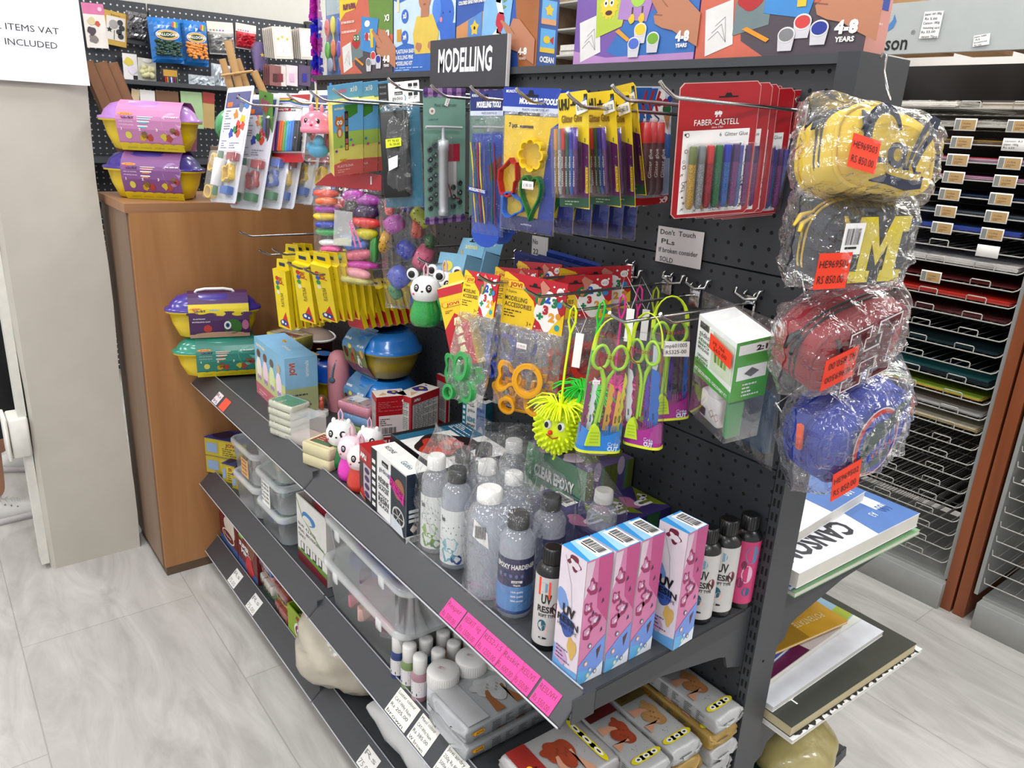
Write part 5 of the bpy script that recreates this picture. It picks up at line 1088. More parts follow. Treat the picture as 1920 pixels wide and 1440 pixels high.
# scissor sets
def scissor_set(m,W,H,label,basec,blades):
    """tapered clear case with a coloured foot, carry strap, craft scissors and spare blades"""
    t=thing('craft_scissor_set',label,'scissors',m,'craft scissor sets in clear cases');D=W*.48;LG=M('#a2cc22',.35,0,.03,coat=.2);bc=M(basec,.35,coat=.2);hb=H*.17
    def sec(z,k,kd=1):return[(W/2+W/2*k*c*(abs(c)**-.35 if abs(c)>1e-3 else 1),D/2+D/2*kd*s_*(abs(s_)**-.35 if abs(s_)>1e-3 else 1),z)for c,s_ in[(math.cos(2*math.pi*i/28),math.sin(2*math.pi*i/28))for i in range(28)]]
    g=G();g.loft([sec(0,1.0),sec(H*.02,1.0)],M('#d6dc3a',.35));g.loft([sec(H*.02,.97),sec(hb*.7,.95)],bc)
    # raised rim: higher at the sides
    r0=sec(hb*.7,.95);r1=[(x,y,hb*.7+hb*(.08+.45*abs((x-W/2)/(W/2))**1.5*(1 if y<D/2 else 1)))for x,y,z in r0];g.loft([r0,r1],bc,caps=False)
    for i in range(5):g.box(W*(.56+.055*i),W*(.575+.055*i),D*.15,D*.2,hb*.5,hb*1.2,bc)
    wt=M('#c8d4e4',.5);g.text('Créa',W*.62,hb*.36,hb*.15,wt,w=W*.25,y=D*.006);g.text('CUT',W*.63,hb*.14,hb*.18,wt,w=W*.24,bold=.05,y=D*.006);g.build('foot',t)
    g=G();g.prism([(W*.12,hb*.35),(W*.46,hb*.35),(W*.42,hb*.95),(W*.36,hb*1.2),(W*.3,hb*1.3),(W*.24,hb*1.2),(W*.17,hb*.95)],-.001,D*.2,M('#bcd42a',.4));
    for i in range(4):g.rect(W*.2,W*.4,hb*(.5+.14*i),hb*(.54+.14*i),M('#a4bc1e',.4),-.0014)
    g.build('foot_tab',t)
    # scissors: two ring handles, pivot, blades
    g=G();yy=D*.35
    for cx,a in((W*.27,.25),(W*.68,-.25)):
        pts=[(cx+W*.17*math.cos(q)*(1-.15*math.sin(q)),yy,H*.70+H*.085*math.sin(q))for q in[2*math.pi*i/20 for i in range(20)]]
        g.tube(pts,W*.045,LG,7,closed=True,flat=.8)
    g.tube([(W*.3,yy,H*.63),(W*.4,yy,H*.54),(W*.42,yy,H*.46),(W*.34,yy,H*.2)],[W*.05,W*.06,W*.05,W*.04],LG,7,flat=.6);g.tube([(W*.66,yy+.003,H*.63),(W*.52,yy+.003,H*.55),(W*.46,yy+.003,H*.46),(W*.42,yy,H*.22)],[W*.05,W*.06,W*.045,W*.03],LG,7,flat=.6);g.build('scissors',t)
    g=G();
    for k,(x0,x1,c,zz)in enumerate(blades):
        q=G();mt=M(c,.4);pts=[(W*x0,H*.15),(W*x1,H*.15)];n=9
        zig=[(W*(x1+(.02 if i%2 else-.015)),H*(.15+zz*(i+1)/n))for i in range(n)]
        q.prism(pts+zig+[(W*(x0+.03),H*(.15+zz*1.05))],D*(.3+.1*(k%3)),D*(.3+.1*(k%3))+.0015,mt);
        q.X=T(0,D*(.3+.1*(k%3))-.0006,0);q.text('MAPED',W*(x0+x1)/2+W*.02,H*.22,W*.035,BLACK,rot=math.pi/2,y=0,bold=.03);q.build('scissor_blade',t)
    # clear tapered case with logo
    g=G();g.loft([sec(hb*.3,1.0),sec(H*.45,.93,.93),sec(H*.78,.84,.8),sec(H*.84,.7,.6)],film(milk=.012,bump=.04,bs=6,shine=1.1,rough=.05),caps=False);
    g.loft([sec(H*.84,.7,.6),sec(H*.845,.4,.3)],film(milk=.02,bump=.04,bs=6,shine=1.1,rough=.05),caps=False)
    rl=M('#a03a52',.45);g.text('Maped',W*.22,H*.70,H*.038,rl,w=W*.52,y=-.001+D*.03,bold=.0);g.tube([(W*.2,D*.0,H*.74),(W*.16,D*.0,H*.70),(W*.22,D*.0,H*.65),(W*.34,D*.0,H*.625),(W*.46,D*.0,H*.63)],.0009,rl,4);g.build('clear_case',t)
    g=G();pts=[(W*.12,D/2,H*.74)]+[(W*.5-W*.38*math.cos(q),D/2,H*.78+H*.2*math.sin(q))for q in[math.pi*i/10 for i in range(11)]]+[(W*.88,D/2,H*.74)];g.tube(pts,W*.05,M('#cfe22a',.4),6,flat=.35);g.build('carry_strap',t)
    return t
def stand_case(bl,br,tv,y,asp):
    a=P(*bl,1,y)
    m,W,H=hang((bl[0]+(tv[0]-bl[0]),tv[1]),(br[0]+(tv[0]-bl[0]),br[1]-bl[1]+tv[1]),bl,y,asp);return m,W,H
b1=[(.02,.14,'#8a2c6a',.35),(.17,.28,'#d4d8de',.38),(.55,.68,'#d8aa3a',.34),(.72,.82,'#d8ac42',.3),(.84,.92,'#c8c83c',.42)]
b2=[(.05,.2,'#d4d8de',.40),(.24,.34,'#8a4a3a',.4),(.48,.6,'#5a3ca8',.38),(.66,.9,'#2466b0',.42)]
b3=[(.08,.2,'#d4d8de',.44),(.26,.34,'#a8482a',.38),(.50,.60,'#5a30a0',.4),(.80,.9,'#2a62b4',.4),(.68,.74,'#5a2450',.36)]
m,W,H=hang((1120,592),(1207,598),(1084,850),-.305,.34);sc1=scissor_set(m,W,H,'front craft scissor set with a blue foot','#2484cc',b1)
g=G();price_sticker(g,W*.08,H*.52,W*.16,'425.00',y=-.003);g.build('price_sticker',sc1)
m,W,H=hang((1172,580),(1246,588),(1162,832),-.255,.30);sc2=scissor_set(m,W,H,'second craft scissor set with a magenta foot, behind the blue footed one','#a2248c',b2)
m,W,H=hang((1225,556),(1310,552),(1216,792),-.19,.36);sc3=scissor_set(m,W,H,'third craft scissor set with a magenta foot and handwritten white price label','#a02488',b3)
g=G();g.flat([(W*.26,H*.535),(W*.84,H*.52),(W*.84,H*.64),(W*.26,H*.655)],PAPER,-.003);g.text('mp601005',W*.3,H*.60,H*.03,BLACK,w=W*.48,y=-.0035);g.text('RS325-00',W*.31,H*.55,H*.03,BLACK,w=W*.46,y=-.0035);g.build('price_label',sc3)
# clear resin discovery kit
def kit():
    m,W,H=hang((1312,585),(1383,640),(1292,770),-.20,.55);t=thing('resin_kit','clear hanging box with a green printed sleeve, white bottle and orange price label','resin kit',m);D=W*.62;GR=M('#4fa83c',.42);wt=M('#e9ebea',.45)
    g=G();z0=H*.42;g.box(0,W,0,D,z0,H*.98,wt);g.flat([(0,z0),(W,z0),(W,z0+H*.10),(0,z0+H*.16)],GR,-.0005);g.text('KIT DECOUVERTE / DISCOVERY KIT',W*.04,z0+H*.05,H*.03,wt,w=W*.9,y=-.001,rot=-.05,bold=.03)
    g.rect(W*.06,W*.3,H*.88,H*.94,BLACK,-.0006);g.text('gédéo',W*.06,H*.81,H*.05,BLACK,w=W*.28,y=-.0006);
    for i,s_ in enumerate(('RÉSINE','BIO','MOULAGE','','ORGANIC','RESIN','MOULDING')):
        if s_:g.text(s_,W*.06,H*(.76-.038*i),H*.026,M('#3f7a3a' if i in(0,1,4,5)else '#5a5c5a',.5),w=W*.3,y=-.0006,bold=.02)
    g.rect(W*.42,W*.98,H*.58,H*.93,M('#cfd6c4',.45),-.0006)
    for i in range(4):g.line([(W*(.5+.1*i),H*.86),(W*(.55+.08*i),H*.68)],W*.06,M('#8fae3a' if i%2 else '#6a8a2a',.5),-.0008)
    g.X=SIDE_R(W);g.rect(0,D,z0,H*.98,GR,-.0004);g.rect(D*.08,D*.92,H*.86,H*.95,wt,-.0007);g.text('2:1',D*.55,H*.88,H*.045,BLACK,w=D*.3,y=-.001,bold=.04);g.rect(D*.08,D*.92,H*.72,H*.84,GR,-.0007);g.rect(D*.1,D*.92,H*.62,H*.75,wt,-.0008);g.flat([(D*.3,H*.68),(D*.5,H*.73),(D*.72,H*.685),(D*.5,H*.64)],M('#7a7c7e',.5),-.001);g.lines(D*.3,H*.58,D*.5,4,H*.035,wt,y=-.001);g.X=Matrix();g.build('sleeve',t)
    g=G();g.rbox(W*.16,W*.7,D*.1,D*.7,H*.03,H*.3,.006,M('#e6e2e2',.4));g.lathe([(W*.2,H*.3),(W*.2,H*.41)],M('#dedadb',.4),16,(W*.44,D*.4,0));g.rect(W*.16,W*.36,H*.06,H*.14,M('#4a1c30',.5),D*.1-.0005)
    for a in(.46,.6):g.line([(W*a,H*.14),(W*(a+.06),H*.18),(W*(a+.12),H*.14),(W*(a+.06),H*.10),(W*a,H*.14)],.0007,M('#b8303a',.5),D*.1-.0006)
    g.build('white_bottle',t)
    g=G();g.box(W*.78,W*.84,D*.2,D*.3,H*.03,H*.4,M('#c8a070',.5)).box(W*.86,W*.96,D*.1,D*.5,H*.03,H*.38,M('#5c9a6a',.5)).build('stirring_sticks',t)
    g=G();g.rbox(-.001,W+.001,-.001,D+.001,0,H,.003,film(milk=.02,bump=.05,bs=8,shine=1.1,rough=.06));g.build('clear_case',t)
    g=G();g.flat([(W*.4,H*.78),(W*.98,H*.74),(W*.98,H*.88),(W*.4,H*.92)],M('#ee4a20',.6),-.004);g.text('PE 766',W*.5,H*.84,H*.03,M('#7a2a1c',.6),w=W*.3,y=-.0045);g.text('565.00',W*.52,H*.79,H*.035,M('#7a2a1c',.6),w=W*.34,y=-.0045);g.build('price_label',t)
kit()
# silicone mould in a loose clear bag with an orange label
m,W,H=hang((1318,545),(1475,610),(1300,790),-.07,.9)
t=thing('silicone_mould_bag','loose clear bag with a blue silicone mould and orange handwritten label','mould',m);g=G();g.rbox(W*.3,W*.95,-.008,.012,H*.12,H*.52,.02,M('#1d4a68',.35,coat=.3));g.build('mould',t)
g=G();bag(g,0,W*1.02,0.03*H,H,.02,FILM_CRINKLE,31,.009,22,26);g.build('clear_bag',t)
g=G();g.X=T(0,-.03,0);g.flat([(W*.40,H*.78),(W*.80,H*.74),(W*.66,H*.5),(W*.34,H*.62)],M('#ee4a1c',.6),0)
for i,s_ in enumerate(('Mould silicone','4,  triangle','WLS')):g.text(s_,W*(.40-.01*i),H*(.73-.055*i),H*.035,M('#7a1c10',.6),w=W*(.34,.30,.12)[i],y=-.0005,rot=-.07)
g.build('orange_label',t)
p=P(1425,860,1,-.07)
# yellow plasticine boxes on three hooks
def yellow_box(m,W,H,label,red=False):
    t=thing('plasticine_box',label,'plasticine',m,'yellow plasticine boxes hanging on hooks');D=.014;Yl=M('#e6cf1e',.42);g=G();hb=H*.84
    g.box(0,W,0,D,0,hb,Yl);
    if red:g.flat([(0,0.0006),(W,.0006),(W,hb*.4),(0,hb*.5)],M('#bb2434',.42),-.0004);g.rect(W*.2,W*.8,hb*.5,hb*.9,M('#b0245a',.42),-.0005)
    else:
        g.flat([(W*.2,hb*.05),(W*.9,hb*.02),(W*.7,hb*.3)],M('#c8321e',.42),-.0004);g.disc(W*.5,hb*.1,W*.3,M('#1d4a8c',.42),-.0007,hb*.055);g.disc(W*.4,hb*.11,W*.09,WHITE,-.001);g.disc(W*.62,hb*.09,W*.06,WHITE,-.001)
        g.text('PLASTILINA',W*.66,hb*.38,W*.22,M('#5a4a14',.5),rot=math.pi/2,w=hb*.24,y=-.0007);g.text('JOVI',W*.7,hb*.76,W*.3,M('#c0301c',.5),rot=math.pi/2,w=hb*.12,y=-.0007,bold=.04)
        for i,c in enumerate(('#e4dcc0','#3a9a50','#3a6ab8','#c83a30')):g.disc(W*.3,hb*(.62+.08*i),W*.12,M(c,.5),-.0007)
    g.X=SIDE_L(D);dk=M('#2c3a2a',.5);g.rect(0,D,hb*.2,hb*.9,dk,-.0004);g.rect(0,D,hb*.3,hb*.45,M('#d8d0c0',.5),-.0007);g.rect(0,D,hb*.6,hb*.75,M('#c8542c',.5),-.0007);g.X=Matrix()
    g.prism([(0,hb),(W,hb),(W*.95,H),(W*.1,H*.97)],D-.001,D,Yl);g.rect(W*.25,W*.7,hb+(H-hb)*.25,hb+(H-hb)*.55,M('#22405c',.5),D-.0016);g.build('carton',t);return t
k=0
for(u,v,n,y0,zlow)in((508,482,5,-.34,600),(528,470,3,-.27,560),(548,500,7,-.34,588),(585,515,6,-.33,585)):
    m,W,H=hang((u,v),(u+24,v+6),(u+15,zlow+12),y0,.26)
    if k==0:yb0=yellow_box(m,W,H,'frontmost leftmost yellow plasticine box on the hooks below the blister cards')
    W0=W
    for i in range(n):
        if k==0 and i==0:k=1;continue
        lab=('yellow plasticine box number %d from the front on the '%(i+1))+{508:'left hook',528:'upper left hook',548:'middle hook',585:'right hook'}[u]
        dup(yb0,T(0,.0195*i,.001*(i%2))@Matrix.Translation(m.translation)@m.to_3x3().to_4x4(),lab.replace('number 1','first').replace('number 2','second').replace('number 3','third').replace('number 4','fourth').replace('number 5','fifth').replace('number 6','sixth').replace('number 7','seventh'))
m,W,H=hang((640,560),(672,566),(655,612),-.24,.8)
for i in range(8):
    mm=T(-.0+.0,.022*i,0)@m
    if i==0:rb0=yellow_box(m,W*.9,H*1.6,'front yellow and red plasticine box under the large clay bag',True);rb0['group']='yellow and red boxes under the clay bags'
    else:dup(rb0,mm,('','second','third','fourth','fifth','sixth','seventh','eighth')[i]+' yellow and red plasticine box under the clay bags','yellow and red boxes under the clay bags')
# ================================================================ goods standing on the main shelf
VD=Vector((-.78,.62,0))
def at(u,v,z=ZD,r=0):return P(u,v,2,z)+VD*r
# ---- play pots: yellow tub, coloured lid, printed sleeve round the middle
def pot(m,label,lid,slv,slv2,title,W=.20,D=.115,H=.115,name2=None,style=0,sx=(.22,.86),handle=False,body='#e3c81a'):
    t=thing('modelling_pot',label,'modelling pot',m,'oval modelling pots with printed sleeves');hb=H*.62;N_=32
    def ring(w_,d,z,p=2.6):
        o_=[]
        for i in range(N_):
            a=2*math.pi*i/N_;c,s_=math.cos(a),math.sin(a);o_.append((W/2+w_/2*abs(c)**(2/p)*(1 if c>0 else-1),D/2+d/2*abs(s_)**(2/p)*(1 if s_>0 else-1),z))
        return o_
    yb=M(body,.32,0,.03,coat=.4);lm=M(lid,.28,0,.03,coat=.5)
    g=G();g.loft([ring(W*.66,D*.6,0),ring(W*.74,D*.68,H*.03),ring(W*.86,D*.84,hb*.5),ring(W*.92,D*.93,hb*.93),ring(W,D*1.02,hb*.94),ring(W,D*1.02,hb)],yb);g.build('tub',t)
    g=G();g.loft([ring(W*1.01,D*1.03,hb),ring(W*1.01,D*1.03,hb+H*.05),ring(W*.93,D*.94,hb+H*.07),ring(W*.87,D*.88,hb+H*.19),ring(W*.74,D*.74,hb+H*.31),ring(W*.5,D*.5,H)],lm)
    g.build('lid',t)
    if handle:
        g=G();g.tube([(W*.32,D*.5,H),(W*.34,D*.5,H*1.05),(W*.42,D*.5,H*1.08),(W*.62,D*.5,H*1.08),(W*.7,D*.5,H*1.05),(W*.72,D*.5,H)],.004,WHITE,8);g.build('handle',t)
    xa,xb=W*sx[0],W*sx[1]
    prof=[(D*.17,-.0),(D*.06,hb*.3),(-D*.02,hb*.7),(-D*.035,hb),(-D*.02,hb+H*.08),(D*.04,hb+H*.2),(D*.16,hb+H*.32),(D*.3,H*1.012),(D*.7,H*1.012),(D*.84,hb+H*.32),(D*.96,hb+H*.2),(D*1.03,hb),(D*1.0,hb*.7),(D*.9,hb*.3),(D*.83,0)]
    g=G();m1=M(slv,.4,0,.02,coat=.15)
    g.loft([[(xa,y,z)for y,z in prof],[(xb,y,z)for y,z in prof]],m1,False,caps=False,closed=False)
    # printed front: band by band on the sloping faces
    def Fp(a,b_,off=.0006): # a across 0..1, b up 0..1 from foot to rim
        k=b_*4.999;pr=prof[:6];i=min(4,int(k*1.0));f=k-i
        y=pr[i][0]+(pr[i+1][0]-pr[i][0])*f;z=pr[i][1]+(pr[i+1][1]-pr[i][1])*f;return(xa+(xb-xa)*a,y-off,z)
    def quad(a0,a1,b0,b1,mat,off=.0006,n=5):
        for j in range(n):
            p0,p1=b0+(b1-b0)*j/n,b0+(b1-b0)*(j+1)/n;g.add([Fp(a0,p0,off),Fp(a1,p0,off),Fp(a1,p1,off),Fp(a0,p1,off)],[(0,1,2,3)],mat)
    def txt(s_,a,b_,h,mat,w=None,bold=0,rot=0,off=.0010):
        vs_,fs,x0,x1=glyphs(s_,bold);k=h/.69;kx=(w/max(1e-6,x1-x0))if w else k
        V=[]
        for p in vs_:
            X_,Z_=(p.x-x0)*kx,p.y*k;X_,Z_=X_*math.cos(rot)-Z_*math.sin(rot),X_*math.sin(rot)+Z_*math.cos(rot);V.append(Fp(a+X_,b_+Z_,off))
        g.add(V,fs,mat)
    def shp(a,b_,ra,rb,mat,k=None,seed=0,off=.0009):
        rd=random.Random(seed);n=16;g.add([Fp(a+ra*(1+(rd.uniform(-.25,.25)if seed else 0))*math.cos(2*math.pi*i/n),b_+rb*(1+(rd.uniform(-.25,.25)if seed else 0))*math.sin(2*math.pi*i/n),off)for i in range(n)],[tuple(range(n))],mat)
    m2=M(slv2,.4,0,.02);yl=M('#e0cc28',.42);wt=M('#ece9ea',.45);og=M('#dc9a3c',.45)
    if style==0: # back print with steps 1 2 3
        quad(0,1,0,.14,yl);
        for i in range(6):shp(.08+.17*i,.14,.09,.03,yl)
        shp(.86,.62,.16,.34,m2,seed=0,off=.0007)
        for i,s_ in enumerate(('1','2','3')):txt(s_,.07+.27*i,.38,.05,wt,bold=.03)
        for a,b_,c,sd in((.17,.30,'#d8d060',0),(.42,.31,'#8a6a4a',3),(.5,.27,'#b8503c',4),(.38,.26,'#c8a830',5),(.72,.29,'#cfc04a',2),(.8,.27,'#b05a50',6),(.88,.40,'#8a6a4a',3),(.93,.38,'#b04a4a',4)):shp(a,b_,.05,.06,M(c,.5),seed=sd)
        for i in range(4):quad(.33,.58-.03*i,.76-.10*i,.785-.10*i,wt,.0009,1);quad(.36,.55-.03*i,.73-.10*i,.755-.10*i,M(title[1],.45),.0009,1)
        txt(title[0],.74,.78,.045,wt,w=.24,bold=.04);txt('MIX & MODEL',.05,.55,.02,wt,w=.22);txt('MODELLING',.05,.48,.02,wt,w=.22)
        for i,s_ in enumerate(('JURASSIC','OCEAN','ALIENS','SAFARI')):txt(s_,.1+.21*i,.05,.03,M('#b8aa50',.5),w=.16,bold=.02)
        shp(.14,.86,.12,.045,og);txt('JOVI',.07,.84,.038,M('#c04a2c',.5),w=.14,bold=.05)
    else:
        quad(0,1,.58,.98,yl);
        for i in range(7):shp(.06+.15*i,.58+.04*math.sin(i*2),.10,.05,yl if i%2 else m1,off=.0008)
        quad(0,1,0,.10,M('#c9a58e',.45));shp(.5,.1,.42,.06,M('#c9a58e',.45));shp(.72,.26,.15,.17,M('#3f7a34',.45));shp(.63,.3,.06,.085,wt,off=.0011);shp(.63,.3,.035,.05,M('#3a7aa8',.4),off=.0013);shp(.63,.3,.018,.028,BLACK,off=.0015);shp(.3,.24,.07,.08,M('#c04a40',.5));shp(.55,.58,.05,.07,M('#e0cf50',.5),off=.0011);shp(.42,.74,.09,.035,M('#8fb8d8',.5),off=.0011);shp(.93,.3,.06,.1,M('#c07a9a',.5))
        txt('PLASTILINA',.07,.44,.025,wt,w=.2,bold=.03);txt('MODELLING CLAY',.05,.37,.022,wt,w=.3,bold=.03);txt('+30',.87,.66,.035,wt,w=.09,bold=.05);shp(.12,.82,.1,.04,og,off=.0011);txt('JOVI',.06,.80,.034,M('#c04a2c',.5),w=.12,bold=.05,off=.0014)
    for i,(c_,s_)in enumerate((('#c8324a','P'),('#2a4aa8','L'),('#3a3a3a','A'),('#3a3a3a','Y'))):txt(s_,.08+.05*i,.72,.045,M(c_,.5),bold=.08,off=.0016);
    txt('&FUN',.09,.66,.04,M('#5a2a5a',.5),w=.18,bold=.08,off=.0016)
    g.build('printed_sleeve',t);return t
def pot_at(bl,br,z,h_scale=1.0,**k):
    m,W,H=stand(bl,br,z,h=.1);return m,W
cz=1.1605
m,W=pot_at((214,372),(370,378),cz)
def potm(bl,br,z,x_depth=None):
    a=P(*bl,2,z);b=P(*br,2,z);X=b-a;return a,math.atan2(X.y,X.x),X.length
a,yaw,w0=potm((212,372),(368,379),cz);WP=.275
Hp=ztop(a,281)
o0=Matrix.Translation(a-Vector((math.cos(yaw),math.sin(yaw),0))*WP*.15)@rotz(yaw)
pot(o0,'purple lidded yellow pot with a mauve sleeve, lower of the two on the wooden cabinet','#47348e','#8a5a92','#a888b4',('ALIENS','#d8904c'),WP,.145,Hp*1.0,sx=(.26,.84))
pot(T(.003,.0,Hp*1.014)@o0,'pink lidded yellow pot with a pink sleeve, on top of the purple lidded one','#b787c8','#c287b0','#d3a5c8',('SWEET','#5fc0c8'),WP,.145,Hp*1.0,sx=(.26,.88))
zz=ZD+.0105
o1=frame(Vector((-1.565,-.498,zz)),math.radians(74))
pot(o1,'teal lidded yellow pot with a green sleeve at the far end of the main shelf','#1f9480','#3f8e80','#7fb8a8',('JURASSIC','#d8824c'),.258,.105,.115,sx=(.24,.86))
pot(T(-.004,-.010,.115*1.014)@o1,'purple lidded yellow pot with a green creature on its sleeve, on the teal one','#4f3a9c','#5a2f68','#7a4a8c',('ALIENS','#d8904c'),.258,.105,.124,style=1,handle=True,sx=(.24,.86))
# ---- cartons
def carton(label,bl,br,vt,D,paint,z=ZD,name='carton',cat='box',group=None,h=None,W=None,shift=(0,0,0)):
    m,W_,H=stand(bl,br,z+.0004,vt,h=h);W=W or W_;g=G();paint(g,W,H,D);o=g.build(name,None,T(*shift)@m);tag(o,label,cat,group);return o,m,W,H
def animals(g,W,H,D):
    g.box(0,W,0,D,0,H,M('#8fbcd6',.4));pk=M('#cf7f88',.4);gr=M('#c9cd96',.4);sk=M('#8dbbd9',.4)
    g.rect(0,W,0,H*.25,pk,-.0004);g.rect(0,W,H*.22,H*.55,gr,-.0005);
    for i in range(4):g.disc(W*(.14+.22*i),H*.5,W*.09,M(('#e8e0d8','#e8d0dc','#d6e0b0','#e8d8e0')[i],.5),-.0007,H*.2);g.disc(W*(.14+.22*i),H*.76,W*.06,M(('#7a5238','#8a5a40','#7a6a5a','#c8b090')[i],.5),-.0008,H*.07);g.disc(W*(.11+.22*i),H*.34,W*.03,M('#b090b8',.5),-.0008);g.disc(W*(.17+.22*i),H*.34,W*.03,M('#b090b8',.5),-.0008)
    g.text('animals',W*.08,H*.88,H*.06,M('#e8e4d0',.5),w=W*.3,y=-.0008,bold=.03);g.lines(W*.1,H*.12,W*.35,2,H*.05,M('#e8c0c0',.5),y=-.0008)
    g.X=SIDE_R(W);g.rect(0,D,0,H*.55,M('#b0b78a',.4),-.0004);g.rect(0,D,H*.5,H,M('#93bdd8',.4),-.0005);g.text('JOVI',D*.3,H*.72,D*.16,M('#c8542c',.5),rot=math.pi/2,w=H*.2,y=-.0008,bold=.04);g.text('animals',D*.72,H*.68,D*.12,WHITE,rot=math.pi/2,w=H*.26,y=-.0008);g.lines(D*.2,H*.4,D*.6,5,H*.06,M('#5a5e48',.5),y=-.0008)
    g.X=TOP(H);g.rect(0,W,0,D,M('#8cbcdc',.4),-.0004);jovi(g,W*.3,D*.6,D*.12,-.0008);g.text('animals',W*.52,D*.4,D*.14,WHITE,w=W*.2,y=-.0008);g.X=Matrix()
carton('pale blue and pink box of animal figures on the far part of the shelf',(482,735),(538,788),630,.085,animals,group=None)
def apli(kind):
    def f(g,W,H,D):
        RD=M('#b5202e',.4,coat=.15);g.box(0,W,0,D,0,H,RD)
        def win(x0,x1,z0,z1):
            g.rect(x0,x1,z0,z1,M('#d4d2ce',.45),-.0005);n=22
            for i in range(n):g.lines(x0+(x1-x0)*.04,z0+(z1-z0)*(1-(i+.3)/n),(x1-x0)*.92,1,(z1-z0)/n,M('#8a8a88',.5),y=-.0009,seed=i)
            for a in(.2,.4,.6,.8):g.rect(x0+(x1-x0)*a,x0+(x1-x0)*(a+.012),z0,z1,M('#77787a',.5),-.001)
        if kind==0:
            g.rect(W*.08,W*.94,H*.18,H*.62,M('#e9dcdc',.5),-.0005);g.barcode(W*.14,W*.7,H*.2,H*.40,y=-.0009,bg=False);g.lines(W*.12,H*.56,W*.4,4,H*.04,M('#6a5a5a',.5),y=-.0009);g.lines(W*.06,H*.9,W*.8,6,H*.035,M('#cf6a70',.5),y=-.0009);g.text('APLI',W*.04,H*.03,H*.09,WHITE,w=W*.4,y=-.0009,bold=.06);g.flat([(W*.8,0),(W,0),(W,H*.3),(W*.84,H*.12)],M('#e0b83c',.5),-.0009);g.disc(W*.88,H*.9,W*.05,WHITE,-.0009)
        else:g.text('APLI',W*.08,H*.9,H*.045,WHITE,w=W*.22,y=-.0009,bold=.06);win(W*.05,W*.95,H*.05,H*.84)
        g.X=SIDE_L(D);win(D*.08,D*.88,H*.06,H*.88);g.X=SIDE_R(W);win(D*.08,D*.88,H*.06,H*.88)
        g.X=TOP(H);g.rect(0,W,0,D,M('#e6dfd6',.45),-.0004);g.blob(W*.62,D*.55,W*.18,M('#4a3a8c',.5),-.0007,4);g.disc(W*.66,D*.56,W*.06,M('#e0c83c',.5),-.0009);g.flat([(W*.1,D*.2),(W*.4,D*.3),(W*.3,D*.6)],M('#d8b090',.5),-.0007);g.disc(W*.9,D*.7,W*.03,M('#3a3a9c',.5),-.0008);g.X=Matrix()
    return f
def box3(label,corner,tl_left,right,vt,paint,dirs,W,D,z=ZD,h=None,name='carton',cat='box',group=None):
    """box whose nearest vertical edge stands at image point corner; front runs to the left of it, side to the right"""
    c=P(*corner,2,z+.0004);l=P(*tl_left,2,z+.0004);X=(c-l).normalized();H=h or ztop(c,vt);yaw=math.atan2(X.y,X.x);o=c-X*W
    g=G();paint(g,W,H,D);ob=g.build(name,None,frame(o,yaw));tag(ob,label,cat,group);return ob,H
def two(label,c0,c1,vt,D,paint,**k):return carton(label,c0,c1,vt,D,paint,**k)
two('red and white building block box with a barcode, leftmost of the three',(706,838),(762,832),757,.05,apli(0),group='red and white upright boxes',h=.125)
two('red and white building block box with a table printed front, middle of the three',(770,838),(822,815),752,.05,apli(1),group='red and white upright boxes',h=.125,z=ZD)
two('red and white building block box, rightmost and partly behind the green cutter bag',(838,800),(878,790),735,.05,apli(1),group='red and white upright boxes',h=.13)
def slim(g,W,H,D):
    g.box(0,W,0,D,0,H,M('#b0222e',.4));g.rect(0,W,0,H*.72,M('#44403f',.45),-.0004);g.rect(W*.35,W*.95,H*.1,H*.72,M('#bfb6bd',.45),-.0006)
    for i in range(4):g.disc(W*.65,H*(.17+.15*i),W*.2,M('#56406c',.5),-.0009,H*.055)
    g.text('APLI',W*.1,H*.8,H*.09,WHITE,w=W*.5,y=-.0009,bold=.05)
    for i,c in enumerate(('#3a4aa8','#d88a3c','#d8c83c','#7a3a8c','#c83a3c')):g.flat([(W*.02*i,H*.03*i),(W*(.5+.02*i),0.0008),(W*.3,H*(.1+.04*i))],M(c,.5),-.0010-.0001*i)
    g.X=SIDE_R(W);g.rect(0,D,0,H,M('#ab2230',.4),-.0004);g.X=Matrix()
two('slim dark box with purple discs in its window, beside the red panda bottle',(675,927),(697,952),842,.05,slim,h=.115)
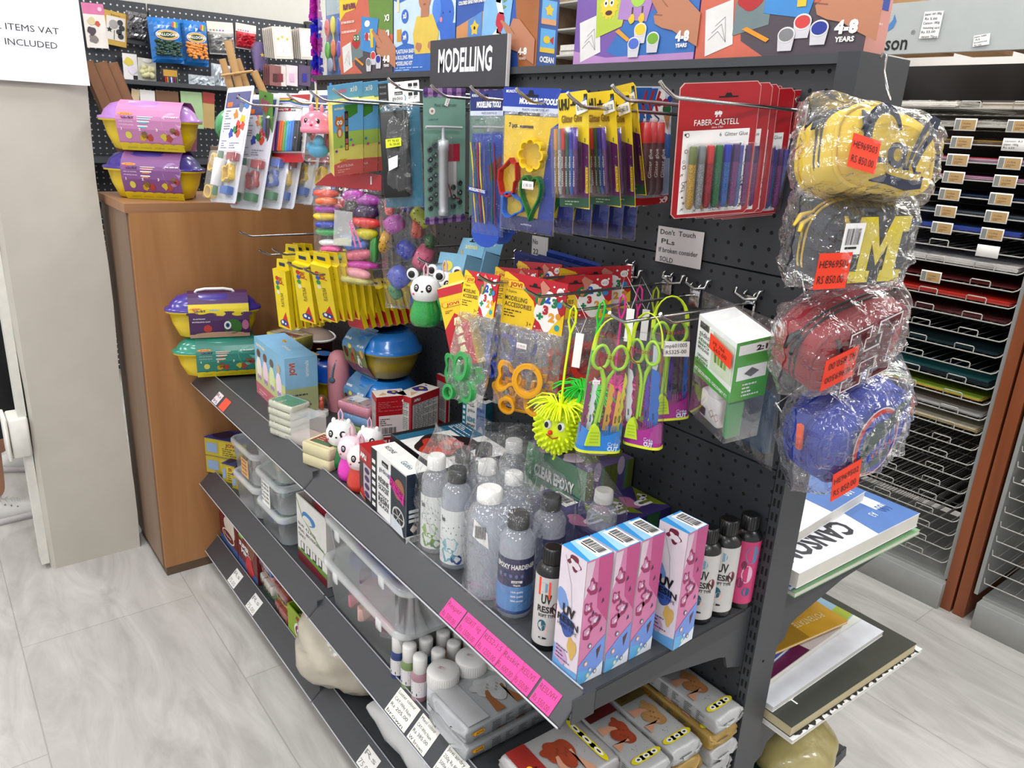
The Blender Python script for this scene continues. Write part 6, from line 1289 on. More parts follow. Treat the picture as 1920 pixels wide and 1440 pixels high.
def resine(kind):
    def f(g,W,H,D):
        DK=M('#17262f' if kind==0 else '#2c8aa0',.42);wt=M('#e4e4e2',.42);g.box(0,W,0,D,0,H,wt)
        g.rect(0,W*.17,0,H,DK,-.0005);
        for i in range(7):g.rect(W*.03,W*.13,H*(.12+.11*i),H*(.18+.11*i),wt,-.0008)
        g.rect(W*.32,W*.5,H*.86,H*.93,BLACK,-.0006);g.text('pébéo',W*.34,H*.875,H*.03,wt,w=W*.13,y=-.001);g.text('gédéo',W*.24,H*.75,H*.07,M('#3a484c',.5),w=W*.26,y=-.0008);g.disc(W*.52,H*.77,W*.03,M('#5a8ea0',.5),-.0008)
        if kind==0:
            for s_,z_,h_ in(('RÉSINE',.58,.075),('cristal',.53,.03),('GLACER',.47,.05),('EPOXY',.37,.04),('RESIN',.28,.075),('GLAZE',.21,.05)):g.text(s_,W*.22,H*z_,H*h_,M('#3a3d40',.5),w=W*.3,y=-.0008,bold=.02)
            g.rect(W*.58,W,H*.08,H*.98,M('#2f3a44',.45),-.0006);g.blob(W*.8,H*.7,W*.17,M('#a07050',.5),-.0009,3,.2,H*.14);g.disc(W*.8,H*.3,W*.17,M('#c8c8c8',.4),-.0009,H*.14);g.disc(W*.8,H*.3,W*.14,M('#23282c',.4),-.0011,H*.115);
            for a in(0,1.05,2.1):g.line([(W*.8-W*.14*math.cos(a),H*.3-H*.115*math.sin(a)),(W*.8+W*.14*math.cos(a),H*.3+H*.115*math.sin(a))],W*.012,M('#c8c8c8',.4),-.0013)
            g.rect(0,W,0,H*.07,BLACK,-.0008);g.flat([(W*.56,H*.82),(W*.95,H*.68),(W*.95,H*.53),(W*.56,H*.68)],M('#d8309c',.6),-.0016);g.text('PE766180',W*.59,H*.74,H*.05,BLACK,w=W*.33,y=-.002,rot=-.28);g.text('RS 1100-00',W*.59,H*.68,H*.05,BLACK,w=W*.33,y=-.002,rot=-.28);g.flat([(W*.6,H*.06),(W*.96,H*.06),(W*.9,H*.2),(W*.6,H*.26)],M('#cdd2d8',.5),-.0015)
            g.X=SIDE_R(W);g.rect(0,D,H*.0,H,M('#16293c',.42),-.0004);g.lines(D*.1,H*.8,D*.8,14,H*.03,M('#2a4258',.5),y=-.0008);g.rect(0,D*.8,0,H*.1,wt,-.0008);g.barcode(D*.1,D*.75,H*.01,H*.09,y=-.001,bg=False)
            for i in range(3):g.rect(D*.1,D*.5,H*(.3+.07*i),H*(.345+.07*i),M('#c8c8c8',.5),-.001)
            g.flat([(D*.15,H*.2),(D*.3,H*.27),(D*.45,H*.2),(D*.3,H*.13)],M('#d8c8c0',.5),-.001);g.X=TOP(H);g.rect(0,W,0,D,wt,-.0004);g.text('RÉSINE',W*.1,D*.4,D*.2,BLACK,w=W*.25,y=-.0008);g.text('Gédéo',W*.62,D*.3,D*.25,M('#3a7a90',.5),w=W*.25,y=-.0008);g.X=Matrix()
        else:
            for s_,z_,h_,c in(('RÉSINE',.55,.09,'#3f9ab0'),('EPOXY',.45,.05,'#2a2a2a'),('MOULAGE',.34,.07,'#2a2a2a')):g.text(s_,W*.22,H*z_,H*h_,M(c,.5),w=W*.34,y=-.0008,bold=.03)
            g.rect(W*.62,W,0,H,M('#7d92b4',.45),-.0006);g.text('PE766150',W*.66,H*.8,H*.08,M('#24408c',.5),w=W*.3,y=-.001);g.text('Rs 1150.00',W*.66,H*.66,H*.08,M('#24408c',.5),w=W*.3,y=-.001);g.disc(W*.82,H*.3,W*.12,M('#c8ccd4',.4),-.0009,H*.22)
            g.X=SIDE_R(W);g.rect(0,D,0,H,M('#3a8298',.42),-.0004);g.lines(D*.1,H*.8,D*.8,10,H*.04,M('#2d6a80',.5),y=-.0008);g.X=TOP(H);g.rect(0,W,0,D,wt,-.0004);g.rect(W*.6,W*.8,D*.2,D*.4,BLACK,-.0008);g.X=Matrix()
    return f
two('white and dark blue resin glazing box with a pink price label',(697,957),(761,1020),837,.05,resine(0))
carton('white and teal resin moulding box near the back of the shelf',(865,834),(907,850),742,.075,resine(1),h=.125)
# flat box with a red gem, lying on a hidden lower box
def gemlow(g,W,H,D):g.box(0,W,0,D,0,H,M('#1c1b1e',.45));g.lines(W*.05,H*.8,W*.8,4,H*.2,M('#8a8a8c',.5),y=-.0006)
def gem(g,W,H,D):
    g.box(0,W,0,D,0,H,M('#1a1c20',.42));g.X=TOP(H);wt=M('#e2e0de',.42);g.rect(0,W,0,D,wt,-.0004);g.rect(0,W*.5,D*.72,D,M('#2a6a86',.42),-.0006);g.rect(0,W*.2,0,D,M('#2a6a86',.42),-.0007);g.rect(0,W*.07,0,D,BLACK,-.0008);g.lines(W*.1,D*.95,W*.34,6,D*.035,wt,y=-.001)
    g.blob(W*.52,D*.42,W*.30,M('#2a1618',.42),-.0008,3,.2,D*.36);g.blob(W*.52,D*.36,W*.22,M('#b83a26',.42),-.001,5,.2,D*.26)
    for a,b_,r_,c in((.45,.3,.07,'#7a2018'),(.6,.42,.08,'#8c2a1e'),(.5,.5,.06,'#d05a3c'),(.38,.42,.06,'#5c1812'),(.62,.26,.06,'#cf4a30'),(.56,.58,.05,'#b0888c')):g.blob(W*a,D*b_,W*r_,M(c,.42),-.0012,int(a*90),.3)
    g.text('gédéo',W*.60,D*.74,D*.13,M('#2c3034',.5),w=W*.24,y=-.0012);g.disc(W*.9,D*.76,W*.045,M('#3f93a8',.5),-.0012);g.disc(W*.905,D*.77,W*.03,wt,-.0014);g.X=Matrix()
c0=Vector((-.70,-.285,ZD));gy=math.atan2(-.01,.155)+.02
o=G();gemlow(o,.20,.075,.16);ob=o.build('carton',None,frame(c0+Vector((.0,.01,.0005)),gy));tag(ob,'low black box lying under the box with the red gem','box')
o=G();gem(o,.205,.035,.17);ob=o.build('carton',None,frame(c0+Vector((0,0,.0763)),gy));tag(ob,'flat black and white box with a faceted red gem on its lid','box')
# epoxy kit boxes
GE,PU=M('#5a8f6a',.42),M('#6a5c94',.42);OL=M('#6f7a34',.42);LI=M('#b79aae',.42)
def epoxy(g,W,H,D):
    g.box(0,W,0,D,0,H,PU);g.rect(0,W,0,H,M('#7b9c84',.42),-.0004);g.blob(W*.75,H*.2,W*.3,PU,-.0006,3,.2,H*.4);g.blob(W*.1,H*.6,W*.14,M('#6cae80',.42),-.0006,4,.2,H*.4)
    wt=M('#f0eeee',.45);bk=M('#2a2a30',.5)
    for dx,dz,mt,yy in((.006,-.004,bk,-.0008),(0,0,wt,-.0011)):g.text('CLEAR EPOXY',W*(.14+dx),H*(.62+dz),H*.14,mt,w=W*.68,y=yy,bold=.05);g.text('RESIN KIT',W*(.28+dx),H*(.38+dz),H*.14,mt,w=W*.5,y=yy,bold=.05)
    g.X=SIDE_R(W);
    for a,b_,mt in((0,.3,OL),(.3,.62,PU),(.62,.75,GE),(.75,1,OL)):g.rect(D*a,D*b_,0,H,mt,-.0004)
    g.disc(D*.42,H*.96,D*.16,M('#c4b8cc',.45),-.0007,H*.12);g.text('CAUTION',D*.5,H*.28,H*.07,M('#b8b4c4',.5),w=D*.35,y=-.0008);g.lines(D*.4,H*.22,D*.5,3,H*.05,M('#9a94ac',.5),y=-.0008)
    g.X=TOP(H);g.rect(0,W,0,D,M('#6d5f86',.42),-.0004);g.blob(W*.3,D*.4,W*.2,LI,-.0006,5);g.blob(W*.6,D*.7,W*.25,OL,-.0006,6);g.blob(W*.65,D*.3,W*.12,M('#d4c4d0',.45),-.0008,9,.3);g.X=Matrix()
He=.158
c=P(1101.5,886,2,ZD+He);l=P(991,827,2,ZD+He);We=(c-l).length;yw=math.atan2((c-l).y,(c-l).x);De=.060
for i,lb in((0,'front green and violet clear epoxy resin kit box with white outlined lettering'),(1,'green and violet epoxy kit box behind the lettered one, against the back panel')):
    g=G();epoxy(g,We,He,De);o=g.build('carton',None,frame(Vector((l.x,l.y+(De+.001)*i,ZD+.0005)),yw));tag(o,lb,'box','green and violet epoxy kit boxes')
def purple(g,W,H,D):
    g.box(0,W,0,D,0,H,M('#44386f',.42));g.X=TOP(H);g.rect(0,W,0,D,M('#473b78',.42),-.0004);g.flat([(0,D*.7),(W*.5,D),(0,D)],GE,-.0005);g.flat([(W*.45,D),(W*.75,D*.35),(W*.95,D)],M('#7c8a2a',.42),-.0006);g.blob(W*.28,D*.6,W*.09,LI,-.0008,3,.2,D*.3);g.blob(W*.7,D*.12,W*.14,M('#b8789a',.42),-.0008,4,.2,D*.25)
    g.flat([(W*.1,D*.35),(W*.42,D*.35),(W*.42,D*.85),(W*.1,D*.85)],PAPER,-.001);g.barcode(W*.12,W*.4,D*.38,D*.82,y=-.0014,bg=False)
    g.text('U',W*.72,D*.2,D*.5,M('#e6e2e8',.45),w=W*.12,y=-.0012,bold=.06);g.line([(W*.62,D*.75),(W*.68,D*.85),(W*.72,D*.6)],D*.14,M('#e6e2e8',.45),-.0012)
    g.X=SIDE_R(W);g.rect(0,D,0,H,M('#3f3874',.42),-.0004);g.flat([(0,0),(D*.4,0),(D*.55,H),(0,H)],M('#3f6b48',.42),-.0006);g.text('CAUTION',D*.2,H*.35,H*.09,M('#b8b4c4',.5),w=D*.4,y=-.0008);g.lines(D*.2,H*.28,D*.6,3,H*.06,M('#7a7498',.5),y=-.0008);g.X=Matrix()
Hq=.098
cr=P(1384,927,2,ZD+Hq)
for i in range(3):
    g=G();Wq,Dq=.175,.062;g_m=frame(Vector((-.205-Wq/2+.035,-.2+.064*i,ZD+.0005)),.0)
    purple(g,Wq,Hq,Dq);o=g.build('carton',None,frame(Vector((cr.x-Wq-.035,min(-.066,cr.y-.002-Dq)-(2-i)*(Dq+.001),ZD+.0005)),.0));tag(o,('nearest','middle','rearmost')[i]+' of the three violet resin boxes with barcode labels on top','box','violet resin boxes')
# resin boxes with pink and blue pictures
def uvbox(g,W,H,D):
    wt=M('#dfd6dc',.38);pk=M('#c96a9c',.38);bl=M('#5f8fd0',.38);dk=M('#7a2a44',.4);g.box(0,W,0,D,0,H,wt)
    def art(w_,side):
        rd=random.Random(3+side)
        g.rect(0,w_,0,H,M('#dcd2da',.38)if not side else M('#d48ab0',.38),-.0003)
        if side:
            g.flat([(w_*.45,H),(w_,H),(w_,H*.45),(w_*.55,H*.6)],M('#c45a90',.38),-.0005);g.flat([(0,H*.99),(w_*.3,H*.99),(w_*.2,H*.8),(0,H*.7)],M('#dcc8d4',.38),-.0006)
            for a,b_,r_ in((.3,.78,.2),(.2,.62,.16),(.5,.5,.22),(.25,.42,.18)):g.blob(w_*a,H*b_,w_*r_,M('#a2346c',.38),-.0007,int(b_*60),.3,H*r_*.3);g.blob(w_*(a-.03),H*(b_+.01),w_*r_*.62,M('#cf9abb',.38),-.0008,int(b_*60),.35,H*r_*.16);g.blob(w_*(a+.02),H*b_,w_*r_*.3,M('#e2d4de',.38),-.0009,int(b_*50),.3,H*r_*.08)
            for a,b_ in((.55,.72),(.7,.62),(.35,.55),(.62,.48),(.75,.38)):g.flat([(w_*a,H*b_),(w_*(a+.1),H*(b_+.015)),(w_*(a+.06),H*(b_+.045))],M('#2a3c5c',.4),-.001)
        else:
            g.blob(w_*.55,H*.93,w_*.25,dk,-.0006,5,.35,H*.05);g.blob(w_*.58,H*.92,w_*.18,wt,-.0007,6,.3,H*.03);g.line([(w_*.2,H*.95),(w_*.5,H*.75),(w_*.6,H*.55)],w_*.02,M('#b4aab8',.4),-.0006);g.blob(w_*.2,H*.6,w_*.22,M('#7f9fd0',.38),-.0006,8,.2,H*.08)
        g.flat([(0,0),(w_,0),(w_,H*(.34 if side else .1)),(w_*.5,H*(.26 if side else .08)),(0,H*(.16 if side else .22))],M('#7f9ede' if side else '#6fa6d4',.38),-.0009)
        if not side:g.blob(w_*.45,H*.42,w_*.28,M('#3f62a8',.38),-.0008,9,.25,H*.09);g.blob(w_*.72,H*.27,w_*.18,M('#d0b068',.4),-.0010,4,.25,H*.08);g.blob(w_*.3,H*.15,w_*.25,M('#c8a8c8',.38),-.0010,6,.2,H*.07)
        else:
            g.flat([(0,0),(w_*.8,0),(w_*.4,H*.1),(0,H*.12)],M('#6fb2dc',.38),-.0011);g.flat([(w_*.3,0),(w_,0),(w_,H*.12)],M('#dfe4ec',.38),-.0012)
            for a,b_,r_,c in((.3,.16,.08,'#c89a78'),(.5,.09,.07,'#8fa4c8'),(.42,.05,.08,'#a8c8b0'),(.7,.06,.07,'#8a8a78'),(.4,.3,.07,'#5a7a90')):g.disc(w_*a,H*b_,w_*r_,M(c,.4),-.0014,H*r_*.3);g.disc(w_*a,H*b_,w_*r_*.6,M('#dfe0e8',.4),-.0016,H*r_*.18)
            g.flat([(w_*.68,H*.24),(w_*.86,H*.27),(w_*.74,H*.16)],M('#6a4030',.4),-.0014)
    art(W,0);bk=M('#15161a',.4)
    g.text('UV',W*.26,H*.50,H*.075,bk,w=W*.5,y=-.0016,bold=.05);g.text('RESIN',W*.08,H*.43,H*.05,bk,w=W*.84,y=-.0016,bold=.03);g.text('HARD TYPE',W*.1,H*.385,H*.028,bk,w=W*.78,y=-.0016);g.lines(W*.12,H*.22,W*.6,4,H*.03,M('#2a3a6c',.5),y=-.0016,h=H*.008)
    g.X=SIDE_R(W);art(D,1);g.X=TOP(H);g.rect(0,W,0,D,M('#4aa0dc',.38),-.0004);g.flat([(0,D*.3),(W,D*.1),(W,D*.5),(0,D*.6)],M('#a8d0ec',.38),-.0005);g.rect(W*.08,W*.98,D*.42,D*.97,PAPER,-.0008);g.barcode(W*.1,W*.96,D*.46,D*.95,y=-.0012,bg=False);g.X=Matrix()
ub=[((1031,1249),(1075,1287),1017),((1122,1250),(1140,1265),1010),((1176,1232),(1194,1246),1000),((1241,1205),(1260,1220),973)]
c=P(1075,1287,2,ZD);Hu=ztop(c,1051)
Wu,Du=.052,.048
cs=[(Vector((.006,-.384,0)),-.02),(Vector((.008,-.332,0)),.0),(Vector((.008,-.281,0)),.0),(P(1260,1220,2,ZD),.05)]
for i,(c_,yw_)in enumerate(cs):
    g=G();uvbox(g,Wu,Hu*.985,Du);X=Vector((math.cos(yw_),math.sin(yw_),0));o_=Vector((c_.x,c_.y,ZD+.0005))-X*Wu;o=g.build('resin_box',None,frame(o_,yw_));tag(o,('pink and blue resin box nearest to the shelf corner, its black lettering in full view','second pink and blue resin box from the shelf corner','third pink and blue resin box from the shelf corner','pink and blue resin box standing apart behind the row of three')[i],'box','pink and blue resin boxes')
# dark capped resin bottles
def uvbottle(u,v,label,kind,r=.0225,H=.165):
    c=at(u,v,ZD+.0005,r);t=thing('resin_bottle',label,'bottle',frame(c,.75),'black capped resin bottles');g=G();bk=M('#121214',.35,coat=.2)
    g.lathe([(r*.98,0),(r,.003),(r,H*.76),(r*.97,H*.79),(r*.8,H*.83),(r*.62,H*.85)],bk,24,caps=True);g.build('bottle',t)
    g=G();wt=M('#c9c6c4',.42)if kind!=2 else M('#c8487c',.42);g.lathe([(r*1.005,H*.06),(r*1.005,H*.76)],wt,24,caps=False)
    def on(pts,mat,k=1.012):g.add([(r*k*math.sin(a),-r*k*math.cos(a),z)for a,z in pts],[tuple(range(len(pts)))],mat)
    def tx(s_,a0,z,h,w_,mat,bold=.03):
        vs_,fs,x0,x1=glyphs(s_,bold);kx=w_/(x1-x0);on2=[(a0+(p.x-x0)*kx,z+p.y*h/.69)for p in vs_];g.add([(r*1.02*math.sin(a),-r*1.02*math.cos(a),z_)for a,z_ in on2],fs,mat)
    def patch(a,z,ra,rz,c,k=1.012):on([(a+ra*math.cos(q),z+rz*math.sin(q))for q in[2*math.pi*i/14 for i in range(14)]],M(c,.42),k)
    if kind!=2:
        tx('UV',-.45,H*.50,H*.09,.7,bk);tx('RESIN',-.7,H*.41,H*.06,1.4,bk);tx('SOFT TYPE',-.6,H*.36,H*.03,1.2,bk);patch(.55,H*.45,.3,H*.06,'#8a2a44',1.01);patch(-.3,H*.27,.3,H*.06,'#1f6a7a');patch(-.1,H*.24,.25,H*.04,'#d8c0b8');patch(-.3,H*.66,.4,H*.05,'#7fa4b4',1.008);patch(-.2,H*.14,.3,H*.012,'#2a2a2c')
    else:
        patch(.4,H*.62,.5,H*.1,'#4f93b4');patch(.2,H*.4,.4,H*.1,'#e0b8cc');patch(-.2,H*.3,.25,H*.06,'#8c2a60');patch(.3,H*.2,.3,H*.05,'#3a6a90');patch(-.1,H*.5,.2,H*.05,'#7a2a50');on([(-1.2,H*.08),(-.8,H*.08),(-.8,H*.74),(-1.2,H*.74)],M('#d4cfd0',.42),1.01)
    g.build('printed_label',t)
    g=G();g.lathe([(r*.6,H*.85),(r*.62,H*.86),(r*.6,H),(r*.5,H*1.005)],bk,20)
    for i in range(20):a=2*math.pi*i/20;g.tube([(r*.61*math.cos(a),r*.61*math.sin(a),H*.86),(r*.61*math.cos(a),r*.61*math.sin(a),H*.99)],r*.03,bk,4)
    g.build('screw_cap',t);return t,r,H
t_,r_,H_=uvbottle(1024,1222,'black capped resin bottle with orange price label, left of the pink boxes',0)
g=G();g.add([(-.0236*math.cos(a),-.0236*math.sin(a),z)for a,z in((.9,H_*.58),(1.7,H_*.55),(1.7,H_*.72),(.9,H_*.76))],[(0,1,2,3)],M('#ee5522',.6));
g.build('orange_label',t_)
uvbottle(1312,1172,'grey labelled resin bottle mostly hidden behind the single pink box',0);uvbottle(1348,1158,'black capped resin bottle with a small white price sticker, second from the back panel',0,.024,.168);uvbottle(1388,1142,'black capped bottle with a pink and blue picture, nearest to the back panel',2,.023,.165)
# clear bottles of resin in bags
LIQ=film('#e3eaf2',.05,1.0,.0,5,.05)
def clear_bottle(u,v,label,cap,r,H,lab,colr=None,yaw=.78,z=ZD,sh=.78):
    c=at(u,v,z+.001,r);t=thing('clear_bottle',label,'bottle',frame(c,yaw),'clear bottles of resin and hardener in bags');g=G()
    g.lathe([(r*.9,0),(r,.004),(r,H*sh*.96),(r*.95,H*sh),(r*.7,H*(sh+.05)),(r*.5,H*(sh+.07)),(r*.5,H*(sh+.1))],film('#eef2f8',.16,1.2,.03,8,.06),26);g.build('bottle',t)
    g=G();g.lathe([(r*.9,.002),(r*.93,.005),(r*.93,H*sh*.9),(r*.01,H*sh*.901)],film('#eef2fa',.14,.3,.0,8,.2),24);g.build('liquid',t)
    g=G();cm_=M('#e6e5e2' if cap=='w' else '#1d1d20',.35,coat=.2);rc=r*(.62 if cap=='w' else .62);g.lathe([(rc,H*(sh+.09)),(rc*1.02,H*(sh+.1)),(rc*.98,H*.99),(rc*.85,H)],cm_,22);g.build('screw_cap',t)
    if lab:
        g=G();z0,z1=H*.06,H*.62
        def arc(a0,a1,za,zb,mat,k=1.015,n=10):
            for i in range(n):p0,p1=a0+(a1-a0)*i/n,a0+(a1-a0)*(i+1)/n;g.add([(r*k*math.sin(p0),-r*k*math.cos(p0),za),(r*k*math.sin(p1),-r*k*math.cos(p1),za),(r*k*math.sin(p1),-r*k*math.cos(p1),zb),(r*k*math.sin(p0),-r*k*math.cos(p0),zb)],[(0,1,2,3)],mat)
        def tx(s_,a0,z,h,w_,mat,bold=.03,k=1.03):
            vs_,fs,x0,x1=glyphs(s_,bold);kx=w_/(x1-x0);g.add([(r*k*math.sin(a0+(p.x-x0)*kx),-r*k*math.cos(a0+(p.x-x0)*kx),z+p.y*h/.69)for p in vs_],fs,mat)
        def sp(a,z,ra,rz,c,k=1.022,seed=1):rd=random.Random(seed);g.add([(r*k*math.sin(q_),-r*k*math.cos(q_),zz_)for q_,zz_ in[(a+ra*rd.uniform(.7,1.2)*math.cos(q),z+rz*rd.uniform(.7,1.2)*math.sin(q))for q in[2*math.pi*i/18 for i in range(18)]]],[tuple(range(18))],M(c,.45))
        if lab in('green','teal'):
            arc(-1.3,1.0,z0,z1,M('#dcdedc',.45));cc=('#6f9a3c','#8aae4a','#4f8048')if lab=='green' else('#6aa4b0','#8fbcc4','#2a4a8c')
            sp(-.2,H*.26,.6,H*.09,cc[1]);sp(-.3,H*.16,.5,H*.08,cc[0],1.026,2);sp(.3,H*.12,.4,H*.05,cc[2],1.03,3)
            for i in range(10):sp(-.8+.17*i,H*(.42+.05*math.sin(i*3)),.03,H*.008,'#3a4a4a',1.026,i+1)
            tx('Resin',-.9,H*.5,H*.05,.35,M('#2a2c30',.5))
        elif lab=='hard':
            arc(-1.5,1.5,z0,z1,M('#20285c',.45));arc(-1.5,1.5,z0+.002,H*.34,M('#5f93c8',.45),1.022);arc(-1.5,1.5,z0,H*.09,M('#2c4c8c',.45),1.03);tx('EPOXY HARDENER',-1.1,H*.52,H*.045,2.4,WHITE);arc(-.1,.5,H*.38,H*.405,WHITE,1.025,4);tx('A B glue',-.05,H*.382,H*.018,.4,BLACK);tx('Weight',-.0,H*.35,H*.02,.4,WHITE)
            for i in range(5):sp(-.8+.32*i,H*.45,.09,H*.02,'#6a74a8',1.024,0+i)
            for i in range(3):tx('High quality',-.1,H*(.28-.045*i),H*.02,.7,M('#dfe8f4',.5))
        elif lab=='epo':arc(-.7,1.6,z0+.02,z1,M('#2a3068',.45));tx('EPOXY',.0,H*.52,H*.045,1.0,WHITE)
        g.build('printed_label',t)
    return t,c
B={}
B['g']=clear_bottle(812,1040,'tall clear bottle with a green splashed label and white cap','w',.0265,.185,'green')
B['t']=clear_bottle(850,1070,'tall clear bottle with a teal splashed label and black cap','k',.0265,.185,'teal')
B['b']=clear_bottle(908,1128,'large clear bottle of pale liquid with a barcode sticker on its bag','w',.034,.19,None,sh=.80)
B['h']=clear_bottle(962,1162,'clear epoxy hardener bottle with dark blue label and black cap, frontmost','k',.0285,.175,'hard')
B['e']=clear_bottle(1022,1120,'clear bottle with dark blue label and black cap, behind the hardener bottle','k',.0275,.175,'epo')
B['w']=clear_bottle(1120,1092,'clear white capped bottle under a loose clear bag behind the pink boxes','w',.0265,.165,None)
B['x']=clear_bottle(905,1040,'white capped clear bottle in the second row of the bags','w',.0265,.175,None)
B['y']=clear_bottle(955,1048,'white capped clear bottle in the third row of the bags','w',.0265,.16,None)
B['z']=clear_bottle(900,990,'black capped clear bottle behind the splashed label bottles','k',.0265,.165,None)
B['v']=clear_bottle(955,990,'white capped clear bottle nearest the moulding box','w',.0265,.175,None)
B['u']=clear_bottle(862,985,'low black capped bottle half hidden beside the gem box','k',.0245,.145,None)
g=G();r_=.034*1.12;t_,c_=B['b']
g.add([(r_*math.sin(a),-r_*math.cos(a),z)for a,z in((-.55,.118),(-.2,.110),(.2,.100),(.12,.128),(-.2,.140),(-.5,.150))],[(0,1,2,3,4,5)],PAPER);
for i in range(9):a=-.42+.055*i;g.add([(r_*1.01*math.sin(a),-r_*1.01*math.cos(a),z)for z in(.118,.140)]+[(r_*1.01*math.sin(a+.03),-r_*1.01*math.cos(a+.03),z)for z in(.138,.116)],[(0,1,2,3)],BLACK)
g.build('barcode_sticker',t_)
def wrap(keys,label,H,top,seed,lean=(0,0)):
    """loose clear bag around a group of bottles: oval tube that gathers to a flattened crumpled top"""
    cs=[B[k][1]for k in keys];rr_=.031;c=sum(cs,Vector())/len(cs);d=(cs[-1]-cs[0])if len(cs)>1 else Vector((1,0,0));L_=(d.length/2 if len(cs)>1 else 0)+rr_+.005;d=d.normalized()if d.length>1e-4 else Vector((1,0,0));yaw=math.atan2(d.y,d.x);wy=rr_+.006
    t=thing('clear_bag',label,'bag',frame(Vector((c.x,c.y,ZD+.001)),yaw),'loose clear bags around the bottles');g=G();n=40;rings=[];nz=26
    for j in range(nz+1):
        f=j/nz;z=f*H;k=1 if f<.72 else 1-(f-.72)/.28*.1;ky=1 if f<.68 else max(.06,1-((f-.68)/.32)**1.1*.97)
        ring=[]
        for i in range(n):
            a=2*math.pi*i/n;cx,sy=math.cos(a),math.sin(a);e=.55
            x=L_*k*abs(cx)**e*(1 if cx>0 else-1);y=wy*ky*abs(sy)**e*(1 if sy>0 else-1);nn=mn.noise(Vector((x*40+seed,y*40,z*22)));n2=mn.noise(Vector((x*90+seed,y*60,z*70)))
            amp=(.0035+.010*max(0,f-.6));x+=nn*amp+lean[0]*max(0,f-.7);y+=nn*amp+n2*.003+lean[1]*max(0,f-.7);ring.append((x,y,max(0,z+(top*(1-(cx*.5+.5))if f>.85 else 0)*(f-.85)*6+nn*.004*(f>.1))))
        rings.append(ring)
    g.loft(rings,FILM_CRINKLE,False,caps=False);g.build('film',t);return t
wrap(['g','t'],'clear bag around the two splashed label bottles',.225,.02,3,(.06,0))
wrap(['b','h'],'clear bag around the large bottle and the hardener bottle',.22,.03,7,(0,.05))
wrap(['x','y'],'clear bag around the white capped second row bottles',.215,.02,11,(.08,.02))
wrap(['e'],'clear bag around the dark blue labelled bottle',.215,.02,15)
wrap(['z','v'],'clear bag around the rear bottles beside the moulding box',.205,.02,19,(.05,-.02))
wrap(['w'],'loose clear bag over the white capped bottle behind the pink boxes',.20,.03,23,(-.3,.1))
# small animal bottles
for(u,v,body,lb,s_,yw_,hd)in((636,880,'#2c8a4a','white panda headed bottle with green body on the shelf',1.15,.8,'#e9ece9'),(656,905,'#d83ab8','pink rabbit headed bottle with magenta body',1.12,.9,'#ecd2dc'),(674,925,'#c83a22','white rabbit headed bottle with red body',1.12,.95,'#ecdcdc'),(690,888,'#b8b4b8','white rabbit headed bottle behind the pink one',1.12,.8,'#eceaea')):
    panda(frame(at(u,v,ZD+.0005,.0245),yw_),body,lb,s_*(1.22 if u==636 else 1.15),.1,head=hd,ears=False)
# pink bottle, dome toy
t=thing('soft_bottle','smooth pink rounded bottle with a grey blue strap','bottle',frame(at(633,772,ZD+.0005,.02),.8));Hb=ztop(at(633,772,ZD,.02),657);r_=.029
g=G();g.lathe([(r_*.96,0),(r_,.004),(r_,Hb*.72),(r_*.93,Hb*.86),(r_*.72,Hb*.95),(r_*.4,Hb*.99),(.001,Hb)],M('#d99aa4',.5,0,.02),28);g.build('body',t)
g=G();g.tube([(r_*.1,-r_*.8,Hb*.88),(-r_*.1,-r_*.98,Hb*.76),(-r_*.25,-r_*.99,Hb*.6)],.003,M('#6d8795',.6),8);g.ell((-r_*.28,-r_*1.0,Hb*.55),(.009,.005,.008),M('#5f7986',.6),12,8);g.build('strap',t)
t=thing('dome_toy','small clear dome with an orange figure inside','toy',frame(at(601,783,ZD+.0005,.016),.8));g=G();g.lathe([(.017,0),(.018,.004),(.017,.014)],WHITE,20);g.build('base',t)
g=G();g.ell((0,0,.03),(.007,.007,.014),M('#c8541c',.4),10,8);g.ell((0,0,.046),(.006,.006,.007),M('#d8602a',.4),10,8);g.build('figure',t);g=G();g.lathe([(.0165,.014),(.0165,.035),(.0135,.048),(.008,.056),(.0005,.059)],film(milk=.02,bump=.02,bs=6,shine=1.3,rough=.04),20,caps=False);g.build('dome',t)
# packs, tubs and little boxes at the far half of the shelf
def flatpack(label,u,v,z,W,D,H,c,ctop,yaw=.5,wrapf=True,name='clay_pack',cat='clay pack',group=None,paint=None):
    g=G();g.rbox(0,W,0,D,0,H,.006,M(c,.45));g.X=TOP(H);g.rect(W*.06,W*.94,D*.1,D*.9,M(ctop,.45),-.0006);
    if paint:paint(g,W,D)
    g.X=Matrix();m=frame(P(u,v,2,z),yaw);t=thing(name,label,cat,T(0,0,0)@m,group);g.build('pack',t)
    if wrapf:g=G();g.rbox(-.002,W+.002,-.002,D+.002,-.000,H+.003,.008,FILM_CRINKLE);g.build('clear_wrap',t)
    return t
for i in range(5):
    flatpack(('bottom','second','third','fourth','topmost')[i]+' of the wrapped white and green clay packs stacked at the shelf front',505-(i%2)*1.5,812,ZD+.0005,.085,.06,.0155,'#c9c9b8','#3f8f4c' if i==4 else '#9a9a68',.3,group='wrapped white and green clay packs').location.z+=.0178*i
def clearbox(label,u,v,W,D,H,yaw,inner,z=ZD,name='clear_box',milk=.10):
    t=thing(name,label,'clear box',frame(P(u,v,2,z+.0005),yaw));g=G();g.box(0,W,0,D,0,H,film(milk=milk,bump=.05,bs=9,shine=1.2,rough=.08));g.build('case',t)
    if inner:g=G();g.box(W*.03,W*.97,D*.04,D*.96,.001,H*.3,M(inner,.5));g.build('insert',t)
    return t
clearbox('empty looking clear acrylic box in front of the dome toy',545,828,.07,.05,.075,.3,'#d8c6ba',milk=.34)
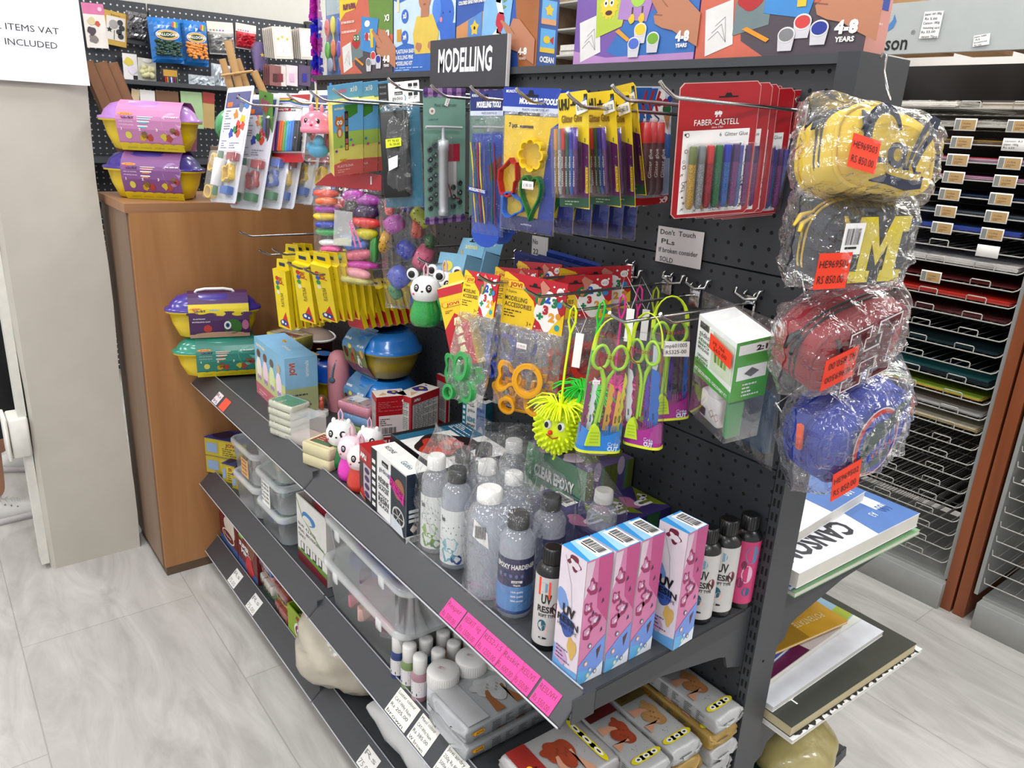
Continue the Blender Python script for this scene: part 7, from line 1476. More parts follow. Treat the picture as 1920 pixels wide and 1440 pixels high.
def stampart(g,W,D):g.rect(W*.12,W*.88,D*.2,D*.8,M('#8a4446',.5),-.0009);g.lines(W*.2,D*.7,W*.5,3,D*.12,M('#c8a48a',.5),y=-.0012);g.rect(W*.2,W*.8,D*.2,D*.38,M('#5c7a5c',.5),-.0012)
for i in range(2):flatpack(('lower','upper')[i]+' cream stamp box with a dark red printed lid, left of the panda bottles',566,868,ZD+.0005,.085,.075,.026,'#cfc6a4','#d8cfae',.35,False,'stamp_box','stamp box','cream stamp boxes',stampart if i else None).location.z+=.0268*i
flatpack('wooden stamp set under a clear lid behind the cream stamp boxes',590,835,ZD+.0005,.10,.09,.02,'#c9a892','#a8605a',.3,True,'stamp_set','stamp set')
def pinkart(g,W,D):
    g.rect(W*.1,W*.5,D*.3,D*.9,PAPER,-.0009)
    rd=random.Random(2)
    for i in range(14):g.blob(W*rd.uniform(.1,.9),D*rd.uniform(.1,.9),W*.05,M(rd.choice(('#8fb4d0','#c89a90','#9aa86a')),.5),-.001,i)
for i in range(3):flatpack(('bottom','middle','top')[i]+' of the three flat pink and blue patterned boxes beside the red boxes',633,806,ZD+.0005,.105,.078,.024,('#8ba05a','#6f97c0','#c8899c')[i],('#a8b470','#9fc0da','#c9a89a')[i],.35,True,'play_dough_box','box','flat patterned boxes',pinkart).location.z+=.0272*i
# animal tubs
def tub(label,u,v,z,yaw,W,D,H,body,lid,sleeve,s0=.12,s1=.62,name='animal_tub'):
    t=pot(frame(P(u,v,2,z+.0005),yaw),label,lid,sleeve,'#c9cd96',('','#ffffff'),W,D,H,style=1,sx=(s0,s1),body=body);return t
def animal_tub(label,m,W,D,H,body,lid):
    t=thing('animal_tub',label,'modelling tub',m,'blue lidded animal tubs');hb=H*.55;N_=32
    def ring(w_,d,z,p=2.3):return[(W/2+w_/2*abs(math.cos(a))**(2/p)*(1 if math.cos(a)>0 else-1),D/2+d/2*abs(math.sin(a))**(2/p)*(1 if math.sin(a)>0 else-1),z)for a in[2*math.pi*i/N_ for i in range(N_)]]
    g=G();g.loft([ring(W*.6,D*.62,0),ring(W*.68,D*.7,H*.03),ring(W*.86,D*.86,hb*.55),ring(W*.93,D*.93,hb*.93),ring(W,D,hb*.94),ring(W,D,hb)],M(body,.32,0,.03,coat=.4));g.build('tub',t)
    g=G();g.loft([ring(W*1.01,D*1.01,hb),ring(W*1.01,D*1.01,hb+H*.05),ring(W*.94,D*.94,hb+H*.08),ring(W*.86,D*.86,hb+H*.24),ring(W*.66,D*.66,hb+H*.38),ring(W*.6,D*.5,hb+H*.36),ring(W*.4,D*.3,hb+H*.36)],M(lid,.25,0,.03,coat=.5));g.build('lid',t)
    # sleeve around one end: open band across the width
    prof=[(D*.18,0),(D*.04,hb*.45),(-D*.02,hb),(-D*.01,hb+H*.1),(D*.1,hb+H*.28),(D*.25,hb+H*.42),(D*.75,hb+H*.42),(D*.9,hb+H*.28),(D*1.02,hb),(D*.96,hb*.45),(D*.82,0)]
    g=G();mb=M('#86b6dc',.4);xa,xb=W*.17,W*.66
    sec=len(prof)
    for i in range(sec-1):
        c=('#b98aa0','#a8b480','#86b6dc','#86b6dc','#86b6dc','#7fb2dc','#7fb2dc','#86b6dc','#86b6dc','#a8b480')[i]
        (ya,za),(yb_,zb)=prof[i],prof[i+1];g.add([(xa,ya,za),(xb,ya,za),(xb,yb_,zb),(xa,yb_,zb)],[(0,1,2,3)],M(c,.4));g.add([(xa,ya,za),(xb,ya,za),(xb,yb_,zb),(xa,yb_,zb)],[(3,2,1,0)],M(c,.4))
    def F2(a,b_,off=.001):
        k=b_*3.999;i=int(k);f=k-i;return(xa+(xb-xa)*a,prof[i][0]+(prof[i+1][0]-prof[i][0])*f-off,prof[i][1]+(prof[i+1][1]-prof[i][1])*f)
    def sh_(a,b_,ra,rb,c,off=.001):g.add([F2(a+ra*math.cos(q),max(0,b_+rb*math.sin(q)),off)for q in[2*math.pi*i/14 for i in range(14)]],[tuple(range(14))],M(c,.45))
    for a,b_,c in((.15,.42,'#6a3a24'),(.35,.62,'#e0cf5a'),(.52,.5,'#a87a50'),(.4,.3,'#c04a40'),(.7,.3,'#e6e0da'),(.88,.5,'#c8a060')):sh_(a,b_,.08,.1,c);sh_(a,b_+.08,.05,.05,c,.0014);sh_(a-.02,b_+.09,.01,.012,'#202020',.0018);sh_(a+.02,b_+.09,.01,.012,'#202020',.0018)
    for s_,a,b_,w_ in(('animals',.05,.84,.26),('x6 x24',.66,.74,.28)):
        vs_,fs,x0,x1=glyphs(s_,.03);kx=w_/(x1-x0);g.add([F2(a+(p.x-x0)*kx,min(.99,b_+p.y*.09),.0016)for p in vs_],fs,WHITE)
    g.X=T(0,0,hb+H*.421)@Matrix.Rotation(-math.pi/2,4,'X');g.disc((xa+xb)/2+W*.04,D*.52,W*.14,M('#2a7fc0',.3,coat=.4),-.001,D*.16);g.text('animals',xa+W*.03,D*.33,D*.07,M('#d8b060',.5),w=W*.3,y=-.0014,bold=.05);g.disc(xa+W*.06,D*.6,W*.035,M('#d8b890',.5),-.0014);g.X=Matrix()
    g.build('printed_sleeve',t);return t
AW,AD,AH=.20,.165,.125
def tubm(z,k):
    c=P(742,655,2,ZD+AH*1.45);ya=.12;X=Vector((math.cos(ya),math.sin(ya),0));Y=Vector((-math.sin(ya),math.cos(ya),0));o=c-X*AW*k/2-Y*AD/2;o.z=ZD+.0005+z;o.y=min(o.y,-.012-AD-AW*.13);return frame(o,ya)
pA=P(720,745,2,ZD);
animal_tub('lower blue lidded animal tub, under the big one',tubm(0,.97),AW*.97,AD,AH,'#2a74b8','#2a7fc4')
animal_tub('upper blue lidded animal tub with khaki base, standing on the lower tub',tubm(AH*.975+.002,1),AW,AD*1.0,AH*1.02,'#a8983c','#2a83cc')
animal_tub('blue and yellow tub behind the pink bottle',frame(Vector((P(612,700,2,ZD+.075).x-.095,P(612,700,2,ZD+.075).y-.075,ZD+.0005)),.12),.19,.13,.13,'#d0b81c','#1f66cc')
t=thing('slime_tub','dark red tub with a swirled lid and white rim, behind the blue yellow tub','tub',T(*(P(560,700,2,ZD)+Vector((-.02,.06,.0005)))));g=G();g.lathe([(.06,0),(.065,.005),(.075,.09),(.08,.105)],M('#8c1f30',.35,coat=.3),28,sy=.7);g.build('tub',t)
g=G();g.lathe([(.088,.105),(.09,.108),(.086,.112),(.08,.109)],WHITE,28,sy=.7);g.build('rim',t);g=G();g.lathe([(.08,.108),(.06,.122),(.03,.128),(.001,.13)],M('#a8978c',.25,0,.3,coat=.6,ns=9),24,sy=.7,c=(.01,0,0));g.build('swirled_lid',t)
def soapart(g,W,D):g.rect(W*.3,W*.9,D*.2,D*.5,M('#8a3a30',.5),-.0009)
for i in range(4):
    flatpack(('bottom','second','third','topmost')[i]+' of the wrapped yellow and red clay blocks stacked at the back',500+3*(i%2),712,ZD+.0005,.12,.07,.034,('#b8a83a','#c8b830','#bfb04a','#c8bc60')[i],('#c8503c','#b8b090','#c04a38','#c9c4b0')[i],.35,True,'clay_block_pack','clay pack','wrapped yellow clay blocks',soapart).location.z+=.0372*i
# wooden letter block toy box
g=G();g.box(0,.10,0,.07,0,.085,M('#a88c6a',.5));
rd=random.Random(3)
for i in range(3):
    for j in range(3):g.rect(.005+.032*i,.033+.032*i,.004+.026*j,.028+.026*j,M('#bda27c',.5),-.0005);g.text(rd.choice('XOABCHEN'),.012+.032*i,.008+.026*j,.013,M(rd.choice(('#3f6a90','#a8443a','#3f7a4a','#3a3a6a')),.5),y=-.0009,bold=.04)
g.box(-.003,.103,-.003,.073,.085,.092,M('#a9906c',.5));o=g.build('letter_block_box',None,frame(P(812,768,2,ZD)+Vector((0,0,.0005)),.45));tag(o,'wooden letter block box behind the red and white boxes','toy box')
# price strips on the ticket rail
def rail_label(u0,u1,label,col,rows,zr,name='price_strip',y0=None,slope=True,ink='#7a2060',hgt=.034,gap=.0048,grp='pink price strips on the main shelf edge',dz=0,low=.0,cat='price label'):
    ya=-(DEP+.001)-.02;xa=P(u0[0],u0[1],1,ya).x;xb=P(u1[0],u1[1],1,ya).x;W=abs(xb-xa);g=G();th=math.atan2(.040,.040)
    g.box(0,W,-.0003,0,0,hgt,M(col,.6,0,.02))
    for i,s_ in enumerate(rows):g.text(s_,W*.06,hgt*(1-(i+.8)/len(rows)),hgt/len(rows)*.5,M(ink,.6),w=W*.8,y=-.0006,rot=.02*(-1)**i)
    # rail plane leans: top inwards; local z runs up the slope
    base=Vector((min(xa,xb),-(DEP+.001)-.040+.003-gap*.72+low,zr-.036+.0035-gap*.6+low+.0));m=Matrix.Translation(base)@Matrix.Rotation(-math.pi/4,4,'X');o=g.build(name,None,m);tag(o,label,cat,grp);return o
for i,(a,b_,rows)in enumerate((((843,1127),(872,1160),('Resper','Rs 500.00')),((874,1158),(909,1190),('RESKIT 1kg','Rs 1500.00')),((910,1190),(949,1222),('RES2-1:5','Rs 1250.00')),((947,1222),(981,1250),('Reskit','Rs 600.00')),((980,1250),(1010,1278),('RESUVS','Rs 550.00')),((1014,1284),(1050,1320),('RESUVH','Rs 550.00')))):
    rail_label(a,b_,('first','second','third','fourth','fifth','nearest, separate')[i]+' neon pink price strip on the main shelf edge, counting towards the viewer','#f03c9c',rows,ZD)
rail_label((409,735),(418,745),'small white ticket at the far end of the main shelf edge','#d8cfd4',('Rs','95'),ZD,grp='small tickets far along the shelf edge');rail_label((422,752),(432,762),'small orange red ticket at the far end of the main shelf edge','#e0502c',('',),ZD,grp='small tickets far along the shelf edge')
# ================================================================ second shelf
z2=Z2+.0005
def jar_box(g,W,H,D):
    g.box(0,W,0,D,0,H,M('#b8a630',.45));g.rect(W*.35,W*.98,H*.1,H*.9,M('#c8b438',.45),-.0004);g.text('JOVI',W*.5,H*.66,H*.18,M('#a0442c',.5),w=W*.25,y=-.0008,bold=.04);g.lines(W*.42,H*.55,W*.5,4,H*.12,M('#6a6030',.5),y=-.0008);g.rect(W*.04,W*.3,H*.2,H*.75,M('#8ea4c0',.45),-.0006)
    g.X=TOP(H);g.rect(-.002,W+.002,-.002,D,M('#3a4a90',.42),-.0006);g.disc(W*.28,D*.5,W*.24,M('#3a2a50',.42),-.0009,D*.38);g.disc(W*.8,D*.6,W*.2,M('#2c3f80',.42),-.0009,D*.34);g.X=Matrix()
m0=frame(P(388,884,2,z2)+Vector((0,0,0)),.62)
for i in range(2):
    g=G();jar_box(g,.15,.058,.075);o=g.build('paint_jar_box',None,T(0,0,.0588*i)@m0);tag(o,('lower','upper')[i]+' yellow and blue paint jar box at the far end of the second shelf','paint box','yellow and blue paint boxes')
for i,(u,v,h)in enumerate(((418,902,.06),(436,915,.045))):
    g=G();jar_box(g,.05,h,.06);o=g.build('paint_jar_box',None,frame(P(u,v,2,z2),.5));tag(o,('small blue topped yellow paint box beside the stacked pair','smallest yellow paint box, touching the clear containers')[i],'paint box','yellow and blue paint boxes')
def container(label,o,yaw,W,D,H,contents,lidh=.012,name='clear_container',lab=None,r=.025,taper=.9,tint=.3,clips=False):
    t=thing(name,label,'container',frame(o,yaw),'clear plastic containers');g=G();pl=film('#f4f8f8',tint,.9,.03,6,.12)
    cx,cy=W/2,D/2
    def ring(k,z,rr_=r,n=5):
        o_=[];hx,hy=W/2*k,D/2*k
        for q,(sx,sy)in enumerate(((1,1),(-1,1),(-1,-1),(1,-1))):
            for i in range(n+1):a=(q+i/n)*math.pi/2;o_.append((cx+sx*(hx-rr_)+rr_*math.cos(a),cy+sy*(hy-rr_)+rr_*math.sin(a),z))
        return o_
    g.loft([ring(taper-.03,0),ring(taper,.004),ring(.985,H-lidh),ring(1.0,H-lidh)],pl,True,caps=False);g.add(ring(taper-.03,0),[tuple(range(24))],pl);g.build('tub',t)
    g=G();g.loft([ring(1.02,H-lidh-.004),ring(1.03,H-lidh),ring(1.03,H-.003),ring(1.0,H),ring(.93,H),ring(.91,H-.004)],film('#f8fafa',.38,.9,.0,6,.12),True,caps=False);g.add(ring(.91,H-.004),[tuple(range(24))],film('#f4f6f6',.2,.9,.0,6,.1));g.build('lid',t)
    if clips:
        for x in(W*.2,W*.75):q=G();q.rbox(x,x+.022,-.006,-.002,H-.03,H-.006,.002,film('#f8fafa',.5,.9,.0,6,.12));q.build('lid_clip',t)
    rd=random.Random(int(W*9999+H*99))
    for i in range(contents[0]):
        c=rd.choice(contents[1]);q=G();a,b_=W*rd.uniform(.22,.8),D*(rd.uniform(.17,.3)if i%2 else rd.uniform(.3,.8));s_=min(W,D)*rd.uniform(.14,.22);zz_=min(s_*.5+.012+rd.random()*(H-lidh-s_-.02),H-lidh-s_*.6-.006)
        q.X=T(a,b_,max(zz_,.014))@Matrix.Rotation(rd.uniform(0,3),4,'Z');
        if i%3:q.rbox(-s_,s_,-s_*.5,s_*.5,-s_*.3,s_*.3,s_*.12,M(c,.4))
        else:q.ell((0,0,0),(s_*.9,s_*.6,s_*.35),M(c,.35),12,8)
        q.build('content',t)
    if lab:q=G();q.X=T(0,-.0015,0);lab(q);q.build('label',t)
    return t
def L1(q):
    q.rect(.075,.125,.012,.065,M('#d8aa78',.6),.004)
    for i in range(4):q.text(('clay','tools','50.00','each')[i],.08,.055-.012*i,.007,M('#8a6a50',.6),w=.035,y=.0034)
PB=P(440,940,2,z2)
oA=P(438,936,2,z2);cA=(9,['#c8706a','#7a7a8c','#d8a870','#9a8a90','#c0a0a0'])
container('lower clear container of the stack beside the yellow paint boxes',oA,.03,.175,.19,.10,(7,['#8a94a0','#c8c8c8','#9aa89a']))
container('upper clear container with an orange label, beside the yellow paint boxes',oA+Vector((0,0,.101)),.03,.175,.19,.10,cA,lab=L1)
g=G();g.flat([(.05,.02),(.075,.03),(.062,.045)],M('#d8482c',.5),0)
oB=P(482,983,2,z2)
def L2(q):
    q.rect(.045,.098,.0,.07,M('#e4e4e0',.6),.003)
    for i in range(5):q.text(('Sculpey','Rs 60.00','Cernit','62g blk','Rs 100.00')[i],.048,.058-.012*i,.007,M('#3a3a3c',.6),w=.044,y=.0024)
container('lowest clear container with green wrapped pieces',oB,.03,.168,.20,.088,(9,['#8fc0a4','#6a7ab0','#a8c8b0','#8090b8']))
container('middle clear container with a handwritten white label and pale blue sticks',oB+Vector((0,0,.089)),.03,.168,.20,.088,(9,['#7fb8c8','#a8c8d0','#5a6a80','#8fc4d0']),lab=L2)
container('top clear container with a grey blue tool inside, tucked under the shelf edge',oB+Vector((.0,0,.178)),.03,.165,.20,.088,(6,['#6a7f90','#8fb4a0','#c8a83c']))
def cartonp(g,W,H,D):
    wt=M('#dcdad6',.55);t_=.003;g.box(0,W,0,t_,0,H,wt).box(0,W,D-t_,D,0,H,wt).box(0,t_,t_,D-t_,0,H,wt).box(W-t_,W,t_,D-t_,0,H,wt).box(t_,W-t_,t_,D-t_,0,t_,wt)
    g.rect(0,W,0,H*.17,M('#7a2230',.5),-.0004);g.flat([(0,H*.16),(W,H*.12),(W,H*.2),(0,H*.19)],M('#6f9a3c',.5),-.0006);g.blob(W*.42,H*.76,W*.22,M('#3f88c0',.5),-.0006,4,.1,H*.08);g.blob(W*.38,H*.73,W*.16,wt,-.0008,5,.1,H*.05);g.line([(0,H*.95),(W*.2,H*.72),(W*.8,H*.5),(W,H*.46)],.003,M('#8fae4a',.5),-.0007)
    for i,s_ in enumerate(('N.W. 4.2 KGS','MEAS. 38X196X200mm','ONLY')):g.text(s_,W*.05,H*(.56-.08*i),H*.045,M('#4a4c50',.5),w=W*(.6,.86,.25)[i],y=-.0008)
    for i in range(4):g.rect(W*(.12+.2*i),W*(.24+.2*i),H*.2,H*.33,M('#3a3a3c',.5),-.0008);g.rect(W*(.14+.2*i),W*(.22+.2*i),H*.23,H*.33,wt,-.001)
oC=P(560,1046,2,z2)
g=G();cartonp(g,.165,.185,.17);t=g.build('open_carton',None,frame(oC,.02));tag(t,'open white printed carton on the second shelf between containers and large bins','carton')
for i,(a,b_,c,lb)in enumerate(((.06,.05,'#b83a4a','red wrapped pack sticking out of the open carton'),(.10,.09,'#2a4a90','blue wrapped pack sticking out of the open carton'),(.04,.11,'#c0505a','rear red wrapped pack in the open carton'))):
    g=G();g.rbox(-.035,.035,-.018,.018,0,.195,.012,M(c,.4));bag(g,-.045,.045,0.003,.215,.028,FILM_CRINKLE,i+3,.006,10,10);g.X=Matrix();o=g.build('wrapped_pack',None,frame(oC,.02)@T(a,b_,.0045));tag(o,lb,'pack','wrapped packs in the open carton')
oD=Vector((-.835,-.392,z2))
pur=['#6a5a9c','#8a70a8','#7a3a6a','#9a88b8','#5a6aa8','#c05a70']
container('lower large clear bin with clips on the second shelf',oD,.0,.365,.27,.120,(14,['#cfc4c8','#c8808c','#b8b4bc','#c8a8a0','#d0506a']),r=.035,name='storage_bin',clips=True,tint=.3)
container('upper large clear bin of violet packs with clips on its lid',oD+Vector((.03,-.006,.121)),-.02,.37,.275,.122,(16,pur),r=.035,name='storage_bin',clips=True,tint=.22)
# little paint bottles
def paint(u,v,label,col,h=.098,r=.0165,first=False,group='small white capped paint bottles'):
    c=P(u,v,2,z2+h);t=thing('paint_bottle',label,'paint bottle',frame(Vector((c.x,c.y,z2)),.8),group);g=G()
    g.lathe([(r*.95,0),(r,.003),(r,h*.56),(r*.92,h*.62),(r*.72,h*.66)],M(col,.4,coat=.2),18);g.build('bottle',t)
    g=G();z0,z1=h*.12,h*.48
    for i in range(8):
        a0,a1=-1.4+.35*i,-1.05+.35*i;g.add([(r*1.02*math.sin(a),-r*1.02*math.cos(a),z)for a,z in((a0,z0),(a1,z0),(a1,z1),(a0,z1))],[(0,1,2,3)],M('#d8d4d6',.5))
    for k in range(5):g.add([(r*1.04*math.sin(a),-r*1.04*math.cos(a),z)for a,z in((-.9,z1-.005-.006*k),(.2+.1*(k%3),z1-.005-.006*k),(.2+.1*(k%3),z1-.003-.006*k),(-.9,z1-.003-.006*k))],[(0,1,2,3)],M('#8a8690',.5))
    g.add([(r*1.05*math.sin(a),-r*1.05*math.cos(a),z)for a,z in((-.9,z0+.003),(-.1,z0+.003),(-.1,z0+.009),(-.9,z0+.009))],[(0,1,2,3)],M('#3a2f6a',.5));g.build('label',t)
    g=G();g.lathe([(r*.80,h*.64),(r*.84,h*.645),(r*.86,h*.96),(r*.8,h),(r*.3,h*1.002)],M('#e4e2df',.4),20);g.build('cap',t);return t
pts=[(748,1190,'#28407c','blue'),(768,1208,'#7d9462','green'),(788,1229,'#b08a94','dusty pink'),(784,1181,'#a83a50','red'),(799,1196,'#2a5a78','teal'),(822,1219,'#3f8a8c','turquoise'),(831,1184,'#c8a03c','yellow'),(851,1204,'#c89a50','ochre'),(815,1170,'#5a6a70','grey'),(842,1163,'#8a5a8c','violet'),(862,1176,'#7a4a3c','brown'),(882,1192,'#3a4a3a','dark green'),(872,1160,'#a8b0b8','silver')]
for i,(u,v,c,n)in enumerate(pts):paint(u,v,n+' paint bottle with a white cap on the second shelf'+(', in the front row' if i<3 else ', in the cluster behind'),c)
def bigjar(u,v,label,h=.095,r=.031,col='#c9cbd0'):
    c=P(u,v,2,z2+h);t=thing('paint_jar',label,'jar',frame(Vector((c.x,c.y,z2)),.5),'large white capped jars');g=G();g.lathe([(r*.93,0),(r*.96,.003),(r*.96,h*.7),(r*.85,h*.73)],M(col,.4),26);g.build('jar',t)
    g=G();g.lathe([(r*.99,h*.7),(r,h*.71),(r,h*.96),(r*.93,h),(r*.4,h*1.003)],M('#e2e0dd',.42),40)
    for i in range(44):a=2*math.pi*i/44;g.tube([(r*1.0*math.cos(a),r*math.sin(a),h*.73),(r*1.0*math.cos(a),r*math.sin(a),h*.95)],r*.018,M('#dddbd8',.45),3)
    g.X=TOP(h*1.004);g.rect(-.010,.004,-.004,.004,M('#dcd2d2',.5),-.0004);g.lines(-.009,.003,.012,3,.0024,M('#b06a70',.5),y=-.0008);g.build('lid',t)
bigjar(831,1254,'large white lidded jar in front of the silver clay packs');bigjar(884,1230,'large white lidded jar behind the first, beside the silver clay packs',.10);bigjar(935,1222,'large white lidded jar mostly hidden by the shelf edge',.095)
# foil clay packs
def clay_pack(m,W,D,H,label,colr='#b0b2b4',clay='#b8b8b8',skin='#9a6a44',brand=True,group='foil packs of air dry clay',flip=False,endc=None):
    """soft foil brick: long along x, printed on top, crimped ends"""
    t=thing('clay_pack',label,'clay pack',m,group);g=G();fo=M(colr,.38,.15,.05,bump=.12,bs=30);n=28;rings=[]
    prof=[(-.045,.10,.5),(-.02,.55,.3),(0,.88,.12),(.03,.98,.03),(.5,1.0,0),(.97,.98,.03),(1.0,.88,.12),(1.02,.55,.3),(1.045,.10,.5)]
    for i,(f,k,dz)in enumerate(prof):
        ring=[]
        for j in range(n):
            a=2*math.pi*j/n;c,s_=math.cos(a),math.sin(a);y=D/2+D/2*(.4+.6*k if k<.5 else .97)*abs(c)**.35*(1 if c>0 else-1);z=H/2+H/2*k*abs(s_)**.35*(1 if s_>0 else-1)
            w_=(.0022 if k<.9 else .0006);ring.append((W*f+random.uniform(-w_,w_),y+random.uniform(-w_,w_),max(.0003,z+(random.uniform(-w_,w_)if s_>0 else abs(random.uniform(0,w_))*(k<.9)))))
        rings.append(ring)
    g.loft(rings,fo,True,caps=True)
    ZT=H*1.0+.0009;g.X=TOP(ZT);x0=W*.0
    ec=endc or '#b8b8ba';g.flat([(W*.03,D*.06),(W*.27,D*.06),(W*.27,D*.94),(W*.03,D*.94)],M(ec,.42,0,.04),-.0003)
    if endc:
        jovi(g,W*.08,D*.55,D*.2,-.0008,rot=0,w=W*.16)if False else None
        X0=g.X;g.X=X0@T(W*.06,0,D*.08)@Matrix.Rotation(0,4,'Y');g.X=X0
    # clay lump and hands
    g.blob(W*.52,D*.52,W*.16,M(clay,.5,0,.12,ns=60),-.0006,4,.22,D*.26);g.blob(W*.42,D*.6,W*.08,M(clay,.5,0,.12,ns=60),-.0007,7,.3,D*.15)
    for a,b_,c_ in((.42,.12,1),(.66,.12,-1)):
        g.flat([(W*(a-.06),D*.06),(W*(a+.05),D*.06),(W*(a+.03*c_),D*.36),(W*(a+.05*c_),D*.5),(W*(a+.015*c_),D*.5),(W*(a-.03),D*.38)],M(skin,.5),-.001)
    for i in range(7):g.disc(W*(.42+.03*i),D*(.44+.05*((i*5)%4)),W*.012,M({'#b8b8b8':'#9a9a9b','#9c4a30':'#84402a'}.get(clay,'#8f6a44'),.55),-.0008,D*.03)
    # yellow strip of three marks
    for k_ in range(3):g.disc(W*.865,D*(.25+.25*k_),W*.04,M('#dcd028',.45),-.0006,D*.2)
    g.rect(W*.825,W*.905,D*.2,D*.8,M('#dcd028',.45),-.0005)
    for k_ in range(3):g.disc(W*.865,D*(.25+.25*k_),W*.027,WHITE,-.0009,D*.09);g.disc(W*.865,D*(.25+.25*k_),W*.012,M('#4a4a3a',.5),-.0011,D*.045)
    rd=random.Random(4)
    for i in range(8):g.disc(W*rd.uniform(.72,.8),D*rd.uniform(.3,.8),W*.004,M('#4a4a50',.5),-.0007,n=6)
    g.X=T(0,-.0006,0) # side face
    tx=M('#66686a',.5)
    jovi(g,W*.06,H*.5,H*.26,0,w=W*.13);g.text('AIR DRY CLAY',W*.06,H*.3,H*.12,BLACK,w=W*.13,y=-.0004);
    for i in range(4):g.lines(W*(.28+.16*i),H*.8,W*.1,6,H*.11,tx,y=-.0002,seed=i)
    g.X=SIDE_R(W*1.0)@T(0,-.0065,0);g.lines(D*.2,H*.7,D*.5,2,H*.2,tx,y=0)
    if endc:
        g.X=TOP(ZT);k=D*.012
        for rr_,cc_ in((0,1),):
            X0=TOP(ZT)@T(W*.25,0,D*.10)@Matrix.Rotation(-math.pi/2,4,'Y');g.X=X0
            jovi(g,D*.06,W*.10,W*.075,-.0012,w=D*.42);g.text('AIR DRY',D*.06,W*.055,W*.03,BLACK if endc=='#a03a34' else M('#4a3a20',.5),w=D*.38,y=-.0012,bold=.02);g.text('CLAY',D*.06,W*.015,W*.03,BLACK if endc=='#a03a34' else M('#4a3a20',.5),w=D*.2,y=-.0012,bold=.02)
    g.X=Matrix();g.build('foil_pack',t);return t
# silver stack, long side facing +x, printed end towards the back
for i in range(2):
    m=Matrix.Translation(Vector((-.232,-.392,z2+.0375*i)))@rotz(math.pi/2+(.02 if i else-.01))
    clay_pack(m,.19,.125,.036,('lower','upper')[i]+' silver white air dry clay pack beside the small paint bottles',group='silver air dry clay packs')
# right hand stacks on the second shelf
clr=M('#c8c8c8')
A0=Vector((-.02,-.398,z2))
for i in range(3):clay_pack(Matrix.Translation(A0+Vector((0,0,.0355*i)))@rotz(math.pi/2-.02),.158,.118,.035,('bottom','middle','top')[i]+' terracotta air dry clay pack in the nearest stack, red printed end forward','#b4b2b2','#9c4a30','#c89a80',endc='#a03a34',group='terracotta clay packs, nearest stack')
for s_i,(y0,n,cc,ec,nm,dx)in enumerate(((-.205+.03,3,'#9c4a30','#6a2a2a','second',0),(-.13+.035,4,'#b08a5c','#6a5c34','third',.0),(-.055+.005,4,'#a87a50','#6a5c34','rearmost',.012))):
    y0=(-.160,-.084,-.002)[s_i]-.074;n=(3,3,4)[s_i]
    for i in range(n):
        gold=s_i>0 and i==n-2
        clay_pack(Matrix.Translation(Vector((-.145+dx+.004*(i%2),y0+.002*(i%2),z2+.0355*i)))@rotz(-.03+.02*(i%2)),.172,.072,.035,('bottom','second','third','top')[i if i<n-1 else 3]+' clay pack of the '+nm+' stack from the front, under the main shelf end','#b09458' if gold else '#b4b4b4',cc,'#c89a80',endc=ec,group='clay packs, '+nm+' stack')
# handwritten tickets on the second shelf's edge
for i,(a,b_,rows,lb)in enumerate((((738,1310),(775,1345),('Luster colour','CAY-Wht Num','Rs 205.00','brown'),'handwritten white ticket below the small paint bottles'),((780,1350),(812,1382),('Mixol colour','CAY-Wht Num','Rs 385.00','W brown'),'second handwritten white ticket, below the silver clay packs'),((830,1395),(868,1435),('Jovi airdry','250g Rs 80.00','500g Rs 150','1000g Rs 250'),'nearest handwritten white ticket on the second shelf edge'))):
    o=rail_label(a,b_,lb,'#e2e0da',rows,Z2,name='price_ticket',ink='#4a4a4c',hgt=.052,grp='handwritten tickets on the second shelf')
# ================================================================ bottom shelf
z3=Z3+.0005
def redbox(k):
    def f(g,W,H,D):
        g.box(0,W,0,D,0,H,M('#7a2a28',.45));g.rect(0,W,0,H*.16,M('#4a6aa0',.45),-.0004)
        if k==0:g.blob(W*.6,H*.55,W*.3,M('#d8cfc4',.5),-.0007,3,.2,H*.3);g.disc(W*.5,H*.28,W*.34,M('#e0d8cc',.5),-.0009,H*.14);g.disc(W*.5,H*.28,W*.3,M('#7a2a28',.45),-.0011,H*.11);g.text('Super',W*.28,H*.26,H*.06,WHITE,w=W*.4,y=-.0014)
        else:g.text('SUPER',W*.1,H*.5,H*.1,WHITE,w=W*.5,y=-.0007,bold=.04);g.text('MIND',W*.2,H*.36,H*.1,WHITE,w=W*.5,y=-.0007,bold=.04);g.rect(W*.1,W*.3,H*.7,H*.82,M('#6ac83c',.5),-.0008);g.blob(W*.7,H*.7,W*.2,M('#8a5a3c',.5),-.0006,4);g.blob(W*.6,H*.2,W*.2,M('#c83a3c',.5),-.0008,5)
        g.text('K',W*.08,H*.86,H*.06,WHITE,w=W*.06,y=-.0008)
        g.X=TOP(H);g.rect(0,W,0,D,M('#c9c8c6',.45),-.0005);g.X=Matrix()
    return f
for i in range(2):
    g=G();redbox(i)(g,.165,(.150,.140)[i],.15);o=g.build('game_box',None,frame(Vector((-1.655+.17*i,-.378,z3)),.0));tag(o,('dark red box with white hand shapes at the far end of the bottom shelf','dark red game box with a green sticker on the bottom shelf')[i],'box','dark red boxes on the bottom shelf')
cols=[('#2a8a4a','green'),('#c9c8c2','white'),('#b02a2c','red'),('#2a5aa8','blue'),('#2f7a3c','dark green'),('#a02a38','crimson'),('#d8c83c','yellow'),('#8a2a38','maroon'),('#d8b83c','golden')]
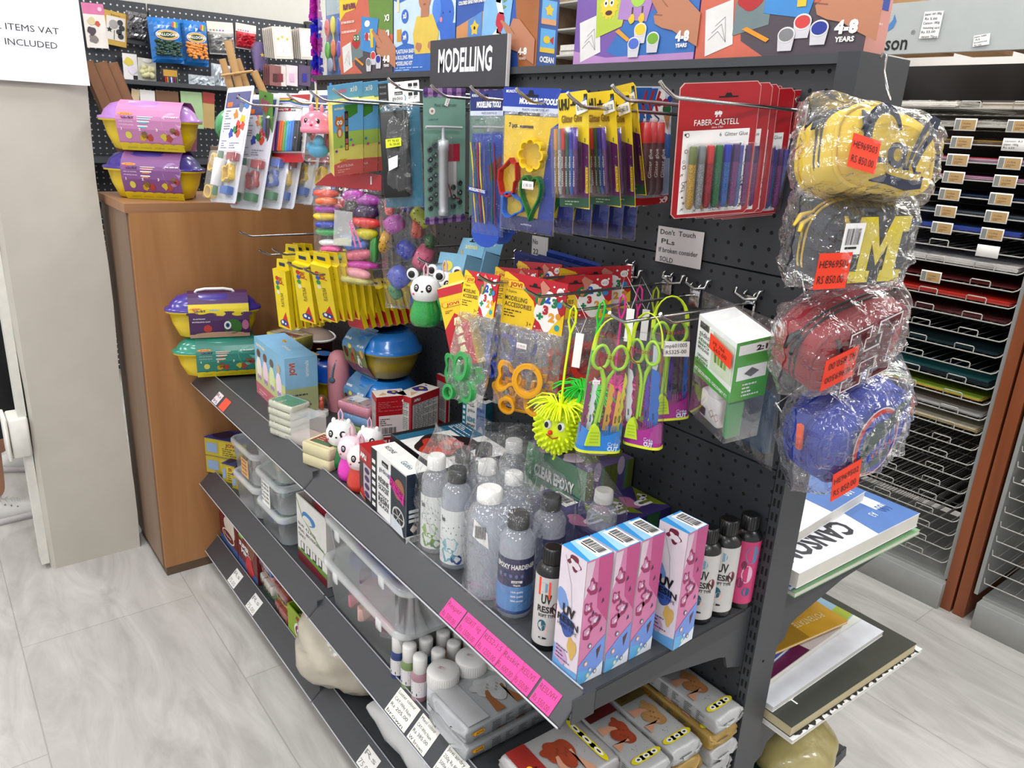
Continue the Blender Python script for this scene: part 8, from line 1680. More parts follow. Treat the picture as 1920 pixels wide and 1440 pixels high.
for i,(c,n)in enumerate(cols):
    col_,row_=divmod(i,5);x=-1.30+.105*col_;zz_=z3+.030*row_
    if col_==1:x=-1.192;zz_=z3+.030*row_
    t=thing('clay_block',n+' wrapped clay block in the '+('left' if col_==0 else 'right')+' pile on the bottom shelf','clay block',frame(Vector((x,-.372-.006*(i%2),zz_)),.03*(-1)**i),'wrapped clay blocks on the bottom shelf');g=G();g.rbox(0,.098,0,.12,0,.0275,.006,M(c,.4));g.text('PLASTILINA',.02,.008,.008,M('#e0c040',.5),w=.06,y=-.0006);g.build('block',t);g=G();g.rbox(-.002,.1,-.002,.122,-.0,.0292,.008,FILM_CRINKLE);g.build('clear_wrap',t)
t=thing('display_box','lime green open display box of snack like green pouches on the bottom shelf','display box',frame(Vector((-1.078,-.385,z3)),.02));g=G();lg=M('#98ae2a',.45);W,D,H,w_=.15,.16,.085,.003
g.box(0,W,0,w_,0,H,lg).box(0,W,D-w_,D,0,H*1.5,lg).box(0,w_,w_,D-w_,0,H,lg).box(W-w_,W,w_,D-w_,0,H,lg).box(w_,W-w_,w_,D-w_,0,w_,lg);g.disc(W*.5,H*.4,W*.22,M('#e8e4e8',.5),-.0006,H*.3);g.disc(W*.5,H*.4,W*.17,M('#8a2a5a',.5),-.0009,H*.22);g.disc(W*.5,H*.4,W*.1,WHITE,-.0012,H*.12);g.blob(W*.5,H*.82,W*.14,M('#9c3a3c',.5),-.0006,4,.3,H*.1);g.build('box',t)
bo=frame(Vector((-1.078,-.385,z3)),.02)
for i in range(4):
    g=G();pack_pillow(g,.12,.10,.018,M('#8fc22a',.3,coat=.5),0,1,8,8,i+2,.003);g.blob(.05,.06,.022,M('#a83a2c',.5),-.024,i+3,.35);g.blob(.08,.055,.016,M('#dcc83c',.5),-.025,i+5,.3);g.text('slime',.02,.022,.011,WHITE,w=.05,y=-.026,bold=.04)
    o=g.build('green_pouch',None,bo@T(.014,.035+.032*i,.006+.004*i+.028)@Matrix.Rotation(-.18,4,'X'));tag(o,('front','second','third','rearmost')[i]+' glossy green pouch standing in the lime display box','pouch','green pouches in the display box')
# crumpled bags
def lump(name,label,cat,loc,rx,ry,rz_,mat,seed,amp=.2,tie=None,n=40,m_=24,film_=None,prints=None):
    t=thing(name,label,cat,T(*loc));g=G();rings=[]
    for i in range(m_+1):
        th=math.pi*i/m_;ring=[]
        for j in range(n):
            ph=2*math.pi*j/n;d=Vector((math.sin(th)*math.cos(ph),math.sin(th)*math.sin(ph),-math.cos(th)));k=1+amp*mn.noise(d*1.7+Vector((seed,0,0)))+amp*.5*(1-abs(mn.noise(d*4.3+Vector((0,seed,0)))))*.6+amp*.25*mn.noise(d*11+Vector((0,0,seed)))
            x,y,z=d.x*rx*k,d.y*ry*k,d.z*rz_*k+rz_
            if d.z>.6 and tie:f=(d.z-.6)/.4;x*=1-f*.5;y*=1-f*.5;z+=tie*f
            ring.append((x,y,max(0,z-rz_*.12)))
        rings.append(ring)
    g.loft(rings,mat,True,caps=False);g.build('bag',t)
    if prints:q=G();prints(q);q.build('print',t)
    return t
lump('plastic_bag','crumpled cream plastic bag bulging over the bottom shelf edge','bag',(-.86,-.315,z3),.15,.12,.088,M('#bdb5a6',.32,0,.04,coat=.35,bump=.5,bs=26),3,.22,.05)
def alum(q):
    q.X=frame(Vector((-.15,-.092,.07)),.1,-.9);bk=M('#2a2a2c',.5);q.flat([(0.01,-.005),(.19,-.005),(.19,.085),(.01,.085)],M('#c8c8ca',.5),.0005);q.text('Alúmina Calc.',.025,.03,.016,bk,w=.13,y=-.001,bold=.02);q.text('ALÚMINA LUMINA AL-99 200',.025,.058,.006,bk,w=.13,y=-.001);q.text('1 k 02071A',.11,.012,.007,bk,w=.05,y=-.001);q.flat([(.022,.066),(.034,.066),(.034,.078),(.022,.078)],bk,-.001);q.text('Prodesco',.04,.068,.008,bk,w=.05,y=-.001)
g_t=thing('powder_bag','white powder bag with black printed lettering on the bottom shelf','bag',frame(Vector((-.66,-.385,z3)),.0));g=G();g.X=frame(Vector((0,.0,.0)),0,-.62)
g.X=T(0,0,0)
rings=[]
for i in range(15):
    f=i/14;ring=[]
    for j in range(30):
        a=2*math.pi*j/30;k=(1-abs(2*f-1)**4);c,s_=math.cos(a),math.sin(a);y=.11+.10*abs(c)**.5*(1 if c>0 else-1)*(.93+.07*k);z=.045+(.044*(k*.9+.1))*abs(s_)**.7*(1 if s_>0 else-1);nn=mn.noise(Vector((f*7,c*2,s_*2+4)))*.006;ring.append((.30*f,y+nn,max(0,z+nn+.55*(y-.02)*0)))
    rings.append(ring)
g.loft(rings,M('#d6d6d6',.38,0,.03,coat=.3,bump=.35,bs=30),True);g.build('bag',g_t)
q=G();q.X=TOP(.0945);bk=M('#2a2a2c',.5);q.rect(.06,.26,.03,.19,M('#c6c7ca',.5),-.0006);q.X=TOP(.0953);q.text('Alúmina Calc.',.08,.09,.02,bk,w=.16,y=-.001,bold=.02);q.text('ALÚMINA LUMINA AL-99',.08,.135,.008,bk,w=.15,y=-.001);q.text('1 k',.2,.06,.01,bk,w=.02,y=-.001);q.text('02071A',.19,.04,.01,bk,w=.05,y=-.001);q.rect(.07,.085,.155,.17,bk,-.001);q.text('Prodesco',.095,.157,.009,bk,w=.06,y=-.001);q.build('print',g_t)
for i,(x,y,zz_,W,D,H,c,lb)in enumerate(((-.345,-.39,0,.24,.20,.045,'#a89c88','bottom'),(-.34,-.385,.0465,.235,.19,.045,'#a39782','second'),(-.345,-.38,.093,.23,.18,.04,'#6a3c2a','third'),(-.33,-.37,.135,.20,.17,.03,'#55261c','top'))):
    t=thing('clay_slab',lb+' wrapped clay slab of the stack at the front of the bottom shelf'+(', '+('beige','beige','brown','dark brown')[i]),'clay slab',frame(Vector((x,y,z3+zz_)),.04*(-1)**i),'wrapped clay slabs');g=G();g.rbox(0,W,0,D,0,H,.012,M(c,.5));g.build('slab',t);g=G();g.rbox(-.003,W+.003,-.003,D+.003,0,H+.001,.014,FILM_CRINKLE);bag(g,-.02,W+.02,.002,H*.9,.004,FILM_CRINKLE,i,.006,24,4);g.build('clear_wrap',t)
for i,(a,b_,lb)in enumerate((((440,1100),(452,1118),'far small white ticket on the bottom shelf edge'),((474,1145),(488,1165),'second small white ticket on the bottom shelf edge'),((683,1405),(706,1436),'nearest white ticket on the bottom shelf edge'))):
    rail_label(a,b_,lb,'#dcdad6',('Rs','75.00'),Z3,name='price_ticket',ink='#8a8a8c',hgt=.045,grp='white tickets on the bottom shelf')
# ================================================================ pads and books on the rear shelves
def pad(label,o,yaw,W,D,H,paint,cat='paper pad',name='paper_pad',cover='#dcdde2',edge='#d8d4cc',group='pads and books on the rear shelves'):
    g=G();g.box(0,W,0,D,0.001,H-.0012,M(edge,.6,0,.03));g.box(-.001,W+.001,-.001,D,H-.0012,H,M(cover,.42));g.box(-.001,W+.001,-.001,D,0,.001,M(cover,.5));g.X=TOP(H);
    if paint:paint(g,W,D)
    g.X=Matrix();ob=g.build(name,None,frame(o,yaw));tag(ob,label,cat,group);return ob
zb=.655+.0006
# local x runs towards +y (yaw 90), depth runs towards -x
def cans(g,W,D):
    g.flat([(W*.62,0),(W,0),(W,D),(W*.78,D),(W*.70,D*.5)],M('#5f82b8',.42),-.0005);g.rect(W*.84,W*.93,D*.2,D*.42,M('#dfe4ee',.5),-.0008);g.text('100',W*.925,D*.24,D*.1,M('#4a6ca8',.5),rot=math.pi,w=W*.07,y=-.0012);g.text('A3',W*.80,D*.2,D*.06,M('#e4e8f0',.5),rot=math.pi,w=W*.04,y=-.001)
    g.text('CANSON',W*.56,D*.27,D*.17,M('#22222e',.5),rot=math.pi,w=W*.52,y=-.0008,bold=.03);g.flat([(W*.22,D*.3),(W*.26,D*.5),(W*.2,D*.42)],M('#6a6ac0',.5),-.0008)
pad('green covered pad under the white paper pads on the rear shelf',Vector((.045,.098,zb)),math.pi/2-.03,.43,.25,.010,None,cover='#8fb48a')
pad('blue covered pad at the bottom of the rear shelf pile',Vector((.036,.095,zb+.0105)),math.pi/2+.03,.26,.20,.009,None,cover='#5a7ac0')
pad('large white and blue paper pad, its lettering upside down, on the rear shelf',Vector((.046,.096,zb+.0202)),math.pi/2-.02,.42,.28,.030,cans)
pad('smaller white and blue paper pad lying on the large one',Vector((-.01,.096,zb+.0508)),math.pi/2+.08,.37,.24,.022,lambda g,W,D:(g.flat([(W*.6,0),(W,0),(W,D),(W*.7,D)],M('#5f82b8',.42),-.0005),g.text('100',W*.93,D*.14,D*.1,WHITE,rot=math.pi,w=W*.08,y=-.001)))
zc=.385+.0006
pad('white and black patterned pad below the big dark sketchbook',Vector((.10,.085,zc)),math.pi/2-.02,.47,.30,.008,lambda g,W,D:[g.blob(W*.05*i,D*.03,W*.02,BLACK,-.0006,i,.4)for i in range(1,20)],cover='#dcdcda')
pad('large dark grey sketchbook on the lower rear shelf',Vector((.092,.088,zc+.0085)),math.pi/2-.03,.44,.30,.022,lambda g,W,D:(g.text('T',W*.12,D*.1,D*.05,WHITE,y=-.0006,bold=.04),g.disc(W*.82,D*.3,.003,WHITE,-.0006),g.disc(W*.85,D*.3,.003,WHITE,-.0006),g.disc(W*.88,D*.3,.003,WHITE,-.0006)),cover='#45473f',edge='#c4b898')
def grn(g,W,D):
    g.rect(0,W,D*.18,D,M('#7fa894',.42),-.0004);g.flat([(W*.62,D*.18),(W,D*.18),(W,D),(W*.7,D)],M('#9cb8c8',.42),-.0006);g.flat([(W*.7,D*.2),(W,D*.26),(W,D*.4),(W*.72,D*.34)],M('#a8b44a',.42),-.0008);g.flat([(W*.66,D*.18),(W,D*.18),(W,D*.25)],M('#dcdcd4',.42),-.0009);g.text('20',W*.52,D*.5,D*.1,M('#4a6a60',.5),rot=math.pi,w=W*.06,y=-.0008)
pad('green and watercolour picture pad on the lower rear shelf',Vector((.05,.090,zc+.031)),math.pi/2+.0,.40,.27,.012,grn)
pad('white and purple covered pad with a small red mark',Vector((.012,.088,zc+.0435)),math.pi/2+.04,.32,.22,.012,lambda g,W,D:(g.flat([(0,0),(W*.6,0),(W*.5,D),(0,D)],M('#6a1a50',.42),-.0004),g.rect(W*.84,W*.9,D*.2,D*.32,M('#c83a2c',.5),-.0008)),cover='#cfc8c6')
pad('blue covered book with a small round mark on the lower rear shelf',Vector((-.005,.086,zc+.056)),math.pi/2+.1,.26,.18,.010,lambda g,W,D:g.disc(W*.2,D*.2,.006,M('#c8d4f0',.5),-.0006),cover='#3f5fae')
pad('yellow ochre covered pad, topmost on the lower rear shelf',Vector((-.03,.115,zc+.067)),math.pi/2-.12,.30,.16,.006,lambda g,W,D:(g.rect(0,W*.6,0,D,M('#a8842c',.42),-.0004),g.text('POTENTATE',W*.9,D*.3,D*.1,M('#e8dcb0',.5),rot=math.pi,w=W*.3,y=-.0008)),cover='#d0a436')
zd=.09+.0006
pad('blue paint stained book on the lowest rear shelf',Vector((.05,.10,zd)),math.pi/2+.1,.36,.24,.020,lambda g,W,D:(g.rect(0,W*.5,0,D,M('#2a5a4a',.42),-.0004),),cover='#3a6a9c')
lump('clay_bag','clear bag of pale clay at the lowest rear shelf','bag',(-.02,.34,zd+.0205),.09,.10,.05,M('#b8ac78',.35,0,.1,coat=.6,bump=.4),8,.15)
# ================================================================ pencil cases on the end of the shelving
def pencil_case(m,W,H,D,label,col,price,pull,emblem,seed,flip=False,roll_top=.28):
    t=thing('pencil_case',label,'pencil case',m,'bagged pencil cases on the shelving end');fab=M(col,.75,0,.06,bump=.25,bs=55);N_=40
    def outline(k,e=0):
        o_=[]
        for i in range(N_):
            a=2*math.pi*i/N_;c,s_=math.cos(a),math.sin(a);p=3.6 if s_<0 else 2.7
            x=W/2+W/2*k*abs(c)**(2/p)*(1 if c>0 else-1);z=H/2+H/2*k*abs(s_)**(2/p)*(1 if s_>0 else-1);n_=mn.noise(Vector((x*14+seed,z*14,k*3)))*.005;o_.append((x+n_,z+n_))
        return o_
    g=G();rings=[]
    for y,k in((-.012*1,.55),(-.008,.80),(0,.93),(D*.08,.985),(D*.3,1.0),(D*.7,1.0),(D*.92,.98),(D,.92),(D+.008,.7)):
        rings.append([(x,y+mn.noise(Vector((x*20,z*20+seed,y*9)))*.005,z)for x,z in outline(k)])
    g.loft(rings,fab,True);
    g.build('body',t)
    g=G();o2=outline(.965);g.tube([(x,D*.03,z)for x,z in o2],.0028,M(col,.6),6,closed=True);g.tube([(x,D*.97,z)for x,z in o2],.0028,M(col,.6),6,closed=True);g.build('piping',t)
    g=G();zp=[(W*.5*(1-math.cos(a))*1.0,D*.42,0)for a in(0,)];top=[outline(1.0)[i]for i in range(2,24)]
    for yy in(D*.36,D*.48):g.tube([(x,yy,z+.001)for x,z in top],.0016,M(pull if pull!='#ee6a34' else '#24409c',.5),5)
    g.build('zip',t)
    g=G();pm=M(pull,.45)
    xl=-W*.012;zl=H*.52
    if not flip:g.tube([(xl+.01,D*.42,H*.80),(xl-.004,D*.40,H*.72),(xl-.008,D*.36,zl+.01)],[.003,.005,.003],pm,7,flat=.5);g.tube([(W*.2,-.006,H*.86),(W*.19,-.014,H*.76),(W*.17,-.015,H*.6)],[.003,.005,.004],pm,7,flat=.5);g.tube([(xl+.012,D*.5,H*.84),(xl-.002,D*.52,H*.8),(xl-.010,D*.5,H*.68)],[.004,.006,.003],pm,7,flat=.5)
    else:g.rbox(-.010,-.003,D*.35,D*.5,H*.55,H*.88,.003,pm)
    g.build('zip_pull',t)
    g=G();emblem(g,W,H);g.build('emblem',t)
    g=G();k=price;s_=k[0];ang=k[4];g.X=T(W*k[1],-.023,H*k[2])@Matrix.Rotation(-ang,4,'Y');sz=k[3]
    g.rect(0,sz*1.05,0,sz,M('#ee4a22',.6),0);g.rect(0,sz*1.05,0,sz,M('#ee4a22',.6),.0004);g.text(s_,sz*.06,sz*.6,sz*.2,BLACK,w=sz*.9,y=-.0006);g.text('RS 850.00',sz*.08,sz*.16,sz*.22,BLACK,w=sz*.84,y=-.0006)
    g.X=Matrix();g.build('price_label',t)
    g=G();nx,nz=34,30;rd=random.Random(seed)
    fm=film(milk=.05,bump=1.0,bs=32,shine=1.7,rough=.08)
    for side in(-1,1):
        V=[]
        for j in range(nz+1):
            for i in range(nx+1):
                a,b_=i/nx,j/nz;k=(1-abs(2*a-1)**5)*(1-abs(2*b_-1)**5)
                x=-W*.07+W*1.14*a;z=-H*.10+H*1.2*b_;e=1-k
                rdg=abs(mn.noise(Vector((a*9+seed,b_*2.2+a*3,side*5))));r2=abs(mn.noise(Vector((a*3+b_*8+seed*2,b_*3,side*7))));nn=mn.noise(Vector((a*16,b_*16,seed+side)))
                y=D/2+side*((D/2+.016)*k**.6+.016*rdg*(.3+k)+.012*r2*(.3+k)+.003*nn)
                V.append((x+.006*mn.noise(Vector((b_*7,seed,a*2)))*e,y,z+.010*mn.noise(Vector((a*6,seed,3)))*e))
        g.add(V,[(j*(nx+1)+i,j*(nx+1)+i+1,(j+1)*(nx+1)+i+1,(j+1)*(nx+1)+i)for j in range(nz)for i in range(nx)],fm,False)
    g.build('clear_bag',t);return t
NV=M('#2a3048',.6)
def em_cal(g,W,H):
    y=-.0185
    def st(pts,w_): # brush stroke with changing width
        P2=[Vector((W*a,H*b_))for a,b_ in pts];n=len(P2);L_,R_=[],[]
        for i,p in enumerate(P2):
            d=(P2[min(i+1,n-1)]-P2[max(i-1,0)]).normalized();q=w_[i]if isinstance(w_,(list,tuple))else w_;nn=Vector((-d.y,d.x))*W*q/2;L_.append(p+nn);R_.append(p-nn)
        for i in range(n-1):g.add([(L_[i].x,y,L_[i].y),(R_[i].x,y,R_[i].y),(R_[i+1].x,y,R_[i+1].y),(L_[i+1].x,y,L_[i+1].y)],[(0,1,2,3)],NV)
    def arc(cx,cz,rx,rz_,a0,a1,w0,w1,n=14):st([(cx+rx*math.cos(a0+(a1-a0)*i/n),cz+rz_*math.sin(a0+(a1-a0)*i/n))for i in range(n+1)],[w0+(w1-w0)*math.sin(math.pi*i/n)for i in range(n+1)])
    arc(.34,.60,.15,.30,.3,5.0,.03,.085,26) # C
    arc(.49,.40,.065,.115,.9,6.6,.035,.06,18);st([(.565,.53),(.55,.36),(.575,.27),(.62,.27)],[.05,.05,.04,.015]) # a
    st([(.60,.28),(.64,.5),(.72,.78),(.79,.93),(.83,.92),(.80,.76),(.70,.5),(.66,.32),(.68,.24),(.74,.26)],[.02,.035,.05,.045,.045,.055,.06,.05,.03,.012]) # l
    st([(.76,.22),(.74,.12),(.6,.075),(.42,.10),(.26,.04)],[.02,.07,.085,.08,.01]) # underline
    g.rect(W*.86,W*.90,H*.34,H*.52,M('#3a3f4c',.6),y)
def em_m(g,W,H):
    y=-.0185;Y_=M('#d8c634',.55);pts=[(.20,.10),(.20,.24),(.27,.24),(.27,.70),(.20,.70),(.20,.88),(.38,.88),(.47,.52),(.56,.88),(.76,.88),(.76,.70),(.69,.70),(.69,.24),(.76,.24),(.76,.10),(.53,.10),(.53,.24),(.56,.24),(.56,.52),(.47,.24),(.38,.52),(.38,.24),(.42,.24),(.42,.10)]
    def q(*idx):g.add([(W*(.12+.88*pts[i][0])if False else W*(pts[i][0]*.95+.08),y,H*pts[i][1])for i in idx],[tuple(range(len(idx)))],Y_)
    def bx(x0,x1,z0,z1):g.rect(W*(x0*.95+.08),W*(x1*.95+.08),H*z0,H*z1,Y_,y)
    bx(.20,.42,.10,.24);bx(.53,.76,.10,.24);bx(.27,.38,.24,.70);bx(.56,.69,.24,.70);bx(.20,.38,.70,.88);bx(.56,.76,.70,.88);g.flat([(W*(a*.95+.08),H*b_)for a,b_ in((.38,.88),(.27,.70),(.38,.56),(.47,.30),(.47,.52))],Y_,y-.0003);g.flat([(W*(a*.95+.08),H*b_)for a,b_ in((.47,.52),(.47,.30),(.56,.56),(.69,.70),(.56,.88))],Y_,y-.0003)
def em_h(g,W,H):
    y=-.0185;wt=M('#e4dcdc',.6);rd_=M('#6d1c26',.6);dk=M('#3a1218',.6)
    def hh(e,mt,yy):
        for x0,x1,z0,z1 in((.26,.45,.80,.95),(.55,.76,.80,.95),(.26,.45,.05,.20),(.55,.76,.05,.20),(.31,.41,.1,.9),(.59,.70,.1,.9),(.38,.62,.42,.58)):g.rect(W*(x0-e),W*(x1+e),H*(z0-e*1.7),H*(z1+e*1.7),mt,yy)
    hh(.022,dk,y);hh(.015,wt,y-.0003);hh(0,rd_,y-.0006)
def em_g(g,W,H):
    y=-.0185;gr=M('#2a4a44',.6);wt=M('#d8d4d4',.6);rd_=M('#c84a44',.6);bl=M('#2c48a8',.6)
    g.disc(W*.5,H*.48,W*.25,wt,y,H*.46,30);g.disc(W*.5,H*.48,W*.24,rd_,y-.0003,H*.44,30);g.disc(W*.51,H*.46,W*.215,bl,y-.0006,H*.40,30)
    g.flat([(W*a,H*b_)for a,b_ in((.30,.30),(.36,.62),(.48,.76),(.60,.74),(.74,.88),(.82,.86),(.76,.70),(.66,.56),(.58,.50),(.50,.44),(.42,.36),(.38,.20),(.50,.12),(.62,.16),(.70,.34),(.60,.30),(.50,.26),(.44,.10),(.34,.14))],gr,y-.0009)
    for i in range(6):a=.48+.05*i;g.flat([(W*a,H*(.46+.035*i)),(W*(a+.022),H*(.47+.035*i)),(W*(a+.012),H*(.37+.035*i))],wt,y-.0013)
    for i in range(5):a=.46+.045*i;g.flat([(W*a,H*(.28+.02*i)),(W*(a+.03),H*(.28+.02*i)),(W*(a+.014),H*(.36+.02*i))],rd_,y-.0013)
    g.disc(W*.44,H*.64,W*.016,wt,y-.0013);g.rect(W*.90,W*.925,H*.55,H*.82,M('#c8603c',.6),y+.004)
PX=.175
cases=[((1575,178),(1766,228),(1551,338),1.42,'#d8bb30',('HE969503',.02,.13,.033,-.06),'#39404e',em_cal,'yellow pencil case with dark blue script lettering, topmost of the bagged cases'),
         ((1548,382),(1728,378),(1515,540),1.35,'#252b3c',('HE969501',-.10,.06,.040,.0),'#d8b83c',em_m,'navy pencil case with a yellow block letter M, second from the top'),
         ((1528,632),(1712,545),(1498,752),1.75,'#9c2030',('HE969500',.04,.36,.05,.02),'#17171a',em_h,'dark red pencil case with an outlined letter H, third from the top'),
         ((1540,795),(1714,700),(1520,930),1.65,'#2444a8',('HE969502',.02,.0,.048,.0),'#ee6a34',em_g,'blue pencil case with a green reptile head emblem, lowest of the bagged cases')]
for i,(tl,tr,bl,asp,col,pr,pull,em,lb)in enumerate(cases):
    m,W,H=hang(tl,tr,bl,0,asp,x=PX,lo=1.22,hi=1.42,maxp=.3)
    D=.062 if i!=1 else .06
    print('CASE',i,[round(x,3)for x in(W,H,math.degrees(math.atan2(m[1][0],m[0][0])))],[round(x,3)for x in m.translation])
    if i==2: # upside down price label
        def em2(g,W,H):em_h(g,W,H)
        pr=('HE969500',.32,.80,.048,math.pi)
    pencil_case(m,W,H,D,lb,col,pr,pull,em,11+i*7,flip=(i==3))
    if i==1:
        q=[o for o in bpy.data.objects if o.get('label')==lb][0];g=G();g.X=T(W*.10,-.0225,H*.46);g.rect(0,.026,0,.034,PAPER,0);g.barcode(.002,.024,.004,.031,y=-.0005,bg=False);g.X=Matrix();g.build('barcode_tag',q)
# wire chain hooks holding the cases
g=G();p0=P(1652,102,0,.07);p1=P(1664,168,0,.13)
g.tube([p0+Vector((0,0,-.004)),p0+Vector((0,.004,.002)),p0+Vector((.004,.008,.0)),(p0+p1)/2,p1,p1+Vector((.006,0,-.012))],.0014,CHROME,6);o=g.build('wire_hook');tag(o,'long wire hook from the top end cap holding the yellow pencil case','hook','wire hooks on the shelving end')
for a,b_,lb in(((1500,518),(1514,585),'wire hook between the navy and the red pencil case'),((1452,760),(1490,806),'wire hook between the red and the blue pencil case')):
    p0=P(*a,0,.08);p1=P(*b_,0,.10);g=G();g.tube([(.044,max(.01,p0.y),p0.z-.0),p0,p0+Vector((0,0,.004)),(p0+p1)/2+Vector((.002,0,0)),p1,p1+Vector((.008,.0,-.004))],.0014,CHROME,6);o=g.build('wire_hook');tag(o,lb,'hook','wire hooks on the shelving end')
# ================================================================ boxes on top of the shelving
ZT_=1.5245
def topbox(label,x0,x1,y,D,H,paint,sidecol,side=None):
    g=G();W=x1-x0;g.box(0,W,0,D,0,H,M(sidecol,.42));paint(g,W,H)
    if side:g.X=SIDE_R(W);side(g,D,H);g.X=Matrix()
    o=g.build('craft_box',None,T(x0,y,ZT_));tag(o,label,'craft box','craft kit boxes on top of the shelving');return o
SKN=M('#b98468',.5,0,.05,ns=8)
def hand(g,W,H,tipx,tipz,k,y=-.0016):
    def q(a,b_):return(tipx+a*k,tipz+b_*k)
    g.flat([q(-.02,.03),q(.03,.05),q(.28,-.08),q(.36,.05),q(.55,.02),q(1.0,-.32),q(1.0,-.72),q(.78,-.62),q(.55,-.5),q(.36,-.46),q(.22,-.4),q(.18,-.3),q(.25,-.26),q(.05,-.03)],SKN,y)
    g.line([q(.3,-.1),q(.42,-.2)],k*.012,M('#96664e',.5),y-.0003);g.line([q(.2,-.28),q(.34,-.3)],k*.014,M('#96664e',.5),y-.0003)
def cup(g,x,z,s,c,y=-.002):g.flat([(x-s,z),(x+s,z),(x+s*.8,z-s*1.5),(x-s*.8,z-s*1.5)],M('#cfcdd2',.45),y);g.disc(x,z,s,M('#dcdadc',.45),y-.0003,s*.75);g.disc(x,z,s*.85,M(c,.45),y-.0006,s*.6)
def sheet(g,pts,c,y=-.001):g.flat(pts,M(c,.45),y)
def picture_sheets(g,W,H,ox=0,k=1.0):
    sheet(g,[(W*.04,H*.36),(W*.22,H*.42),(W*.25,H*.10),(W*.07,H*.02)],'#dcdad8',-.0009);
    for i in range(3):g.line([(W*(.08+.02*i),H*(.14+.05*i)),(W*(.14+.02*i),H*(.2+.05*i)),(W*.2,H*.12)],W*.003,M('#9a9a9c',.5),-.0012)
def tb_car(g,W,H): # coral / grey box with a car picture
    g.rect(0,W,0,H,M('#c9705c',.45),-.0003);g.flat([(W*.55,H),(W,H),(W,H*.45),(W*.6,H*.6)],M('#6f9044',.45),-.0005);g.flat([(W*.28,H*.26),(W*.4,H*.36),(W,H*.32),(W,0.001),(W*.45,0.001),(W*.3,H*.12)],M('#5a5058',.45),-.0006)
    g.flat([(0,H),(W*.42,H),(W*.3,H*.82),(W*.12,H*.8),(0,H*.7)],M('#e0c83c',.45),-.0006);picture_sheets(g,W,H)
    sheet(g,[(W*.24,H*.40),(W*.46,H*.60),(W*.46,H*.22),(W*.24,H*.16)],'#7a8a8c',-.001);g.blob(W*.33,H*.40,W*.08,M('#b52f34',.45),-.0013,4,.1,H*.07);g.blob(W*.34,H*.46,W*.06,M('#3f7a44',.45),-.0014,6,.1,H*.05)
    for a in(.31,.37):g.disc(W*a,H*.46,W*.018,WHITE,-.0017);g.disc(W*a,H*.46,W*.009,BLACK,-.002)
    sheet(g,[(W*.44,H*.72),(W*.76,H*.66),(W*.68,H*.24),(W*.42,H*.30)],'#4a8fc8',-.0014);g.disc(W*.55,H*.62,W*.05,WHITE,-.0017,H*.04);g.blob(W*.58,H*.46,W*.08,M('#d8d4d4',.45),-.0018,6,.2,H*.05);g.disc(W*.54,H*.46,W*.035,M('#b8383c',.45),-.002);g.disc(W*.62,H*.46,W*.03,M('#3f7a44',.45),-.002);g.flat([(W*.60,H*.55),(W*.66,H*.55),(W*.665,H*.32),(W*.615,H*.32)],M('#d8c03c',.45),-.0022)
    hand(g,W,H,W*.64,H*.50,W*.42,-.0024);g.flat([(W*.30,H*.2),(W*.33,H*.215),(W*.48,H*.12),(W*.46,H*.10)],M('#dc9a2c',.45),-.002);cup(g,W*.66,H*.22,W*.05,'#cc4a48');cup(g,W*.58,H*.14,W*.05,'#8a8a8c',-.003);cup(g,W*.76,H*.17,W*.05,'#2c3f9c',-.003)
    wt=M('#efeae6',.5);g.text('X3',W*.86,H*.62,H*.07,wt,w=W*.09,y=-.002,bold=.04);g.text('X8',W*.86,H*.44,H*.07,wt,w=W*.09,y=-.002,bold=.04);g.text('4-8',W*.84,H*.13,H*.075,wt,w=W*.12,y=-.0028,bold=.06);g.text('YEARS',W*.85,H*.075,H*.03,wt,w=W*.10,y=-.0028,bold=.04)
    g.text('KIT PARA PINTAR CON',W*.04,H*.66,H*.028,wt,w=W*.26,y=-.002,bold=.03);g.text('COLORED SAND PAINTING KIT',W*.04,H*.54,H*.026,wt,w=W*.3,y=-.002,bold=.03);g.text('PLAY & FUN',W*.08,H*.84,H*.06,M('#8a3a6a',.5),w=W*.24,y=-.002,bold=.08)
